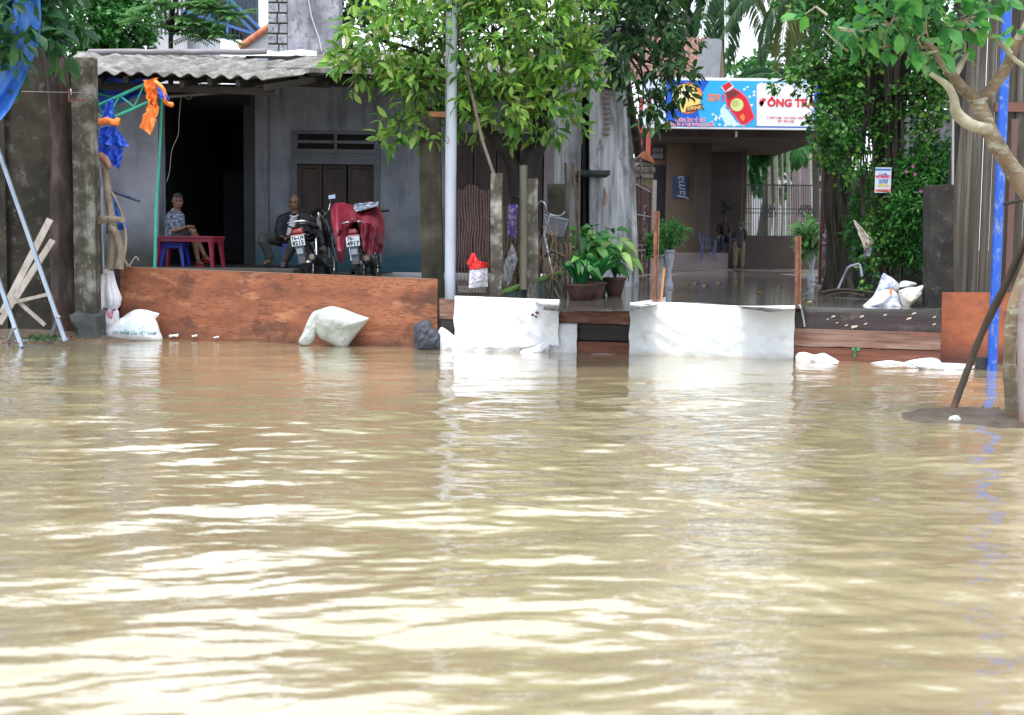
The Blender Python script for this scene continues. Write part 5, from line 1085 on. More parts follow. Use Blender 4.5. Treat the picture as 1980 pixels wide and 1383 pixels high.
def cape(u, v):
    w_ = v**1.0; xt = 640+93*u; yt = topline(u); xb = 651+90*u if u < .5 else 651+90*u; yb = bott(u)
    bulge = 7*math.sin(PI*min(1, v*1.15))*(u**3)-4*math.sin(PI*v)*((1-u)**3)
    x = xt*(1-w_)+xb*w_+bulge; y = yt*(1-v)+yb*v
    dep = Yc+1.02-1.15*min(1, v*1.25)**.8+(.30*(abs(u-.42)*2)**2)*v
    fold = .030*math.sin(u*24+v*5+2*mnoise.noise(Vector((u*4, v*3, 0))))*(.25+v)+.035*math.sin((u-.35)*10*(1+v)+v*3)*v+.05*mnoise.noise(Vector((u*6, v*4, 7)))
    return P(x, y, dep+fold)
MB().grid(cape, 110, 60, .004).build('cape', m_cape, CP, smooth=80)
q = MB().grid(lambda u, v: P(694+36*u+8*v*(1-u), 432+58*v+6*math.sin(u*4)*v-6*(1-u)*v, Yc-.22+.10*u+.03*math.sin(u*11+v*4)+.03*mnoise.noise(Vector((u*4, v*4, 0)))), 30, 24, .004); q.build('front_flap', m_cape, CP, smooth=80)
q = MB().grid(lambda u, v: P(655+30*u-4*v, 444-18*u+2+14*v*(1-.4*u), Yc-.20+.03*math.sin(u*8)+.05*v), 20, 10, .004); q.build('folded_edge', m_cape, CP, smooth=80)
m_silv = mat('crinkled clear blue patch', [(.05, .08, .16), (.22, .30, .42), (.75, .82, .9)], 14, rough=.2, bump=.01, bscale=25, contrast=.15, metal=.3)
MB().grid(lambda u, v: P(685+47*u-2*v, 393-4*u+(17-8*u*v)*v+1, Yc+.86-.30*v+.02*mnoise.noise(Vector((u*8, v*5, 0)))-.03), 24, 10, .004).build('clear_patch', m_silv, CP, smooth=60)
# ================================================================ CENTRE: GATEPOST, LAMP POLE, TREE, FENCE
m_post2 = mat('brown-grey mossy concrete', [(.016, .013, .009), (.045, .039, .029), (.10, .09, .07)], 3, rough=.95, bump=.006, streak=[((.03, .028, .02), .35, (7, 7, .5))], fine=((.05, .06, .03), .4, 7, (1, 1, 1)))
PG = post(817, 858, 580, 812, 849, 222, 18.75, m_post2, 'brown-grey concrete gatepost left of the street pole', name='concrete_post', th=.26)
tag(wobble(bpx(825, 869, 216, 226, 18.6, .2), .008, 6).build('wood_piece', mat('rotten orange wood', [(.25, .09, .04), (.45, .2, .1), (.5, .3, .2)], 14, stretch=(.3, 1, 2), rough=.8, bump=.01), bevel=.006), 'rotten orange-brown piece of wood lying on top of the gatepost', 'wood')
m_pole = mat('pale grey painted steel', [(.40, .45, .54), (.48, .53, .62)], 2.5, rough=.45, streak=((.30, .34, .42), .15, (6, 6, .4)), fine=((.25, .25, .24), .12, 20, (1, 1, .6)), band=[(.6, 1.0, (.28, .29, .30), .3, .5)])
SP = empty('street_pole', P(870, 583, 18.2), 'tall pale grey steel street pole rising from behind the barrier', 'pole')
pb0, pt0 = P(870, 588, 18.2), P(875, -260, 18.2); pb0.z = ZY-.05
MB().tube([pb0, pb0.lerp(pt0, .3), pb0.lerp(pt0, .301), pt0], [.072, .074, .076, .076], 28).build('pole', m_pole, SP, smooth=40)
MB().tube(smoothline([P(877, -20, 18.08), P(872, 40, 18.08), P(871, 75, 18.08), P(864, 130, 18.1), P(863, 190, 18.1), P(862, 258, 18.1), P(868, 268, 18.05), P(866, 278, 18.05), P(861, 270, 18.05)], 5), .0045, 5).build('cable', MATS['black plastic'], SP)
MB().tube([P(870, 77, 18.2)+Vector((.083*math.cos(t), .083*math.sin(t), .01*math.sin(t))) for t in np.linspace(0, 2*PI, 16)], .006, 5).build('wire_band', MATS['grey wire'], SP)
st_ = MB().tube([P(886, 45, 18.25), P(905, 150, 18.2), P(932, 270, 18.1), P(966, 372, 18.0)], .022, 8); wobble(st_, .004, 5)
st_.build('stay_rod', mat('brown rusted rod', [(.10, .07, .055), (.22, .17, .15)], 9, rough=.7), SP, smooth=True)
# fence posts
post(948, 971, 580, 950, 971, 336, 17.95, m_post, 'pale mottled concrete fence post beside the red and white bag', th=.14, zb=.3)
post(1018, 1040, 580, 1019, 1040, 346, 18.2, m_post, 'lichened concrete fence post in front of the green tree trunks', th=.14, zb=.3)
post(1060, 1096, 580, 1058, 1095, 356, 19.3, m_post2, 'dark mossy concrete post behind the bicycle basket', th=.2, zb=.3)
m_bam = mat('grey-green bamboo', [(.05, .048, .032), (.11, .10, .07)], 4, stretch=(1, 1, .2), rough=.6)
tag(MB().tube([P(1012, 560-20*k, 18.05) for k in range(13)], [.05+(.005 if k % 3 == 0 else 0) for k in range(13)], 12).build('bamboo_pole', m_bam, smooth=True), 'grey-green bamboo pole tied upright in front of the tree trunk', 'pole')
# low green panel wall
m_gw = mat('mossy green concrete', [(.022, .035, .033), (.05, .07, .065), (.08, .10, .09)], 3, rough=.9, streak=((.015, .02, .018), .3, (8, 8, .6)))
a_, b_ = P(965, 568, 17.9), P(1088, 527, 18.7)
GWo = empty('low_wall', ((a_.x+b_.x)/2, 18.3, ZY), 'low dark green mossy concrete wall sloping up to the flower pots', 'wall')
MB().prism([(a_.x, a_.y, .3), (b_.x, b_.y, .3), b_, a_], (0, .06, 0)).build('panel', m_gw, GWo)
ri = MB()
for k in range(11): t = (k+.5)/11; p = a_.lerp(b_, t); ri.box((p.x-.012, p.y-.02, .3), (p.x+.012, p.y-.002, p.z-.03))
ri.build('rib', m_gw, GWo)['kind'] = 'stuff'
MB().beam(a_+Vector((0, .03, .01)), b_+Vector((0, .03, .01)), .1, .035).build('moss_cap', mat('bright moss', [(.03, .07, .012), (.07, .16, .02), (.03, .04, .03)], 5, rough=.95, bump=.02), GWo)
# netting
m_net = mat('faded maroon net', [(.10, .058, .054), (.20, .125, .115)], 12, rough=.8)
m_netb = mat('brown twine', [(.12, .075, .045), (.22, .15, .09)], 9, rough=.9)
def net(name, x0, x1, y0, y1, Y, nx, ny, m, label, wav=2, r=.0045, dY=0, top=None):
    mb = MB(); 
    for i in range(nx+1):
        for ph in (0, 1):
            pts = []
            for j in range(ny+1):
                u = (i+(.5 if (j+ph) % 2 else 0))/nx; v = j/ny; yt = y0+(top(u) if top else 0)
                x = x0+(x1-x0)*u+wav*mnoise.noise(Vector((u*4, v*5, 1))); y = yt+(y1-yt)*v+wav*mnoise.noise(Vector((u*5, v*4, 7)))
                pts.append(P(x, y, Y+dY*u+.04*mnoise.noise(Vector((u*3, v*3, 3)))))
            mb.tube(pts, r, 3, caps=False)
    return tag(mb.build(name, m, fix=False), label, 'net')
net('mesh_fence', 881, 943, 360, 590, 18.3, 12, 38, m_net, 'faded maroon mesh fence between the street pole and the mottled post', 4, .0045, top=lambda u: 10*abs(u-.4)+5*math.sin(u*9))
net('mesh_fence', 972, 1018, 400, 560, 18.35, 6, 20, m_netb, 'sagging brown twine net between the two fence posts', 4, .004)
net('mesh_fence', 1040, 1100, 470, 545, 18.5, 7, 10, m_netb, 'torn brown net behind the low mossy wall', 6, .004)
net('mesh_fence', 1094, 1118, 318, 560, 18.9, 3, 26, m_netb, 'narrow strip of wire mesh beside the flower pots', 2, .004)
tag(MB().beam(P(1093, 315, 18.88), P(1104, 590, 18.88), .035).build('mesh_stake', m_post2), 'thin dark stake holding the wire mesh by the flower pots', 'stake')
tag(MB().beam(P(1108, 316, 18.9), P(1122, 500, 18.9), .03).build('mesh_stake', m_post2), 'leaning dark slat beside the narrow wire mesh', 'stake')
dry = MB()
for k in range(46):
    x_ = random.uniform(970, 1090); y_ = random.uniform(430, 560); dry.tube([P(x_, y_, 18.5), P(x_+random.uniform(-14, 14), y_+random.uniform(12, 40), 18.45), P(x_+random.uniform(-20, 20), min(575, y_+random.uniform(40, 80)), 18.5)], .005, 4, caps=False)
tag(dry.build('dry_vines', m_netb, fix=False), 'tangle of dry brown vines on the fence in front of the bicycle', 'vines', kind='stuff')
# red and white bag in the fence
RB = empty('shopping_bag', P(924, 556, 18.2), 'red and white plastic bag stuck on the mesh fence right of the street pole', 'bag')
m_redb = mat('bright red plastic', [(.55, .012, .012), (.75, .03, .03)], 5, rough=.4, bump=.01)
m_wp = mat('white plastic with print', [(.68, .68, .74), (.78, .78, .82)], 8, rough=.45, bump=.006)
def bagp(u, v): return P(908+35*u-2*v*(1-u), 522-4*u+36*v, 18.17-.07*math.sin(PI*u)*math.sin(PI*(.2+.7*v))+.012*mnoise.noise(Vector((u*9, v*9, 0))))
bo2 = MB().grid(bagp, 24, 18, .02).build('white_panel', m_wp, RB, smooth=80)
MB().grid(lambda u, v: P(907+36*u+(3 if v < .5 else 0)*(u-.5), 505+8*abs(u-.55)*1.2+(17-4*u-10*abs(u-.55))*v, 18.16-.06*math.sin(PI*u)+.015*mnoise.noise(Vector((u*9, v*9, 0)))), 22, 8, .015).build('red_panel', m_redb, RB, smooth=80)
MB().tube(smoothline([P(906, 512, 18.15), P(913, 500, 18.14), P(916, 492, 18.14), P(919, 500, 18.13), P(921, 510, 18.13)], 4), [.035]*8+[.02]*5+[.035]*4, 7, rough=.15).build('handle', m_redb, RB, smooth=True)
bv = bvh_of(bo2); m_prt = mat('violet grey print', [(.22, .18, .32)])
for tx, cy, sz in (('SIÊU THỊ', 530, .085), ('MAY MẶC', 538, .075), ('giá rẻ mỗi ngày', 546, .045)): lettering(tx, P(924, cy, 17.9), (1, 0, .1), (0, 0, 1), sz, m_prt, bo2, bvh=bv, sx=.55 if sz > .05 else .62)
# white/grey block low behind the mesh
tag(bpx(885, 940, 553, 566, 18.6, .1).build('ledge', mat('pale cement', [(.25, .25, .22), (.38, .37, .33)], 6, rough=.9)), 'pale cement ledge low behind the maroon mesh', 'ledge')

# ---- bicycle behind the fence
BC = empty('bicycle', P(1035, 560, 19.0), 'old silver bicycle with wire basket parked behind the fence post', 'bicycle')
m_stl = mat('worn bicycle chrome', [(.35, .36, .38), (.6, .62, .66)], 12, rough=.3, metal=.9)
m_wireb = mat('grey wire basket', [(.16, .18, .22), (.30, .33, .38)], 9, rough=.45, metal=.4)
Yq = 19.0
def torp(mb, c, R, r, n=32, tilt=.5, m_=6):
    vs = []
    for i in range(n):
        t = 2*PI*i/n
        for j in range(m_):
            p_ = 2*PI*j/m_; rr = R+r*math.cos(p_); vs.append(c+Vector((rr*math.cos(t)*math.cos(tilt), rr*math.cos(t)*math.sin(tilt)+r*math.sin(p_), rr*math.sin(t))))
    return mb.add(vs, [(i*m_+j, i*m_+(j+1) % m_, ((i+1) % n)*m_+(j+1) % m_, ((i+1) % n)*m_+j) for i in range(n) for j in range(m_)])
z0 = ZY+.33; cf = Vector((P(1068, 500, Yq).x, Yq-.2, z0)); cr = Vector((P(992, 500, Yq).x, Yq+.55, z0))
for c_ in (cf, cr):
    ti = math.atan2((cr-cf).y, (cr-cf).x); w_ = torp(MB(), c_, .31, .018, tilt=ti).build('wheel', rubber, BC, smooth=True)
    torp(MB(), c_, .285, .010, tilt=ti).build('rim', m_stl, w_, smooth=True); sp = MB()
    for k in range(16): t = 2*PI*k/16; sp.tube([c_, c_+Vector((.28*math.cos(t)*math.cos(ti), .28*math.cos(t)*math.sin(ti), .28*math.sin(t)))], .002, 3)
    sp.build('spokes', m_stl, w_, fix=False)
hd = P(1052, 452, Yq-.1); bbk = cf.lerp(cr, .55)+Vector((0, 0, -.02)); sdt = bbk+Vector((-.05, .1, .42))
fr = MB().tube([cf, hd], .016, 8).tube([hd, bbk], .018, 8).tube([bbk, sdt], .016, 8).tube([hd+Vector((0, 0, -.08)), sdt+Vector((0, 0, -.1))], .014, 8).tube([bbk, cr], .012, 6).tube([sdt, cr], .010, 6); fr.build('frame', m_stl, BC, smooth=True)
MB().tube(smoothline([P(1040, 396, Yq-.15), P(1046, 389, Yq-.2), P(1053, 394, Yq-.25), P(1058, 410, Yq-.2), P(1063, 414, Yq-.1), P(1072, 417, Yq-.1), P(1084, 417, Yq), P(1092, 410, Yq+.1)], 5), .012, 8).build('handlebar', m_stl, BC, smooth=True)
MB().tube([hd, P(1064, 415, Yq-.1)], .014, 8).build('stem', m_stl, BC)
bk_ = MB(); c0 = [P(1052, 417, Yq-.42), P(1100, 426, Yq-.30), P(1096, 424, Yq-.05), P(1054, 415, Yq-.12)]; c1 = [P(1059, 452, Yq-.38), P(1089, 458, Yq-.28), P(1087, 456, Yq-.1), P(1060, 450, Yq-.14)]
for k in range(4):
    a0, a1, b0, b1 = c0[k], c0[(k+1) % 4], c1[k], c1[(k+1) % 4]
    for t in np.linspace(0, 1, 11): bk_.tube([a0.lerp(a1, t), b0.lerp(b1, t)], .0028, 4, caps=False)
    for t in np.linspace(0, 1, 8): bk_.tube([a0.lerp(b0, t), a1.lerp(b1, t)], .0028 if t > 0 else .007, 4, caps=False)
for t in np.linspace(0, 1, 9): bk_.tube([c1[0].lerp(c1[1], t), c1[3].lerp(c1[2], t)], .0028, 4, caps=False)
bk_.build('basket', m_wireb, BC, fix=False)
MB().ball((0, 0, 0), 1, 14, 8, f=lambda p: sdt+Vector((p.x*.13, p.y*.1, .05+p.z*.035))).build('saddle', m_seat, BC, smooth=True)
q = quadsheet([(984, 396), (1001, 396), (998, 462), (981, 455)], 18.6, mat('purple patterned cloth', [(.05, .03, .22), (.09, .06, .34), (.4, .3, .45)], 14, contrast=.12, rough=.8), 'purple_cloth', 'purple patterned cloth hanging on the fence by the tree trunk', 'cloth', .03, 7)
quadsheet([(972, 520), (990, 470), (1002, 500), (982, 556)], 18.7, mat('clear crumpled plastic', [(.25, .27, .32), (.5, .52, .58)], 10, rough=.3), 'plastic_sheet', 'crumpled clear plastic sheet low on the fence', 'plastic', .04, 8)

# ---- the street tree
CT = empty('street_tree', P(1015, 570, 19.3), 'bushy street tree with pale green leaves behind the street pole', 'tree')
m_bark = mat('dark tree bark', [(.008, .007, .006), (.020, .018, .015), (.05, .046, .038)], 5, stretch=(1, 1, .3), rough=.9, bump=.012)
bark_trunk([P(1006, 600, 19.3), P(1004, 520, 19.3), P(1003, 430, 19.3), P(1000, 370, 19.3)], [.11, .105, .10, .10], m_bark, CT)
bark_trunk([P(1000, 385, 19.3), P(990, 320, 19.3), P(965, 275, 19.2), P(935, 240, 19.1), P(910, 180, 19.0)], [.10, .10, .09, .075, .05], m_bark, CT, 'branch')
bark_trunk([P(1004, 385, 19.3), P(1022, 320, 19.35), P(1044, 262, 19.4), P(1048, 205, 19.4), P(1055, 120, 19.5)], [.14, .15, .14, .10, .06], m_bark, CT, 'branch')
bark_trunk([P(1006, 400, 19.35), P(1004, 330, 19.5), P(992, 250, 19.6), P(985, 160, 19.6)], [.06, .055, .05, .04], m_bark, CT, 'branch')
m_lf2 = leafmat('green street tree leaf', [(.018, .085, .022), (.035, .15, .03), (.07, .24, .035), (.15, .36, .04), (.26, .48, .06), (.38, .55, .13), (.06, .20, .035), (.34, .30, .10)], .35)
b2 = [blob(730, 75, 18.6, 95, 75, .8), blob(700, 130, 18.5, 60, 45, .6), blob(830, 60, 18.6, 90, 90, 1.1), blob(950, 70, 18.7, 110, 100, 1.2), blob(1060, 80, 18.9, 90, 95, 1.1), blob(1125, 130, 19.1, 45, 85, .7),
      blob(810, 170, 18.5, 95, 50, .8), blob(960, 190, 18.6, 110, 55, .9), blob(1060, 215, 18.9, 75, 50, .8), blob(770, 235, 18.5, 45, 40, .4), blob(735, 278, 18.4, 22, 18, .25), blob(1000, 255, 18.9, 55, 28, .5), blob(830, 250, 18.9, 50, 25, .5), blob(950, -50, 19.0, 260, 80, 1.6), blob(895, 230, 19.2, 60, 50, .4)]
foliage('crown', b2, 820, 9, .180, .070, m_lf2, CT, droop=.35, spread=.14, twigs=220, twigmat=m_bark, shell=.35)
limbs(CT, P(925, 215, 19.1), b2[:3]+b2[6:7]+b2[9:10], m_bark, .04); limbs(CT, P(1046, 205, 19.4), b2[3:6]+b2[7:9], m_bark, .045)
# darker tree, right of it
DT = empty('dark_leaved_tree', P(1244, 545, 31.6), 'darker tree with drooping branches in front of the advert board', 'tree')
m_lf3 = leafmat('dark drooping leaf', [(.010, .04, .014), (.015, .06, .018), (.025, .09, .022), (.05, .14, .03), (.10, .18, .04)], .25)
b3 = [blob(1180, 40, 22, 90, 60, .9), blob(1270, 50, 21.8, 80, 60, .9), blob(1250, 120, 21.6, 75, 50, .7), blob(1300, 160, 21.4, 45, 45, .5), blob(1245, 200, 21.4, 45, 30, .4), blob(1225, -60, 22, 190, 70, 1.3), blob(1268, 235, 21.3, 18, 32, .2), blob(1290, 225, 21.4, 18, 22, .2)]
bark_trunk([P(1244, 560, 31.6), P(1243, 420, 31.6), P(1236, 310, 31.4), P(1220, 215, 30.0), P(1208, 140, 28.0), P(1192, 60, 25.5), P(1195, -50, 23.2)], [.11, .10, .10, .10, .09, .08, .06], m_bark, DT)
foliage('crown', b3, 400, 8, .185, .072, m_lf3, DT, droop=.6, spread=.15, twigs=150, twigmat=m_bark, shell=.3)
limbs(DT, P(1190, 90, 22.3), b3, m_bark, .03)
# ---- weathered concrete house side
m_str = mat('streaked weathered concrete', [(.36, .37, .40), (.56, .57, .61), (.68, .70, .74)], 1.8, stretch=(1, 1, .5), rough=.92, bump=.004, contrast=.2, streak=[((.035, .035, .035), .36, (3.6, 3.6, .45)), ((.09, .09, .085), .25, (9, 9, .9))], fine=((.10, .10, .095), .5, 2.2, (1, 1, .6)))
WB = empty('weathered_house', P(1140, 540, 24), 'tall pale house wall streaked with black mould behind the flower pots', 'house')
def fac(pts, m=m_str, nm='wall'): return MB().prism(pts, (0, .25, 0)).build(nm, m, WB)
zt6 = lambda x, Y: P(x, 70, Y).z
xa_, xb_ = P(1060, 300, 23.6), P(1127, 300, 23.6)
MB().prism([(xa_.x, 23.6, .3), (xb_.x, 24.2, .3), (xb_.x, 24.2, 5.2), (xa_.x, 23.6, 5.2)], (0, .25, 0)).build('wall', m_str, WB)
q0, q1 = P(1140, 300, 24.2), P(1232, 300, 24.2)
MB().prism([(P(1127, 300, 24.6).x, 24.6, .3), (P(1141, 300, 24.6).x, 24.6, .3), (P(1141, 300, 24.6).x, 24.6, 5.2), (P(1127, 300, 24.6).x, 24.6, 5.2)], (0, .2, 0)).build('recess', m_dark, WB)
MB().prism([P(1140, 560, 24.0), P(1236, 560, 24.9), P(1228, 330, 24.9), P(1203, 90, 24.9), P(1140, 90, 24.0)], (0, .25, 0)).build('wall', m_str, WB)
led = MB(); led.box((P(1118, 330, 23.2).x, 23.2, P(1150, 338, 23.2).z), (P(1180, 330, 23.2).x, 24.2, P(1150, 329, 23.2).z)); led.build('ledge', m_gw, WB, bevel=.01)
led = MB(); led.box((P(1172, 330, 23.6).x, 23.6, P(1190, 163, 23.6).z), (P(1215, 330, 23.6).x, 24.6, P(1190, 153, 23.6).z)); led.build('ledge', m_gw, WB, bevel=.01)
lt_ = MB()
for k in range(9): lt_.box((P(1172, 0, 24.25).x, 24.2, P(1178, 262-k*10, 24.25).z), (P(1183, 0, 24.25).x, 24.33, P(1178, 257-k*10, 24.25).z))
lt_.build('vent_lattice', mat('pinkish vent', [(.34, .26, .24)], rough=.9), WB)['kind'] = 'stuff'
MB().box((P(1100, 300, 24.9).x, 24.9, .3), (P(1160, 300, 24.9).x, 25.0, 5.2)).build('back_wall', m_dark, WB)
MB().beam(P(1128, 215, 23.9), P(1131, 560, 23.9), .05).build('downpipe', m_dark, WB)
MB().tube([P(1168, 362, 23.9), P(1172, 378, 23.9), P(1169, 398, 23.9)], [.015, .05, .045], 8).build('hanging_rag', mat('pinkish rag', [(.5, .36, .31)]), WB)
MB().box((P(1060, 0, 24).x, 24.3, 5.2), (P(1236, 0, 24.9).x+.1, 30, 5.3)).build('roof', m_rend, WB)
# ---- potted plants
m_potr = mat('dark red clay pot', [(.022, .010, .008), (.055, .022, .016), (.085, .036, .028)], 7, rough=.7, bump=.004)
m_soil = mat('soil', [(.02, .015, .01), (.05, .035, .025)], 12, rough=1)
m_pl1 = leafmat('glossy pot leaf', [(.015, .09, .02), (.03, .16, .03), (.06, .25, .04), (.22, .42, .10)], .3)
m_pl2 = leafmat('strap leaf', [(.008, .10, .03), (.015, .17, .04), (.03, .26, .05)], .3)
m_pl3 = leafmat('pale variegated leaf', [(.16, .34, .06), (.35, .50, .16), (.10, .28, .05)], .35)
def pot(px, py, Y, w_, h_, label, leaves, m=m_potr):
    s_ = S(Y); r = w_/2/s_; h = h_/s_; base = P(px, py, Y); base.z = ZY+.004; o = empty('potted_plant', base, label, 'potted plant', 'potted plants beside the weathered house')
    MB().lathe(base, [(r*.55, 0), (r*.62, .01), (r*.85, h*.6), (r*.93, h*.86), (r*1.04, h*.87), (r*1.05, h), (r*.93, h), (r*.9, h*.9)], 26).build('pot', m, o, smooth=40)
    MB().lathe(base, [(r*.9, h*.88), (.001, h*.92)], 20).build('soil', m_soil, o)
    top = base+Vector((0, 0, h*.9))
    for nm, kind, n, ln, wd, ht, mm in leaves:
        ps, ds, ns = [], [], []
        if kind == 'strap':
            for k in range(n):
                a_ = random.uniform(0, 2*PI); e = random.uniform(.12, .55); ps.append(top+Vector((math.cos(a_), math.sin(a_), 0))*r*.35*random.random()); ds.append((math.cos(a_)*e, math.sin(a_)*e, 1)); ns.append((-math.cos(a_), -math.sin(a_), .4))
            leaf_mesh(nm, ps, ds, ns, ln*np.random.uniform(.6, 1.1, n), wd, mm, o, bend=.16)
        else:
            stm = MB()
            for k in range(n):
                a_ = random.uniform(0, 2*PI); e = random.uniform(.1, .8); d = Vector((math.cos(a_)*e*.8, math.sin(a_)*e*.8, 1)).normalized(); L_ = ht*random.uniform(.45, 1); q = top+d*L_
                stm.tube([top, top.lerp(q, .5)+Vector((0, 0, .04)), q], .004, 4, caps=False); ps.append(q); ds.append((math.cos(a_)*1, math.sin(a_)*1, random.uniform(-.5, .8))); ns.append((-.2*math.cos(a_), -.6, 1))
            stm.build('stem', m_pl1, o, fix=False); leaf_mesh(nm, ps, ds, ns, ln*np.random.uniform(.7, 1.15, n), wd, mm, o, bend=.3)
    return o
pot(1122, 588, 18.2, 62, 32, 'wide dark clay pot with upright dark green strap leaves, nearest the barrier', [('leaves', 'strap', 26, .48, .045, 0, m_pl2), ('leaves', 'broad', 20, .20, .10, .50, m_pl1)])
pot(1152, 582, 18.9, 40, 32, 'middle clay pot of bright sword-shaped leaves', [('leaves', 'strap', 34, .55, .05, 0, m_pl2)])
pot(1158, 575, 20.2, 40, 32, 'clay pot of tall broad glossy leaves behind the sword-leaved one', [('leaves', 'broad', 46, .28, .15, .85, m_pl1)])
pot(1188, 573, 19.8, 44, 36, 'round clay pot with pale green broad leaves nearest the iron gate', [('leaves', 'broad', 26, .30, .13, .62, m_pl3), ('leaves', 'broad', 34, .20, .12, .38, m_pl1)])
pot(1128, 575, 19.6, 40, 30, 'half hidden clay pot with dark spreading leaves by the mesh stake', [('leaves', 'broad', 40, .30, .14, .80, m_pl1)])

# ================================================================ GATE AND ITS PILLAR
m_gate = mat('maroon gate paint', [(.055, .018, .018), (.11, .04, .04)], 7, rough=.5, fine=((.22, .15, .13), .35, 16, (1, 1, 1)))
def gate(name, a_, b_, ztop0, ztop1, label, ngrid=7, arch=True):
    """a_, b_: ground ends (near, far)"""
    o = empty(name, a_, label, 'gate', 'maroon iron gate leaves'); a_, b_ = Vector(a_), Vector(b_); h0, h1 = ztop0-a_.z, ztop1-a_.z; z_ = Vector((0, 0, 1)); m = (a_+b_)/2
    f = MB().beam(a_+z_*.05, a_+z_*h0, .055).beam(b_+z_*.05, b_+z_*h1, .045).beam(m+z_*.05, m+z_*(h0+.05 if arch else h0), .035)
    for t in (.03, .28, .33, .62): f.beam(a_+z_*h0*t+z_*.05, b_+z_*h0*t+z_*.05, .04, .03)
    f.beam(a_+z_*h0*.93, b_+z_*h1*.96, .04, .03)
    f.build('frame', m_gate, o); bars = MB()
    for k in range(1, 14):
        t = k/14; p = a_.lerp(b_, t); bars.tube([p+z_*.1, p+z_*(h0*.93+(h1*.96-h0*.93)*t)], .013, 5, caps=False)
    bars.build('bars', m_gate, o, fix=False)
    sc = MB(); al = (b_-a_).normalized(); W = (b_-a_).length
    def curl(c, R, turns, s_=1, st=0): 
        pts = []
        for k in range(22): t = k/21; r_ = R*(1-.8*t); an = st+s_*t*turns*2*PI; pts.append(c+al*r_*math.cos(an)+z_*r_*math.sin(an))
        sc.tube(pts, .020, 5, caps=False)
    for cx in (.27, .73):
        c = a_.lerp(b_, cx)
        for zz in (.12, .22): curl(c+z_*h0*zz-al*W*.08, W*.10, 1.4); curl(c+z_*h0*zz+al*W*.08, W*.10, 1.4, -1, PI)
        for zz in (.45, .52, .58): curl(c+z_*h0*zz, W*.13, 1.6, 1 if zz > .5 else -1, zz*9)
    if arch:
        sc.tube([a_+z_*h0+al*W*t*.5+z_*(.28*math.sin(PI/2*t)) for t in np.linspace(0, 1, 12)], .02, 6); curl(m+z_*(h0+.12), .12, 1.5); curl(m+z_*(h0+.3)-al*.1, .09, 1.3, -1)
        sc.tube([m+z_*(h0+.05), m+z_*(h0+.42)], .016, 6)
    sc.build('scrollwork', m_gate, o, fix=False)['kind'] = 'stuff'; return o
ga, gb = G(1212, 549, ZY), G(1254, 541, ZY)
gate('iron_gate', ga, gb, P(1212, 335, ga.y).z, P(1254, 365, gb.y).z, 'open maroon wrought iron gate leaf with scrolls in front of the brick gate pillar')
ga, gb = G(1584, 556, ZY), G(1603, 545, ZY); 
gate('iron_gate', ga, gb, P(1584, 262, ga.y).z, P(1603, 290, gb.y).z, 'narrow maroon iron gate leaf seen nearly edge-on left of the dark tree trunk', arch=False)
GPp = empty('gate_pillar', G(1252, 545, ZY), 'brick gate pillar with moulded plaster cap and tiled top behind the open gate', 'pillar')
m_brk = mat('ochre tile facing', [(.16, .12, .07), (.26, .20, .13), (.32, .27, .2)], 14, rough=.8, bump=.004)
Yp = G(1252, 540, ZY).y; m_grp = mat('aged plaster cap', [(.10, .09, .07), (.26, .23, .19), (.36, .33, .28)], 7, rough=.9, streak=((.05, .04, .035), .3, (6, 6, 1)))
bpx(1226, 1258, 345, 545, Yp, .6, zb=ZY-.1).build('shaft', m_brk, GPp)
rows = MB()
for k in range(17): rows.box((P(1226, 0, Yp).x-.004, Yp-.004, P(1240, 545-k*11.5, Yp).z), (P(1258, 0, Yp).x+.004, Yp+.604, P(1240, 544-k*11.5, Yp).z))
rows.build('mortar', m_dark, GPp)['kind'] = 'stuff'
for x0, x1, y0, y1 in ((1222, 1264, 335, 345), (1218, 1267, 322, 335), (1222, 1263, 312, 322), (1226, 1260, 304, 312)): bpx(x0, x1, y0+.3, y1, Yp-.04, .68).build('cap_moulding', m_grp, GPp, bevel=.03)
MB().prism([P(1234, 304, Yp-.1), P(1266, 316, Yp-.1), P(1262, 304, Yp-.1), P(1246, 292, Yp-.1)], (0, .7, 0)).build('tile_top', m_tile, GPp)
tag(bpx(1261, 1268, 348, 545, Yp-.3, .12, zb=ZY-.02).build('pale_column', mat('cream column', [(.45, .43, .38), (.58, .56, .52)], 3, rough=.7)), 'slim cream column right of the brick gate pillar', 'column')
# red poles above the pillar
for px, lb in ((1237, 'red painted steel post left of its twin under the advert board'), (1253, 'red painted steel post right of its twin under the advert board')):
    p = P(px, 320, 34); MB_ = MB().beam((p.x, 34, ZY-.02), (p.x, 34, P(px, 190, 34).z), .10); tag(MB_.build('red_post', mat('red oxide steel', [(.42, .06, .045), (.5, .1, .08)], 4, rough=.5)), lb, 'post')
# plants in front of the drinks house, on grey urns
m_fern = leafmat('feathery shrub green', [(.02, .12, .02), (.04, .20, .03), (.08, .30, .05), (.03, .15, .06)], .35)
m_urn = mat('pale blue-grey urn', [(.34, .37, .43), (.45, .48, .54)], 5, rough=.6)
def urn(px, py, Y, w_, h_, label, blobs, n, ln, wd, m, lv='foliage'):
    s_ = S(Y); base = P(px, py, Y); base.z = ZY+.003; r = w_/2/s_; h = h_/s_; o = empty('potted_plant', base, label, 'potted plant', 'potted plants by the gate')
    MB().lathe(base, [(r*.75, 0), (r*.8, h*.08), (r*.5, h*.2), (r*.42, h*.4), (r*.6, h*.55), (r*.85, h*.8), (r*.8, h*.9), (r, h*.93), (r, h), (r*.8, h), (r*.7, h*.95)], 22).build('pot', m_urn, o, smooth=40)
    MB().tube([base+Vector((0, 0, h*.9)), Vector(blobs[0][0])], [.03, .015], 6).build('stem', m_bark, o)
    foliage(lv, blobs, n, 8, ln, wd, m, o, droop=-.1, spread=.1, shell=.1); return o
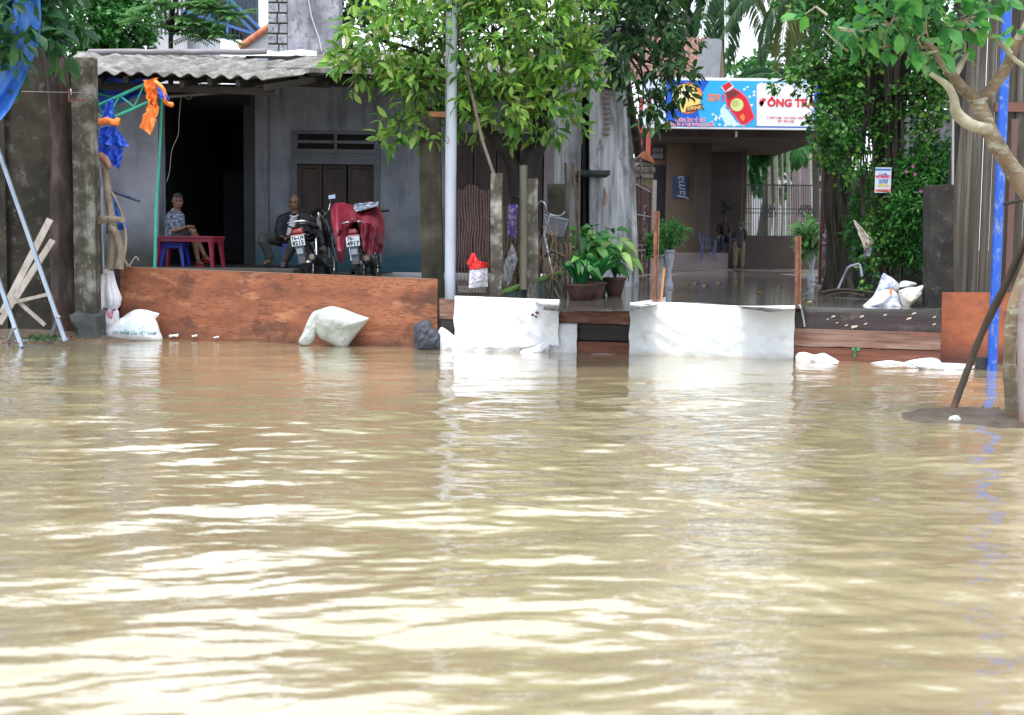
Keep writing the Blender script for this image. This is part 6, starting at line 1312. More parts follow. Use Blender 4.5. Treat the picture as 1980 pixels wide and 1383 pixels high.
urn(1293, 556, 24.5, 22, 72, 'feathery green shrub on a tall grey urn left of the porch steps', [blob(1300, 450, 24.5, 28, 24, .3), blob(1285, 470, 24.5, 18, 14, .2)], 110, .11, .025, m_fern)
urn(1274, 560, 25.5, 20, 60, 'light green bushy pot plant close behind the tall rusty stake', [blob(1270, 478, 25.5, 22, 20, .25)], 60, .12, .045, m_pl1)
urn(1568, 560, 30, 18, 60, 'pale-leaved pot plant beside the edge-on gate leaf', [blob(1563, 455, 30, 20, 28, .35), blob(1560, 480, 30, 16, 20, .3)], 60, .25, .09, leafmat('pale strap leaf', [(.05, .2, .04), (.2, .42, .14), (.4, .55, .3)]))

# ================================================================ DRINKS HOUSE, FAR RIGHT OF THE YARD
DH = empty('drinks_house', P(1400, 515, 44), 'tan single-storey house with open porch behind the advert board', 'house')
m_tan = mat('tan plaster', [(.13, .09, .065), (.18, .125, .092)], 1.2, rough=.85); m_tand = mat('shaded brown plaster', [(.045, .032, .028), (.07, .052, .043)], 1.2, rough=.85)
m_step = mat('step tile', [(.15, .115, .115), (.20, .16, .155)], 2, rough=.4)
bpx(1290, 1344, 240, 500, 44, .3, zb=ZY).build('wall', m_tan, DH)
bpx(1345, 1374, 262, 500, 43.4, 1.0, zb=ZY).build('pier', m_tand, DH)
bpx(1260, 1290, 240, 500, 44.3, .3, zb=ZY).build('wall', m_tan, DH)
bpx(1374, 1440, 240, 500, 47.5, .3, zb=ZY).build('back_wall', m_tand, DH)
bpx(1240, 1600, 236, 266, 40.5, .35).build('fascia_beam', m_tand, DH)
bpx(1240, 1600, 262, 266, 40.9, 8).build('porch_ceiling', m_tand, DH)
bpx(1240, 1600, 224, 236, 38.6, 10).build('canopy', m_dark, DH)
MB().box((P(1290, 0, 42).x, 42.0, ZY), (P(1432, 0, 42).x, 43.5, P(0, 505, 42).z-.0)).build('step', m_step, DH, bevel=.02)
MB().box((P(1290, 0, 43).x, 43.0, ZY), (P(1421, 0, 43).x, 47.4, P(1350, 489, 43).z)).build('platform', m_step, DH, bevel=.02)
wf = bpx(1258, 1285, 283, 310, 44.28, .08).build('window', mat('maroon frame', [(.12, .04, .03)]), DH)
for k in range(2):
    for j in range(3): bpx(1262+j*7, 1268+j*7, 286+k*11, 295+k*11, 44.27, .02).build('pane', mat('dim glass', [(.22, .25, .30)], rough=.1), wf)
bpx(1262, 1284, 320, 486, 44.26, .05).build('door', mat('dark blue door', [(.018, .02, .03)]), DH)
pst = bpx(1302, 1329, 341, 384, 43.94, .03).build('poster', mat('navy poster', [(.015, .03, .10), (.02, .05, .16)], 3, rough=.4), DH); pst['label'] = 'navy blue poster with pale vertical script'
me_ = lettering('Jama', P(1317, 363, 43.92), (-.12, 0, 1), (-1, 0, -.12), .40, mat('pale script', [(.45, .52, .6)]), pst, shear=.3)
# tiled roof and grey gable end
rf = MB().grid(lambda u, v: (P(1205, 158, 41).lerp(P(1370, 160, 41), u)*(1-v)+P(1205, 72, 47).lerp(P(1375, 76, 47), u)*v)+Vector((0, 0, .05*abs(math.sin(u*PI*16))-.10*((v*9) % 1))), 128, 45, .03, off=Vector((0, 0, -1)))
rf.build('tiled_roof', mat('brown clay roof tiles', [(.06, .035, .03), (.15, .08, .065), (.30, .14, .10)], 4, rough=.9, fine=((.4, .15, .09), .3, 5, (1, 1, 1))), DH)
MB().prism([P(1347, 165, 41), P(1390, 165, 41), P(1396, 80, 41.2), P(1391, 75, 41.2), P(1366, 75, 41.2)], (0, 1.2, 0)).build('gable_end', mat('grey gable', [(.16, .17, .19), (.24, .25, .28)], 5, rough=.9, fine=((.4, .4, .42), .3, 20, (1, 1, 1))), DH)
MB().prism([P(1390, 165, 41.1), P(1401, 165, 41.1), P(1397, 82, 41.3), P(1391, 76, 41.3)], (0, 1.2, 0)).build('gable_side', m_tan, DH)
# garden parapet with ironwork
bpx(1440, 1600, 459, 520, 46, .3, zb=ZY).build('parapet', m_tand, DH)
gr_ = MB()
for k in range(31): x_ = 1443+k*4.6; gr_.beam(P(x_, 459, 46.1), P(x_, 358, 46.1), .022)
gr_.build('railing_bars', black, DH, fix=False)
r2 = MB()
for y_ in (358, 404, 412, 457): r2.beam(P(1440, y_-.3, 46.08), P(1582, y_+1, 46.08), .05 if y_ in (358, 457) else .03)
for cx in (1486, 1558):
    for t in range(4):
        for q in (-1, 1): r2.beam(P(cx-9+6*t, 398, 46.05), P(cx-9+6*t+q*6, 418, 46.05), .03)
    r2.beam(P(cx-10, 397, 46.05), P(cx+10, 397, 46.05), .03).beam(P(cx-10, 419, 46.05), P(cx+10, 419, 46.05), .03)
r2.build('railing', black, DH, fix=False)
bpx(1437, 1443, 262, 459, 46, .3).build('pillar', m_tand, DH)
# advert board
AB = empty('advert_board', P(1415, 252, 38.2), 'wide blue advertising board with a tilted red bottle over the porch', 'sign')
Ys = 38.0
def em(name, c, e=0): return mat(name, [c], rough=.35)
m_sw = em('sign white', (.74, .77, .82)); m_sb = em('sign blue', (.012, .10, .52)); m_sc = em('sign cyan', (.03, .38, .72)); m_sr = em('sign red', (.62, .015, .03)); m_sy = em('sign gold', (.80, .60, .18)); m_sbr = em('sign brown', (.16, .03, .025)); m_so = em('sign orange', (.85, .22, .05)); m_pk = em('sign pink', (.78, .60, .72))
bpx(1240, 1590, 151, 250, Ys, .12).build('frame', m_sw, AB, bevel=.01)
def flat(pts, m, off, name): return MB().prism(px_pts(pts, Ys-off), (0, .002, 0)).build(name, m, AB)
m_grad = mat('sign blue to cyan print', [(.01, .08, .48), (.012, .16, .62), (.03, .42, .76)], .42, stretch=(1, 1, 1), rough=.35, contrast=.12)
flat([(1288, 155), (1588, 158), (1588, 248), (1288, 245)], m_sb, .004, 'blue_ground')
flat([(1372, 156), (1586, 158), (1586, 166), (1462, 165), (1462, 246), (1356, 245), (1350, 215), (1358, 180)], m_sc, .008, 'cyan_ground')
flat([(1463, 165), (1470, 160), (1574, 161), (1574, 245), (1463, 244)], m_sw, .012, 'white_panel')
flat([(1241, 154), (1287, 155), (1287, 245), (1241, 244)], em('sign pale blue', (.58, .68, .85)), .005, 'side_panel')
circ = lambda cx, cy, r, n=28, sx=1: [(cx+r*sx*math.cos(2*PI*k/n), cy+r*math.sin(2*PI*k/n)) for k in range(n)]
flat(circ(1330, 190, 30), m_so, .008, 'badge'); flat(circ(1327, 190, 27.5), m_sy, .012, 'badge'); flat(circ(1322, 183, 12), em('sign pale gold', (.85, .78, .5)), .016, 'badge')
flat([(1328, 207), (1345, 203), (1360, 200), (1357, 205), (1363, 213), (1355, 211), (1344, 215), (1325, 217)], m_sbr, .018, 'ribbon')
lettering('DRINK', P(1343, 209, Ys-.024), (1, 0, .12), (0, 0, 1), .13, m_sy, AB, bold=.003)
for tx, cx, cy, sz, sx in (('Thơm lạc vị chè', 1334, 231.5, .17, .78), ('Không lo nóng trong người', 1332, 240, .155, .82)):
    lettering(tx, P(cx, cy, Ys-.014), (1, 0, 0), (0, 0, 1), sz, m_pk, AB, bold=.008, sx=sx); lettering(tx, P(cx, cy, Ys-.018), (1, 0, 0), (0, 0, 1), sz, m_sr, AB, bold=-.001, sx=sx)
for tx, cx, cy in (('Ngon', 1381, 184.5), ('tuyệt', 1380, 191.5)): lettering(tx, P(cx, cy, Ys-.016), (1, 0, .05), (0, 0, 1), .15, m_so, AB, bold=.006)
lettering('!', P(1398, 190, Ys-.016), (1, 0, .1), (0, 0, 1), .28, m_sr, AB, bold=.01)
# splash: pale drops round the bottle
m_dr = em('sign splash', (.55, .75, .88)); m_dr2 = em('sign splash light', (.75, .86, .94)); rs = random.Random(3)
spl = MB(); spl2 = MB()
for k in range(80):
    x_ = rs.uniform(1375, 1462); y_ = 243-abs(rs.gauss(0, 20)) if rs.random() < .6 else rs.uniform(168, 243); 
    if y_ < 165 or abs((x_-1430)*.86+(y_-200)*-.5) < 16 and y_ < 232: continue
    if x_ < 1400 and y_ < 220: continue
    r_ = rs.uniform(.8, 3.2); (spl if k % 2 else spl2).prism(px_pts([(x_+r_*math.cos(t)*rs.uniform(.7, 1.3), y_+r_*math.sin(t)*rs.uniform(.7, 1.3)) for t in np.linspace(0, 2*PI, 8)[:-1]], Ys-.012-.0015*(k % 3)), (0, .001, 0))
flat([(1398, 205), (1408, 214), (1424, 236), (1436, 243), (1404, 243), (1396, 228), (1392, 214)], m_dr, .010, 'splash')
spl.build('splash', m_dr, AB)['kind'] = 'stuff'; spl2.build('splash', m_dr2, AB)['kind'] = 'stuff'
flat([(1394, 169), (1410, 157), (1419, 168), (1403, 181)], m_sw, .020, 'bottle_cap'); flat([(1396, 167), (1410, 158), (1416, 166), (1402, 177)], m_sr, .024, 'bottle_cap')
flat([(1402, 179), (1419, 170), (1434, 178), (1445, 190), (1452, 207), (1460, 228), (1444, 241), (1432, 241), (1418, 222), (1406, 205), (1403, 193)], em('sign bright pink', (.75, .10, .22)), .020, 'bottle')
flat([(1404, 180), (1419, 172), (1432, 180), (1443, 191), (1450, 207), (1457, 227), (1444, 238), (1434, 239), (1420, 220), (1408, 204), (1405, 193)], m_sr, .024, 'bottle')
flat([(1404, 181), (1418, 173), (1430, 180), (1420, 186), (1408, 192)], m_sbr, .028, 'bottle_neck'); flat(circ(1425, 203, 12.5), em('sign lime', (.60, .66, .25)), .032, 'bottle_label'); flat(circ(1422, 200, 7), em('sign khaki', (.45, .5, .16)), .036, 'bottle_label')
flat([(1430, 225), (1437, 220), (1441, 228), (1436, 236)], m_so, .030, 'bottle_mark')
lettering('ĐÔNG TRÀ', P(1522, 200, Ys-.022), (1, 0, 0), (0, 0, 1), .29, m_sr, AB, bold=.014, sx=1.02)
lettering('T: PHÚ LÂM - TUY HÒA - PHÚ YÊN', P(1524, 228.5, Ys-.022), (1, 0, 0), (0, 0, 1), .085, m_sr, AB, bold=.002, sx=.9); lettering('ĐT: 057.3.82', P(1520, 235, Ys-.022), (1, 0, 0), (0, 0, 1), .085, m_sr, AB, bold=.002)
# lamp on the canopy end, little bulb socket under the beam
LM = empty('bell_lamp', P(1592, 215, 37.5), 'small white bell-shaped lamp at the right end of the advert board', 'lamp')
c = P(1592, 219, 37.5); MB().lathe(c, [(.16, 0), (.14, .03), (.06, .12), (.03, .20), (.02, .28)], 18).build('shade', mat('white enamel', [(.7, .72, .72)], rough=.3), LM, smooth=50)
MB().tube([c+Vector((0, 0, .28)), c+Vector((0, .05, .45)), c+Vector((-.05, .5, .45))], .015, 6).build('arm', black, LM)
tag(bpx(1422, 1426, 254, 265, 39.5, .06).build('bulb_holder', m_sw), 'tiny white bulb holder under the porch beam', 'lamp')
# chair, fan, people on the porch
Yc_ = 43.2; zf_ = P(1350, 489, 43).z
CH = empty('plastic_chair', (P(1371, 495, Yc_).x, 42.6, P(0, 505, 42).z), 'blue plastic armchair on the lower porch step', 'chair'); zc = P(1370, 505, 42).z; xc = P(1369, 495, 42.6).x
m_cb = mat('navy blue plastic', [(.03, .05, .14)], rough=.4)
MB().box((xc-.2, 42.42, zc+.38), (xc+.2, 42.8, zc+.42)).build('seat', m_cb, CH, bevel=.02)
for dx, dy in ((-.19, 42.44), (.19, 42.44), (-.19, 42.8), (.19, 42.8)): MB().tube([(xc+dx, dy, zc+.38), (xc+dx*1.15, dy, zc+.0)], [.022, .016], 7).build('leg', m_cb, CH)
bk = MB().tube(smoothline([(xc-.2, 42.5, zc+.4), (xc-.24, 42.55, zc+.6), (xc-.26, 42.8, zc+.8), (xc-.2, 42.86, zc+.84), (xc+.18, 42.86, zc+.66), (xc+.22, 42.6, zc+.6), (xc+.2, 42.46, zc+.4)], 4), .02, 7)
for k in range(3): bk.beam((xc-.12+.1*k, 42.82, zc+.42), (xc-.12+.1*k, 42.86, zc+.76-.04*k), .035, .012)
bk.build('backrest', m_cb, CH)
FN = empty('standing_fan', (P(1408, 480, 45).x, 45, zf_), 'dark round standing fan in the shade of the porch', 'fan'); cfn = P(1404, 403, 45); tor_ = MB()
torp(tor_, cfn, .30, .012, tilt=.1); torp(tor_, cfn, .18, .006, tilt=.1); 
for k in range(14): t = 2*PI*k/14; tor_.tube([cfn+Vector((0, -.05, 0)), cfn+Vector((.30*math.cos(t), 0, .30*math.sin(t)))], .004, 4)
tor_.build('guard', m_dark, FN, fix=False); bl_ = MB()
for k in range(3):
    t = 2*PI*k/3; bl_.ball((0, 0, 0), 1, 10, 6, f=lambda p: cfn+Vector((.14*math.cos(t)+p.x*.11*math.cos(t)-p.z*.07*math.sin(t), .02+p.y*.01, .14*math.sin(t)+p.x*.11*math.sin(t)+p.z*.07*math.cos(t))))
bl_.ball(cfn, .05, 10, 8); bl_.build('blades', m_dark, FN); MB().tube([cfn+Vector((0, .08, 0)), (cfn.x, 45.05, zf_+.03)], .02, 8).lathe((cfn.x, 45.05, zf_), [(.2, 0), (.2, .02), (.04, .05)], 18).build('stand', m_dark, FN)
oz = Vector((P(1427, 500, 42.9).x, 42.75, P(0, 505, 42).z))
J = dict(head=(.04, -.02, 1.42), neck=(.02, .03, 1.27), shL=(.17, .0, 1.22), shR=(-.17, .0, 1.22), elL=(.22, -.12, .99), elR=(-.22, -.12, .99), wrL=(.10, -.28, .95), wrR=(-.12, -.28, .95), handL=(.02, -.36, .96), handR=(-.04, -.36, .96), hipL=(.09, 0, .80), hipR=(-.09, 0, .80), knL=(.11, .02, .44), knR=(-.10, 0, .44), anL=(.12, .05, .09), anR=(-.11, .02, .09), toeL=(.14, .2, 0), toeR=(-.12, .2, 0))
for k_ in ('elL', 'elR', 'wrL', 'wrR', 'handL', 'handR', 'head'): v_ = J[k_]; J[k_] = (v_[0], -v_[1], v_[2])
J['palmL'] = J['palmR'] = (0, 0, 1)
person(oz, J, 'person in dark top and khaki trousers standing with back turned on the far porch step', m_skin, [('trousers', 'trousers', mat('khaki trousers', [(.09, .068, .04), (.12, .092, .055)], 5, rough=.85)), ('dark_top', 'shirt', mat('near-black top', [(.012, .012, .016)], rough=.8))], head_rot=(0, 0, PI), hair='short', voxel=.014)
oz = Vector((P(1398, 489, 44.6).x, 44.6, zf_))
J = dict(head=(.0, -.05, 1.10), neck=(0, .0, .95), shL=(.17, .0, .90), shR=(-.17, .0, .90), elL=(.21, -.05, .66), elR=(-.21, -.05, .66), wrL=(.12, -.28, .56), wrR=(-.12, -.28, .56), handL=(.10, -.36, .55), handR=(-.10, -.36, .55), hipL=(.09, 0, .46), hipR=(-.09, 0, .46), knL=(.12, -.42, .48), knR=(-.12, -.42, .48), anL=(.12, -.42, .09), anR=(-.12, -.42, .09), toeL=(.12, -.6, 0), toeR=(-.12, -.6, 0), palmL=(0, 0, 1), palmR=(0, 0, 1))
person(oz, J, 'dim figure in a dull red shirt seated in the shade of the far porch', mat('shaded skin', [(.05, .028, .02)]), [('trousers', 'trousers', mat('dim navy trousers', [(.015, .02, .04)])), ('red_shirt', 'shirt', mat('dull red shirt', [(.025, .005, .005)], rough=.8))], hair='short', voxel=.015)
ST = empty('wooden_stool', oz, 'dark wooden stool under the figure in the dull red shirt', 'stool')
MB().box((oz.x-.18, oz.y-.16, zf_+.32), (oz.x+.18, oz.y+.18, zf_+.36)).build('seat', m_dark, ST)
for dx in (-.15, .15):
    for dy in (-.13, .15): MB().beam((oz.x+dx, oz.y+dy, zf_), (oz.x+dx, oz.y+dy, zf_+.32), .04).build('leg', m_dark, ST)
# ================================================================ GARDEN AND PALMS BEHIND
m_palm = leafmat('palm leaflet', [(.02, .07, .03), (.035, .11, .045), (.06, .15, .06), (.10, .19, .07)], .35)
m_palmy = leafmat('yellowing palm leaflet', [(.14, .19, .05), (.22, .26, .07), (.09, .15, .05), (.28, .27, .10)], .35)
m_palmb = leafmat('bright palm leaflet', [(.03, .14, .04), (.05, .22, .06), (.10, .32, .08)], .4)
m_ptr = mat('ringed palm trunk', [(.16, .15, .12), (.32, .31, .25), (.40, .40, .33)], 3, stretch=(.3, .3, 9), rough=.9)
m_ptd = mat('dark palm trunk', [(.035, .032, .028), (.07, .065, .055)], 3, stretch=(.3, .3, 6), rough=.9)
def frond(o, base, azim, L_, up, droop, m, nl=60, leaf=.75, wd=.045):
    pts = []; p = Vector(base); el = up; d = Vector((math.cos(azim), math.sin(azim), 0)); n = 14
    for k in range(n+1):
        pts.append(p.copy()); p = p+(d*math.cos(el)+Vector((0, 0, math.sin(el))))*L_/n; el -= droop/n
    MB().tube(pts, list(np.linspace(.035, .008, n+1)), 5, caps=False).build('rachis', m, o, fix=False)
    ps, ds, ns, ls = [], [], [], []
    for k in range(nl):
        t = .1+.9*k/nl; i = min(int(t*n), n-1); q = pts[i].lerp(pts[i+1], t*n-i); tg = (pts[i+1]-pts[i]).normalized(); sd_ = tg.cross(Vector((0, 0, 1)));
        if sd_.length < .2: sd_ = Vector((-math.sin(azim), math.cos(azim), 0))
        sd_.normalize()
        for s_ in (-1, 1):
            ps.append(q); ds.append(sd_*s_*.9+tg*.55+Vector((0, 0, -.25-.45*random.random()))); ns.append(Vector((0, 0, 1))-sd_*s_*.3); ls.append(leaf*(math.sin(PI*min(.97, .12+t*.86))**.6)*random.uniform(.85, 1.1))
    leaf_mesh('leaflets', ps, ds, ns, np.array(ls), wd, m, o, bend=.12)
def palm(px, pyb, Y, ptop, fr, label, r=.15, m=m_ptd, lean=0, yellow=(), L_=3.6, name='coconut_palm', leaf=.8):
    base = P(px, pyb, Y); base.z = ZY-.02; top = P(px+lean, ptop, Y); o = empty(name, base, label, 'palm', 'palms behind the drinks house')
    bark_trunk([base, base.lerp(top, .33)+Vector((.05, 0, 0)), base.lerp(top, .66), top], [r*1.25, r, r*.9, r*.8], m, o, rough=.05)
    for k, (az, up_) in enumerate(fr):
        frond(o, top, math.radians(az), L_*random.uniform(.9, 1.1), math.radians(up_), math.radians(75+random.uniform(-10, 25)), m_palmy if k in yellow else m_palm, leaf=leaf)
    return o
# the big palms whose fronds hang behind the board
palm(1395, 520, 58, -40, [(200, 0), (235, -25), (270, -30), (300, -10), (330, 0), (350, 15), (20, 30), (160, 20), (90, 30)], 'coconut palm with hanging yellowing fronds over the grey gable', yellow=(3, 4), L_=4.6, leaf=1.1)
palm(1575, 520, 54, -60, [(180, -5), (195, -25), (215, -35), (245, -40), (275, -30), (300, 10), (340, -10), (30, 20), (150, 10)], 'coconut palm behind the right half of the advert board', yellow=(2, 3), L_=4.6, leaf=1.1)
palm(1330, 520, 64, -230, [(200, 0), (235, 10), (270, -10), (300, 0), (340, 10), (20, 20), (120, 30)], 'tall coconut palm left of the grey gable end', L_=4.6, leaf=1.1)
palm(1468, 470, 52, 150, [(180, 20), (215, 0), (250, -10), (285, -20), (320, 10), (0, 20), (60, 40), (130, 40)], 'leaning dark-trunked palm seen through the porch railing', lean=45, r=.24, L_=2.6, leaf=.8)
for i, (px, top, r_, dY) in enumerate(((1449, 190, .07, 0), (1487, 180, .06, 1.2), (1500, 170, .085, .3), (1512, 185, .06, 2), (1524, 160, .075, .8), (1545, 180, .065, 1.6), (1566, 170, .08, .2))):
    palm(px, 470, 50+dY, top, [(az+i*23, 15) for az in (190, 230, 265, 300, 345, 80)], ['slim pale ringed areca palm nearest the dark pillar', 'second slim areca palm, thin and far behind the railing', 'thicker pale areca palm left of the railing centre', 'thin areca palm farthest back near the railing centre', 'pale areca palm just right of the railing centre', 'thin pale areca palm left of the right railing medallion', 'pale areca palm at the right end of the porch railing'][i], r=r_, m=m_ptr, L_=1.6, name='areca_palm', leaf=.45)
# garden masses behind
m_bush = leafmat('background green', [(.012, .05, .02), (.02, .08, .03), (.035, .12, .04), (.06, .17, .05)], .3)
m_bush2 = leafmat('bright background green', [(.02, .10, .02), (.04, .17, .03), (.08, .26, .05), (.03, .12, .06)], .35)
def tree(name, label, base, trunk, blobs, n, ln, wd, m, cat='tree', group=None, per=8, bark=None, r=.12, **k):
    b_ = P(*base); b_.z = ZY-.03; o = empty(name, b_, label, cat, group); bark = bark or m_bark; pts = [b_]+[P(*t) for t in trunk]
    if len(pts) > 1: bark_trunk(pts, list(np.linspace(r, r*.5, len(pts))), bark, o); limbs(o, pts[-1], blobs, bark, r*.45)
    foliage('crown', blobs, n, per, ln, wd, m, o, **k); return o
tree('garden_tree', 'dense green tree behind the garden railing, far back on the left', (1450, 500, 66), [(1450, 380, 66), (1450, 300, 66)], [blob(1440, 250, 66, 80, 60, 2), blob(1500, 330, 66, 60, 50, 2), blob(1420, 160, 66, 70, 50, 2), blob(1500, 115, 66, 50, 32, 2)], 340, .5, .2, m_bush2, group='trees behind the drinks house')
tree('garden_tree', 'dense dark tree behind the right end of the advert board', (1600, 500, 68), [(1600, 380, 68), (1600, 260, 68)], [blob(1590, 240, 68, 80, 90, 2), blob(1570, 330, 68, 60, 60, 2), blob(1650, 120, 68, 120, 110, 2.4), blob(1560, 170, 68, 50, 50, 2)], 400, .55, .24, m_bush, group='trees behind the drinks house')
tree('garden_tree', 'broad dark tree high over the drinks house roof', (1300, 500, 75), [(1290, 300, 75), (1280, 180, 75)], [blob(1230, 90, 75, 80, 70, 3), blob(1300, 30, 75, 60, 50, 3), blob(1180, -60, 75, 150, 90, 4)], 300, .6, .25, m_bush, group='trees behind the drinks house')
GS = empty('garden_palm_clump', (P(1460, 470, 49.5).x, 49.5, ZY), 'bright green fan-leaved clump filling the upper left of the porch railing opening', 'palm')
for k, (x_, y_, az, up_) in enumerate(((1440, 262, 300, 10), (1445, 280, 320, 0), (1452, 300, 290, -10), (1470, 285, 250, 0), (1448, 320, 300, -30), (1500, 275, 230, 0), (1556, 272, 240, -5), (1575, 280, 200, -10), (1460, 265, 270, 10), (1530, 268, 300, -20))):
    frond(GS, P(x_, y_, 49.5), math.radians(az), 1.3, math.radians(up_), math.radians(80), m_palmb, nl=34, leaf=.55, wd=.05)
MB().tube([Vector((P(1445, 470, 49.6).x, 49.6, ZY)), P(1442, 262, 49.6)], [.09, .06], 8).build('trunk', m_ptr, GS)
tag(bpx(1440, 1640, 300, 520, 82, .3, zb=ZY-.1).build('far_wall', mat('pale far wall', [(.30, .31, .33), (.42, .43, .45)], .5, rough=.9)), 'pale wall far behind the areca palms', 'wall')
tag(bpx(1535, 1582, 295, 345, 60, .3, zb=ZY-.1).build('far_shed', mat('dull mauve shed', [(.14, .10, .12), (.2, .15, .17)], 1, rough=.9)), 'dull mauve shed wall seen through the right of the railing', 'shed')
# trees on the left behind the roof
m_lfL = leafmat('bright bush leaf', [(.012, .07, .016), (.02, .12, .02), (.04, .19, .03), (.09, .30, .05)], .3)
tree('round_leaved_tree', 'dense bright green tree rising behind the corrugated roof at the left', (215, 500, 26.5), [(215, 300, 26.5), (210, 120, 26.5)], [blob(190, 45, 26, 62, 55, .9), blob(245, 55, 26, 55, 45, .8), blob(160, 90, 26, 50, 30, .5), blob(215, -30, 26.5, 110, 55, 1.2), blob(285, 70, 26.3, 22, 22, .4)], 950, .115, .075, m_lfL, per=9, spread=.14, shell=.3, twigs=60, twigmat=m_bark)
m_pap = leafmat('pale compound leaf', [(.05, .16, .04), (.10, .26, .06), (.16, .34, .10)], .4)
PT = empty('feathery_tree', P(331, 500, 25), 'slender tree with light feathery leaves beside the pale block building', 'tree')
bark_trunk([P(331, 520, 25), P(330, 200, 25), P(330, 95, 25), P(333, 30, 25), P(350, -40, 25)], [.06, .05, .045, .04, .03], m_bark, PT)
for (x_, y_, n_) in ((300, 8, 10), (345, 30, 12), (385, 45, 12), (420, 18, 12), (395, 5, 12), (450, 25, 9), (360, 5, 12), (280, 30, 9), (420, 60, 9), (375, 65, 8), (320, 50, 6), (330, -30, 12), (420, -20, 12)):
    c = P(x_, y_, 24.8); MB().tube(smoothline([P(331, 70, 25), P(331, 70, 25).lerp(c, .5)+Vector((0, 0, .2)), c], 4), [.016]*4+[.01]*5, 5).build('branch', m_bark, PT)
    ps, ds, ns = [], [], []
    for k in range(n_):
        az = random.uniform(0, 2*PI); d = Vector((math.cos(az), math.sin(az), random.uniform(-.5, .2)))
        for t in np.linspace(.05, .42, 9):
            q = c+d*t
            for s_ in (-1, 1): ps.append(q); ds.append(d.cross(Vector((0, 0, 1)))*s_+d*.5+Vector((0, 0, -.25))); ns.append((0, -.3, 1))
    leaf_mesh('leaflets', ps, ds, ns, .14, .04, m_pap, PT)
# a dark tree in the gap behind the street tree's left shoulder
tree('neighbour_tree', 'dark-leaved tree between the grey gable and the street tree', (680, 500, 26), [(680, 200, 26), (675, 60, 26)], [blob(640, 25, 25.5, 38, 40, .6), blob(625, 60, 25.3, 20, 25, .3), blob(700, -20, 26, 90, 60, 1)], 240, .17, .07, m_lf3, spread=.12)

# ================================================================ RIGHT SIDE: BANYANS, SHRUBS, WALLS
m_ban = mat('dark fissured bark', [(.012, .010, .008), (.03, .025, .019), (.09, .078, .06)], 4, stretch=(1.6, 1.6, .25), rough=.95, bump=.03, bscale=14, contrast=.2)
m_root = mat('grey brown root', [(.03, .024, .018), (.085, .07, .052)], 5, stretch=(1, 1, .3), rough=.9)
m_fic = leafmat('small ficus leaf', [(.009, .055, .012), (.018, .10, .018), (.04, .17, .025), (.09, .29, .04), (.26, .48, .07)], .3)
def roots(o, x0, x1, y0, y1, Y, n, r=.02, m=None):
    for k in range(n):
        xs = random.uniform(x0, x1); pts = []; x_ = xs; ph = random.uniform(0, 6)
        for j in range(8): pts.append(P(x_+6*math.sin(j*.8+ph), y0+(y1-y0)*j/7, Y-.1*abs(math.sin(j+ph))-.05)); x_ += random.uniform(-3, 3)
        MB().tube(smoothline(pts, 3), r*random.uniform(.5, 1.3), 6, rough=.1).build('aerial_root', m or m_root, o, smooth=True)
BT = empty('banyan_tree', G(1712, 575, ZY), 'old dark tree wrapped in roots and creepers behind the dumped sacks', 'tree')
Yb_ = 20.6
bark_trunk([P(1712, 590, Yb_), P(1715, 500, Yb_), P(1718, 400, Yb_), P(1720, 300, Yb_), P(1722, 200, Yb_), P(1715, 110, Yb_), P(1708, 20, Yb_), P(1700, -80, Yb_)], [.27, .22, .21, .20, .20, .20, .18, .15], m_ban, BT, n=24, rough=.25)
bark_trunk([P(1700, 260, Yb_-.1), P(1690, 180, Yb_-.1), P(1672, 110, Yb_-.1), P(1660, 30, Yb_-.1)], [.12, .10, .09, .07], m_ban, BT, 'branch'); bark_trunk([P(1730, 240, Yb_), P(1748, 150, Yb_), P(1760, 60, Yb_)], [.1, .09, .07], m_ban, BT, 'branch')
roots(BT, 1690, 1745, 90, 580, Yb_-.22, 8, .018); roots(BT, 1668, 1700, 120, 420, Yb_-.15, 5, .014); roots(BT, 1700, 1735, 480, 585, Yb_-.35, 5, .02)
fb = [blob(1575, 150, 20.5, 65, 36, .8), blob(1620, 230, 20.3, 60, 75, .8), blob(1610, 120, 20.5, 80, 55, .9), blob(1588, 235, 20.4, 18, 26, .3), blob(1640, 310, 20.2, 38, 50, .5), blob(1660, 60, 20.5, 60, 50, .8), blob(1790, 180, 20.4, 55, 80, .7), blob(1800, 260, 20.2, 35, 45, .4), blob(1660, -40, 20.5, 170, 80, 1.5), blob(1740, 60, 20.8, 60, 60, .7), blob(1505, 158, 20.8, 22, 13, .3), blob(1820, 120, 20.6, 40, 80, .6), blob(1640, 190, 20.8, 60, 110, .5)]
foliage('crown', fb, 1750, 9, .085, .055, m_fic, BT, droop=.25, spread=.11, shell=.25, twigs=160, twigmat=m_root)
limbs(BT, P(1690, 150, Yb_), fb, m_ban, .05)
cb = [blob(1710, 430, 20.2, 38, 40, .35), blob(1700, 480, 20.1, 35, 40, .3), blob(1740, 470, 20.2, 30, 40, .3), blob(1680, 540, 20.0, 16, 35, .2), blob(1722, 395, 20.2, 30, 20, .25)]
cb += [blob(1700, 330, 20.25, 16, 40, .25), blob(1738, 340, 20.3, 18, 50, .25), blob(1722, 200, 20.3, 25, 30, .25), blob(1700, 250, 20.3, 20, 40, .25)]
foliage('creeper', cb, 400, 7, .075, .05, m_fic, BT, droop=.3, spread=.1, shell=.3)
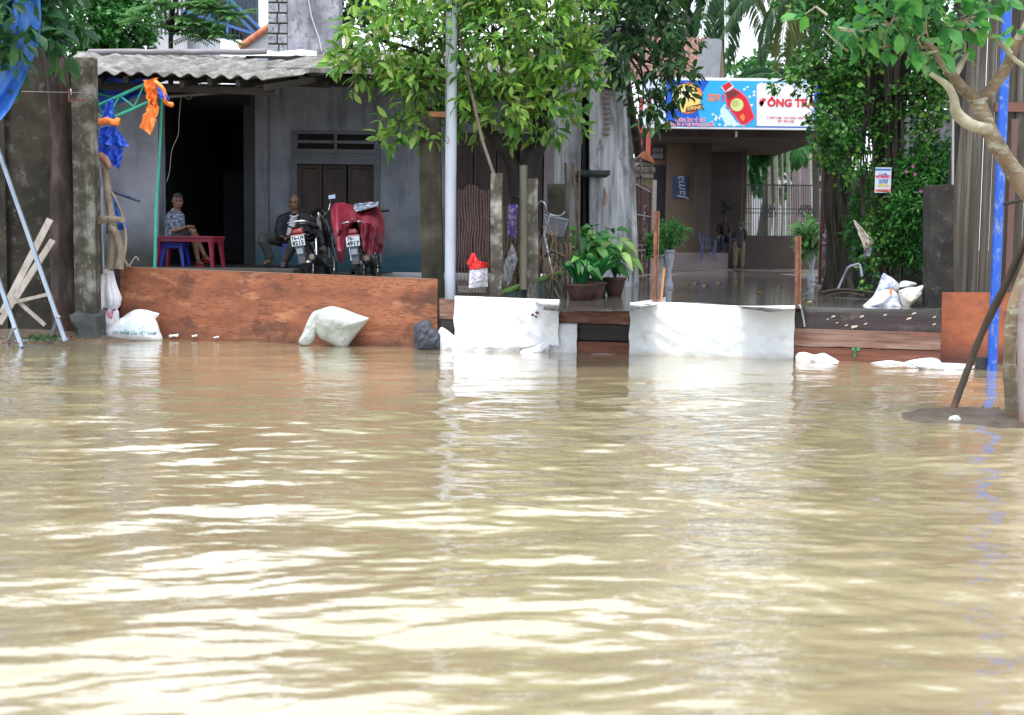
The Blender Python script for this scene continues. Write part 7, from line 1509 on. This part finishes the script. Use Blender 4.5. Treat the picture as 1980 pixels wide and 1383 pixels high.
# nail-up notice
NT = empty('paper_notice', P(1707, 348, 19.82), 'white printed notice nailed to the creeper-covered trunk', 'sign')
Yn = 19.82
bpx(1692, 1723, 324, 373, Yn, .012).build('sheet', mat('notice white', [(.66, .70, .80)], rough=.4), NT)
def nline(t, y_, sz, m, sx=1, b=.002): lettering(t, P(1707.5, y_, Yn-.004), (1, 0, 0), (0, 0, 1), sz, m, NT, bold=b, sx=sx)
m_nb = em('notice blue', (.05, .16, .5)); m_nr = em('notice red', (.65, .03, .12)); m_ny = em('notice yellow', (.75, .6, .08))
MB().prism(px_pts([(1692.5, 326), (1722.5, 326.4), (1722.5, 330), (1692.5, 329.6)], Yn-.003), (0, .002, 0)).build('blue_band', m_nb, NT)
MB().prism(px_pts([(1692.5, 366), (1722.5, 366.4), (1722.5, 371), (1692.5, 370.6)], Yn-.003), (0, .002, 0)).build('red_band', em('notice salmon', (.75, .2, .15)), NT)
nline('Lắp đặt', 337, .035, m_nb); nline('INTERNET', 342, .048, m_nr, .95, .003); nline('cáp quang', 348, .036, m_nb); nline('0573 842', 353, .034, m_nb); nline('MIỄN PHÍ', 359, .038, m_ny, 1, .003); nline('HOTLINE 1', 368.5, .030, m_nr)
# second trunk
B2T = empty('banyan_tree', G(1618, 562, ZY), 'second dark twisted trunk, left of the creeper-covered one', 'tree')
bark_trunk([P(1622, 580, 22.5), P(1618, 500, 22.5), P(1612, 400, 22.5), P(1616, 300, 22.5), P(1628, 220, 22.5), P(1640, 100, 22.5), P(1640, -40, 22.5)], [.30, .22, .19, .16, .14, .12, .1], m_ban, B2T, n=20, rough=.25)
bark_trunk([P(1632, 575, 22.4), P(1640, 480, 22.4), P(1634, 380, 22.4), P(1626, 300, 22.4)], [.12, .10, .1, .08], m_ban, B2T, 'stem'); roots(B2T, 1602, 1640, 260, 570, 22.2, 7, .016)
foliage('crown', [blob(1600, 270, 22.3, 40, 40, .5), blob(1660, 280, 22.3, 40, 60, .5), blob(1630, -30, 22.5, 120, 70, 1)], 220, 9, .09, .055, m_fic, B2T, spread=.1)
# shrub on the right with pink flowers, dark shrubs between
SH = empty('flowering_shrub', P(1790, 560, 20), 'light green feathery shrub with a few pink flowers behind the dark post', 'shrub')
sbb = [blob(1790, 340, 20, 55, 45, .5), blob(1770, 400, 19.8, 50, 50, .4), blob(1800, 300, 20.2, 50, 30, .4), blob(1830, 370, 20, 25, 60, .4), blob(1760, 470, 20.0, 40, 50, .4)]
foliage('foliage', sbb, 620, 9, .12, .03, leafmat('feathery yellow green', [(.01, .07, .012), (.02, .13, .02), (.05, .22, .03), (.11, .34, .05)], .3), SH, droop=.1, spread=.13, shell=.1)
for k in range(7): MB().tube(smoothline([P(1770+k*9, 570, 20), P(1765+k*10, 480, 20), P(1760+k*13, 360, 20)], 4), .012, 5).build('stem', m_bark, SH)
for x_, y_ in ((1752, 332), (1769, 337), (1765, 322), (1780, 370)):
    c = P(x_, y_, 19.4); leaf_mesh('flower', [c]*6, [(math.cos(t), -.2, math.sin(t)) for t in np.linspace(0, 5.2, 6)], [(0, -1, 0)]*6, .026, .026, mat('pink petal', [(.42, .08, .28)]), SH)
tree('understory_shrub', 'dark low shrub between the two twisted trunks', (1665, 560, 21.6), [(1665, 500, 21.6)], [blob(1665, 440, 21.6, 28, 60, .4), blob(1668, 380, 21.6, 25, 40, .4)], 200, .10, .045, m_bush2, cat='shrub', r=.03)
# plaster wall and corner structures behind right
tag(bpx(1735, 1850, 215, 420, 24.5, .2, zb=ZY-.05, zt=None).build('plaster_wall', m_rend), 'pale mould-streaked plaster wall behind the flowering shrub', 'wall')
tag(bpx(1640, 1740, 330, 420, 25.5, .2, zb=ZY-.05).build('brick_wall', mat('dim brick', [(.10, .075, .06), (.18, .14, .11)], 7, rough=.9)), 'dim brick wall between the two twisted trunks', 'wall')
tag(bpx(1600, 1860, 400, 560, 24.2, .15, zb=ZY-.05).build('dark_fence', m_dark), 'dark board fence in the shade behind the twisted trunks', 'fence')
tag(MB().prism([P(1810, 200, 22), P(1862, 186, 22), P(1862, 206, 22)], (0, .5, 0)).build('sheet_roof_corner', mat('pale sheet roof', [(.45, .48, .5)], rough=.4)), 'pale corner of a sheet roof between the leaves and the wooden house', 'roof')
YD = empty('garden_bed', G(1650, 565, ZY), 'x', 'x'); bpy.data.objects.remove(YD)
tree('leafy_tree', 'leafy dark tree behind the plaster wall at the right', (1800, 540, 27), [(1800, 250, 27), (1795, 120, 27)], [blob(1790, 130, 26.5, 75, 70, 1), blob(1830, 40, 26.5, 60, 60, 1), blob(1750, 40, 26.5, 60, 60, 1), blob(1690, 150, 27, 60, 60, 1)], 520, .16, .08, m_bush, per=9)
yl = [G(x_, y_, ZY+.01) for x_, y_ in ((1322, 551), (1340, 549), (1358, 553), (1502, 556), (1460, 566), (1290, 560), (1420, 545), (1385, 548), (1240, 590), (1560, 585), (1533, 570))]
tag(leaf_mesh('floating_leaves', [(p.x, p.y, ZY+.012) for p in yl], [(1, .3*math.sin(k), 0) for k in range(11)], [(0, 0, 1)]*11, .14, .09, mat('yellow leaf', [(.6, .36, .02)])), 'scattered yellow leaves lying on the wet yard', 'leaves', kind='stuff')
# sacks dumped on the wall
m_prs = mat('white sack with blue print', [(.42, .44, .50), (.62, .63, .68)], 4, rough=.55, bump=.008, bscale=12, fine=[((.10, .20, .42), .6, 8, (1, 1, 2.2)), ((.35, .33, .3), .4, 5, (1, 1, 1))])
def dumped(outl, Y, label, seed, m, d_=.18, wr=.03):
    return tag(puff(outl, Y, d_, 'dumped_sack', m, None, seed, wr, smooth=50), label, 'sack', 'old sacks dumped behind the barrier')
dumped([(1662, 597), (1672, 588), (1684, 577), (1696, 565), (1712, 560), (1728, 562), (1738, 572), (1741, 588), (1745, 601), (1700, 604)], 17.6, 'big crumpled white sack with blue print, left in the dumped pair', 71, m_prs)
dumped([(1690, 570), (1697, 556), (1702, 542), (1708, 529), (1716, 532), (1730, 541), (1738, 550), (1737, 563), (1722, 572), (1705, 574)], 17.75, 'upper fold of white sack sticking up from the dumped heap', 77, m_prs, .12)
so_s = dumped([(1738, 562), (1752, 557), (1772, 555), (1786, 552), (1784, 568), (1772, 582), (1762, 592), (1751, 601), (1744, 590), (1739, 576)], 17.55, 'white sack with orange patch and dirty side, right in the dumped pair', 83, mat('dirty white sack', [(.40, .34, .24), (.6, .58, .52), (.72, .71, .70)], 4, rough=.6, bump=.01, bscale=10, contrast=.15))
dumped([(1737, 556), (1741, 546), (1752, 543), (1772, 548), (1768, 554), (1755, 557)], 17.8, 'small limp white sack on top of the right dumped sack', 89, m_prs, .09)
bv = bvh_of(so_s); pt = MB().grid(lambda u, v: P(1741+5*u, 560+24*v, 17.0), 4, 10); 
vv = []
for q in pt.v: h_ = bv.ray_cast(Vector(q), Vector((0, 1, 0))); vv.append(tuple((h_[0] if h_[0] is not None else Vector((q[0], 17.5, q[2])))-Vector((0, .004, 0))))
pt.v = vv; pt.build('orange_patch', mat('orange print', [(.8, .25, .03)]), so_s)
c0 = bpx(1668, 1790, 599, 612, 17.35, .55, zb=ZY-.05); tag(wobble(subdivided(c0, 4), .02, 4).build('kerb_stone', mat('mossy brick kerb', [(.09, .035, .02), (.05, .045, .03), (.03, .06, .02)], 6, rough=.9), bevel=.01), 'low mossy brick kerb under the dumped sacks', 'kerb')
tag(MB().tube(smoothline([P(1620, 560, 19.6), P(1630, 538, 19.6), P(1640, 518, 19.5), P(1652, 513, 19.5), P(1662, 512, 19.5), P(1667, 535, 19.4)], 4), .018, 7).build('bent_pipe', mat('grey hose', [(.2, .22, .28)]), smooth=True), 'bent grey pipe sticking up left of the dumped sacks', 'pipe')
stick([(1590, 566, 20), (1620, 560, 19.5), (1660, 562, 19), (1690, 566, 18.8)], .02, 'long pale dead branch lying on the wet ground left of the sacks', m_root, grp='dead branches on the yard')
stick([(1598, 574, 19.5), (1630, 566, 19.2), (1672, 572, 18.8)], .014, 'thinner curved twig lying in front of the long pale branch', m_root, grp='dead branches on the yard')
quadsheet([(1649, 425), (1656, 428), (1690, 470), (1672, 482)], 19.9, mat('striped rag', [(.5, .35, .12), (.6, .58, .55), (.4, .08, .06)], 9, contrast=.15), 'striped_rag', 'faded striped rag hanging between the two twisted trunks', 'cloth', .03, 7)
quadsheet([(1668, 460), (1688, 462), (1684, 498), (1672, 500)], 20.0, mat('dim white rag', [(.4, .4, .45)]), 'white_rag', 'dim white rag hanging below the striped one', 'cloth', .03, 7)
# dark post
m_post3 = mat('blackened concrete post', [(.007, .007, .006), (.022, .020, .017), (.055, .052, .045)], 2.5, rough=.95, bump=.006, streak=((.01, .01, .01), .3, (6, 6, .6)), fine=((.2, .2, .19), .2, 8, (1, 1, 1)))
post(1790, 1838, 605, 1793, 1836, 358, 17.4, m_post3, 'black mould-covered concrete post between the sacks and the wooden wall', th=.28, zb=.2)
tag(MB().tube([P(1843, 230, 17.6), P(1842, 400, 17.5), P(1830, 560, 17.4)], .016, 6).build('thin_pole', mat('pale thin pole', [(.28, .28, .26)], rough=.8)), 'thin pale pole leaning upright beside the wooden wall', 'pole')
tag(MB().tube([P(1845, 440, 17.45), P(1829, 575, 17.35)], .022, 6).build('leaning_rod', mat('brown rod', [(.10, .055, .04)], rough=.8)), 'short brown rod leaning left of the wooden wall', 'rod')
# wooden wall of the right house
m_wood = mat('weathered grey boards', [(.022, .018, .014), (.070, .058, .045), (.16, .142, .115)], 1.2, stretch=(7, 7, .22), rough=.9, bump=.006, bscale=3, contrast=.2, streak=[((.03, .025, .02), .38, (16, 16, .25)), ((.33, .31, .28), .15, (9, 9, .3))])
WH = empty('wooden_house', P(1910, 600, 17.6), 'weathered grey-brown plank house wall behind the blue pole', 'house')
random.seed(11)
xs_ = [1866, 1882, 1903, 1921, 1944, 1962, 1985, 2010, 2035, 2060]
for k in range(len(xs_)-1):
    x0, x1 = P(xs_[k], 300, 17.7).x, P(xs_[k+1], 300, 17.7).x; mb = MB(); dy = random.uniform(0, .03)
    lean = random.uniform(-.01, .01); mb.prism([(x0-(.22 if k == 0 else 0), 17.7+dy, .2), (x1-.008, 17.7+dy, .2), (x1-.008+lean, 17.7+dy, 5.2), (x0+(.06 if k == 0 else 0)+lean, 17.7+dy, 5.2)], (0, .03, 0)); mb.build('board', m_wood, WH, bevel=.003)
x0 = P(2060, 300, 17.7).x
for k in range(18): MB().box((x0+k*.19, 17.7+.01*(k % 3), .2), (x0+k*.19+.182, 17.73+.01*(k % 3), 5.2)).build('board', m_wood, WH, bevel=.003)
MB().prism([P(1850, 580, 17.9), P(1862, 580, 17.9), P(1882, 200, 17.9), P(1882, -60, 17.9), P(1872, -60, 17.9), P(1862, 230, 17.9), P(1847, 400, 17.9)], (0, .4, 0)).build('corner_post', m_post3, WH)
MB().box((P(1862, 300, 18.2).x, 18.2, .2), (P(1862, 300, 18.2).x+.1, 18.6, 3.3)).build('side_wall', m_wood, WH)
bpx(1925, 1990, 198, 216, 17.62, .06).build('rail', mat('rust-brown rail', [(.16, .07, .05)], rough=.8), WH)
bpx(1950, 1962, 230, 560, 17.60, .06).build('door_jamb', mat('maroon plank', [(.10, .05, .045), (.15, .08, .07)], 3, stretch=(1, 1, .2)), WH)
MB().prism([P(1850, -60, 17.2), P(2080, -60, 17.2), P(2080, -90, 24), P(1850, -90, 24)], (0, 0, .06)).build('roof', m_roof, WH)

# ================================================================ FOREGROUND RIGHT: BLUE POLE, YOUNG TREE, PROP
m_bp = mat('chipped blue paint', [(.005, .065, .40), (.010, .10, .52)], 2.5, rough=.35, fine=[((.30, .38, .5), .35, 14, (1, 1, .7)), ((.25, .28, .34), .4, 5, (2, 2, .8))])
bb_ = G(1918, 716, 0); tt_ = P(1951, -60, bb_.y+.1)
BP = empty('blue_pole', bb_, 'bright blue chipped steel pole leaning slightly right, standing in the water', 'pole')
MB().tube([bb_+Vector((0, 0, -.5)), bb_.lerp(tt_, .5), tt_], [.057, .056, .055], 24).build('tube', m_bp, BP, smooth=40)
m_tag = MB().beam(P(1905, 620, bb_.y-.07), P(1911, 632, bb_.y-.07), .05, .01).build('paper_scrap', m_sw, BP)
for y_, x_ in ((195, 0), ):
    pass
MB().tube([P(1942, 395, bb_.y), P(1965, 390, bb_.y-.1), P(2000, 378, bb_.y-.2)], .02, 7).build('strap', rubber, BP)
m_yb = mat('mottled young bark', [(.10, .065, .038), (.20, .14, .085), (.27, .21, .15)], 5, stretch=(1, 1, .6), rough=.8, bump=.008, bscale=25, fine=[((.36, .38, .30), .6, 5, (1, 1, 2.6)), ((.06, .05, .025), .4, 8, (1, 1, 1))], band=[(0, .75, (.075, .072, .045), .25, .8), (-.1, .12, (.28, .09, .03), .15, .9)])
m_yb2 = mat('pale greenish bark', [(.22, .19, .12), (.34, .32, .22), (.50, .48, .38)], 7, stretch=(1, 1, .7), rough=.8, bump=.006, bscale=25, fine=((.22, .12, .07), .35, 7, (1, 1, 2)))
YT = empty('almond_tree', G(1955, 815, 0.02), 'young crooked tree with large light green leaves at the right edge of the water', 'tree')
Yt = 10.95
bark_trunk([P(1958, 835, Yt), P(1955, 770, Yt), P(1953, 700, Yt), P(1956, 640, Yt), P(1968, 585, Yt), P(1995, 520, Yt+.05), P(2015, 460, Yt+.05), P(2005, 400, Yt), P(1965, 340, Yt), P(1930, 285, Yt), P(1905, 235, Yt), P(1890, 192, Yt)], [.070, .054, .052, .062, .078, .084, .082, .078, .073, .065, .058, .055], m_yb, YT, n=20, rough=.10)
bark_trunk([P(1890, 195, Yt), P(1916, 172, Yt), P(1945, 130, Yt), P(1965, 85, Yt-.1), P(1990, 40, Yt-.1), P(2010, -30, Yt-.1)], [.055, .048, .046, .044, .04, .035], m_yb, YT, 'branch')
bark_trunk([P(1892, 195, Yt), P(1868, 178, Yt), P(1845, 150, Yt), P(1820, 118, Yt), P(1800, 92, Yt), P(1770, 70, Yt)], [.055, .046, .04, .036, .028, .018], m_yb, YT, 'branch')
bark_trunk([P(1912, 250, Yt-.05), P(1885, 245, Yt-.1), P(1862, 232, Yt-.1), P(1848, 215, Yt-.1), P(1843, 185, Yt-.1), P(1832, 165, Yt-.1), P(1800, 142, Yt-.1)], [.048, .048, .046, .042, .034, .028, .02], m_yb2, YT, 'branch')
bark_trunk([P(1845, 152, Yt), P(1858, 125, Yt+.05), P(1872, 102, Yt+.05)], [.028, .024, .014], m_yb2, YT, 'branch')
bark_trunk([P(1955, 105, Yt-.1), P(1925, 75, Yt-.1), P(1890, 62, Yt-.1), P(1865, 40, Yt-.1)], [.026, .022, .018, .01], m_yb2, YT, 'branch')
bark_trunk([P(1940, 90, Yt-.1), P(1965, 118, Yt-.1), P(2000, 140, Yt-.1)], [.016, .018, .02], m_yb2, YT, 'branch')
bark_trunk([P(1800, 92, Yt), P(1740, 88, Yt), P(1690, 92, Yt), P(1640, 84, Yt)], [.018, .012, .009, .005], m_yb, YT, 'branch')
bark_trunk([P(1640, 100, Yt), P(1610, 75, Yt), P(1590, 55, Yt)], [.006, .006, .004], m_yb2, YT, 'branch')
bark_trunk([P(1742, 60, Yt), P(1738, 10, Yt), P(1730, -50, Yt)], [.013, .014, .016], mat('red-brown twig', [(.2, .08, .05)]), YT, 'branch')
m_alf = leafmat('large light leaf', [(.02, .13, .05), (.035, .20, .06), (.07, .30, .05), (.14, .42, .06), (.05, .22, .12), (.30, .50, .16)], .45)
ab = [blob(1600, 30, Yt, 45, 28, .3), blob(1650, 60, Yt, 55, 35, .35), blob(1720, 50, Yt, 60, 42, .4), blob(1790, 60, Yt, 55, 50, .4), blob(1765, 105, Yt, 50, 26, .3), blob(1850, 40, Yt, 55, 42, .35), blob(1740, 0, Yt, 130, 30, .4), blob(1570, 55, Yt, 14, 15, .15), blob(1860, 80, Yt, 40, 26, .3), blob(1955, 60, Yt-.2, 30, 25, .2), blob(1780, -60, Yt, 220, 45, .7), blob(1930, -20, Yt, 70, 40, .5)]
np.random.seed(21); random.seed(21)
foliage('crown', ab, 112, 6, .155, .082, m_alf, YT, droop=.12, spread=.07, shell=.1, twigs=60, twigmat=m_yb2)
# second trunk at the very edge and the leaning prop
YT2 = empty('edge_tree', G(1985, 840, 0.0), 'pale grey-pink trunk cut off by the right edge of the photo', 'tree')
bark_trunk([P(1990, 850, 10.7), P(1988, 780, 10.7), P(1986, 680, 10.7), P(1990, 590, 10.7), P(2010, 500, 10.7), P(2030, 300, 10.7), P(2040, -100, 10.7)], [.085, .078, .075, .078, .085, .08, .07], mat('grey pink bark', [(.20, .16, .15), (.36, .31, .31)], 6, stretch=(1, 1, .5), rough=.85, fine=((.1, .06, .04), .4, 6, (1, 1, 1)), band=[(-.1, .22, (.16, .06, .03), .15, .9)]), YT2)
foliage('crown', [blob(2080, -60, 10.7, 60, 40, .4)], 10, 6, .15, .08, m_alf, YT2)
tag(MB().tube(smoothline([P(1841, 797, 11.3), P(1862, 740, 11.35), P(1892, 660, 11.35), P(1922, 596, 11.3), P(1950, 540, 11.2), P(1990, 450, 11.1), P(2030, 380, 11.0)], 4), [.030]*10+[.034]*9+[.03]*6, 10, rough=.06).build('wooden_prop', mat('dark wet stick', [(.022, .014, .009), (.065, .042, .027)], 7, stretch=(1, 1, .4), rough=.7, band=[(-.1, .15, (.22, .09, .04), .1, .9)]), smooth=True), 'dark leaning stick propping the crooked young tree', 'stick')
for (x_, y_, r_, sd) in ((1846, 809, .035, 1),):
    c = G(x_, y_, .04); tag(MB().ball((0, 0, 0), 1, 14, 9, f=lambda p: c+Vector((p.x*.05, p.y*.04, p.z*.035))*(1+.25*mnoise.noise(p*2))+Vector((0, 0, -.01))).build('pale_stone', mat('pale stone', [(.36, .36, .33), (.5, .5, .47)], 9, rough=.8)), 'small pale stone on the mud mound below the leaning stick', 'stone')
gq = [G(random.uniform(1850, 1930), random.uniform(790, 798), .03) for _ in range(30)]+[G(1856, 796, .03)]*8
tag(leaf_mesh('moss_tuft', [(p.x, p.y, .025) for p in gq], rnd3(38)*.8+np.array([0, 0, .6]), rnd3(38)+np.array([0, 0, 1]), .035, .02, m_fic), 'tufts of green weed along the far edge of the mud mound', 'weeds', kind='stuff')
tag(wobble(subdivided(bpx(1891, 1908, 692, 717, bb_.y+.05, .1, zb=-.3), 2), .02, 5).build('dark_block', mat('dark block', [(.03, .03, .035)])), 'dark block in the water just left of the blue pole', 'block')
# unseen trees added above the frame to shade the yard and mirror in water
random.seed(5); np.random.seed(5)
tree('unseen_tall_tree', 'tall leafy tree behind the banyans, unseen crown added for its reflection', (1700, 540, 30), [(1700, 200, 30), (1690, -120, 30)], [blob(1300, -190, 29, 160, 100, 2.5), blob(1480, -210, 29, 180, 120, 3), blob(1700, -160, 29, 170, 120, 2.5), blob(1620, -40, 31, 70, 40, 1.5)], 900, .32, .15, m_bush, r=.2)
tree('unseen_tall_tree', 'unseen very tall tree at the right edge of the yard, added for its reflection', (2120, 560, 22), [(2110, 200, 22), (2060, -150, 22)], [blob(1900, -260, 21, 170, 120, 2), blob(1700, -380, 22, 170, 110, 2), blob(1980, -420, 21, 150, 110, 2), blob(1480, -430, 24, 130, 80, 2)], 520, .3, .14, m_bush, r=.2)
tree('unseen_tall_tree', 'high tree crown above the street tree, out of the top of the picture', (1075, 560, 25.4), [(1080, 200, 25.4), (1080, -100, 25.4)], [blob(1000, -200, 24, 140, 80, 1.5), blob(1120, -150, 24, 110, 90, 1.5)], 380, .26, .1, m_lf3, r=.12)
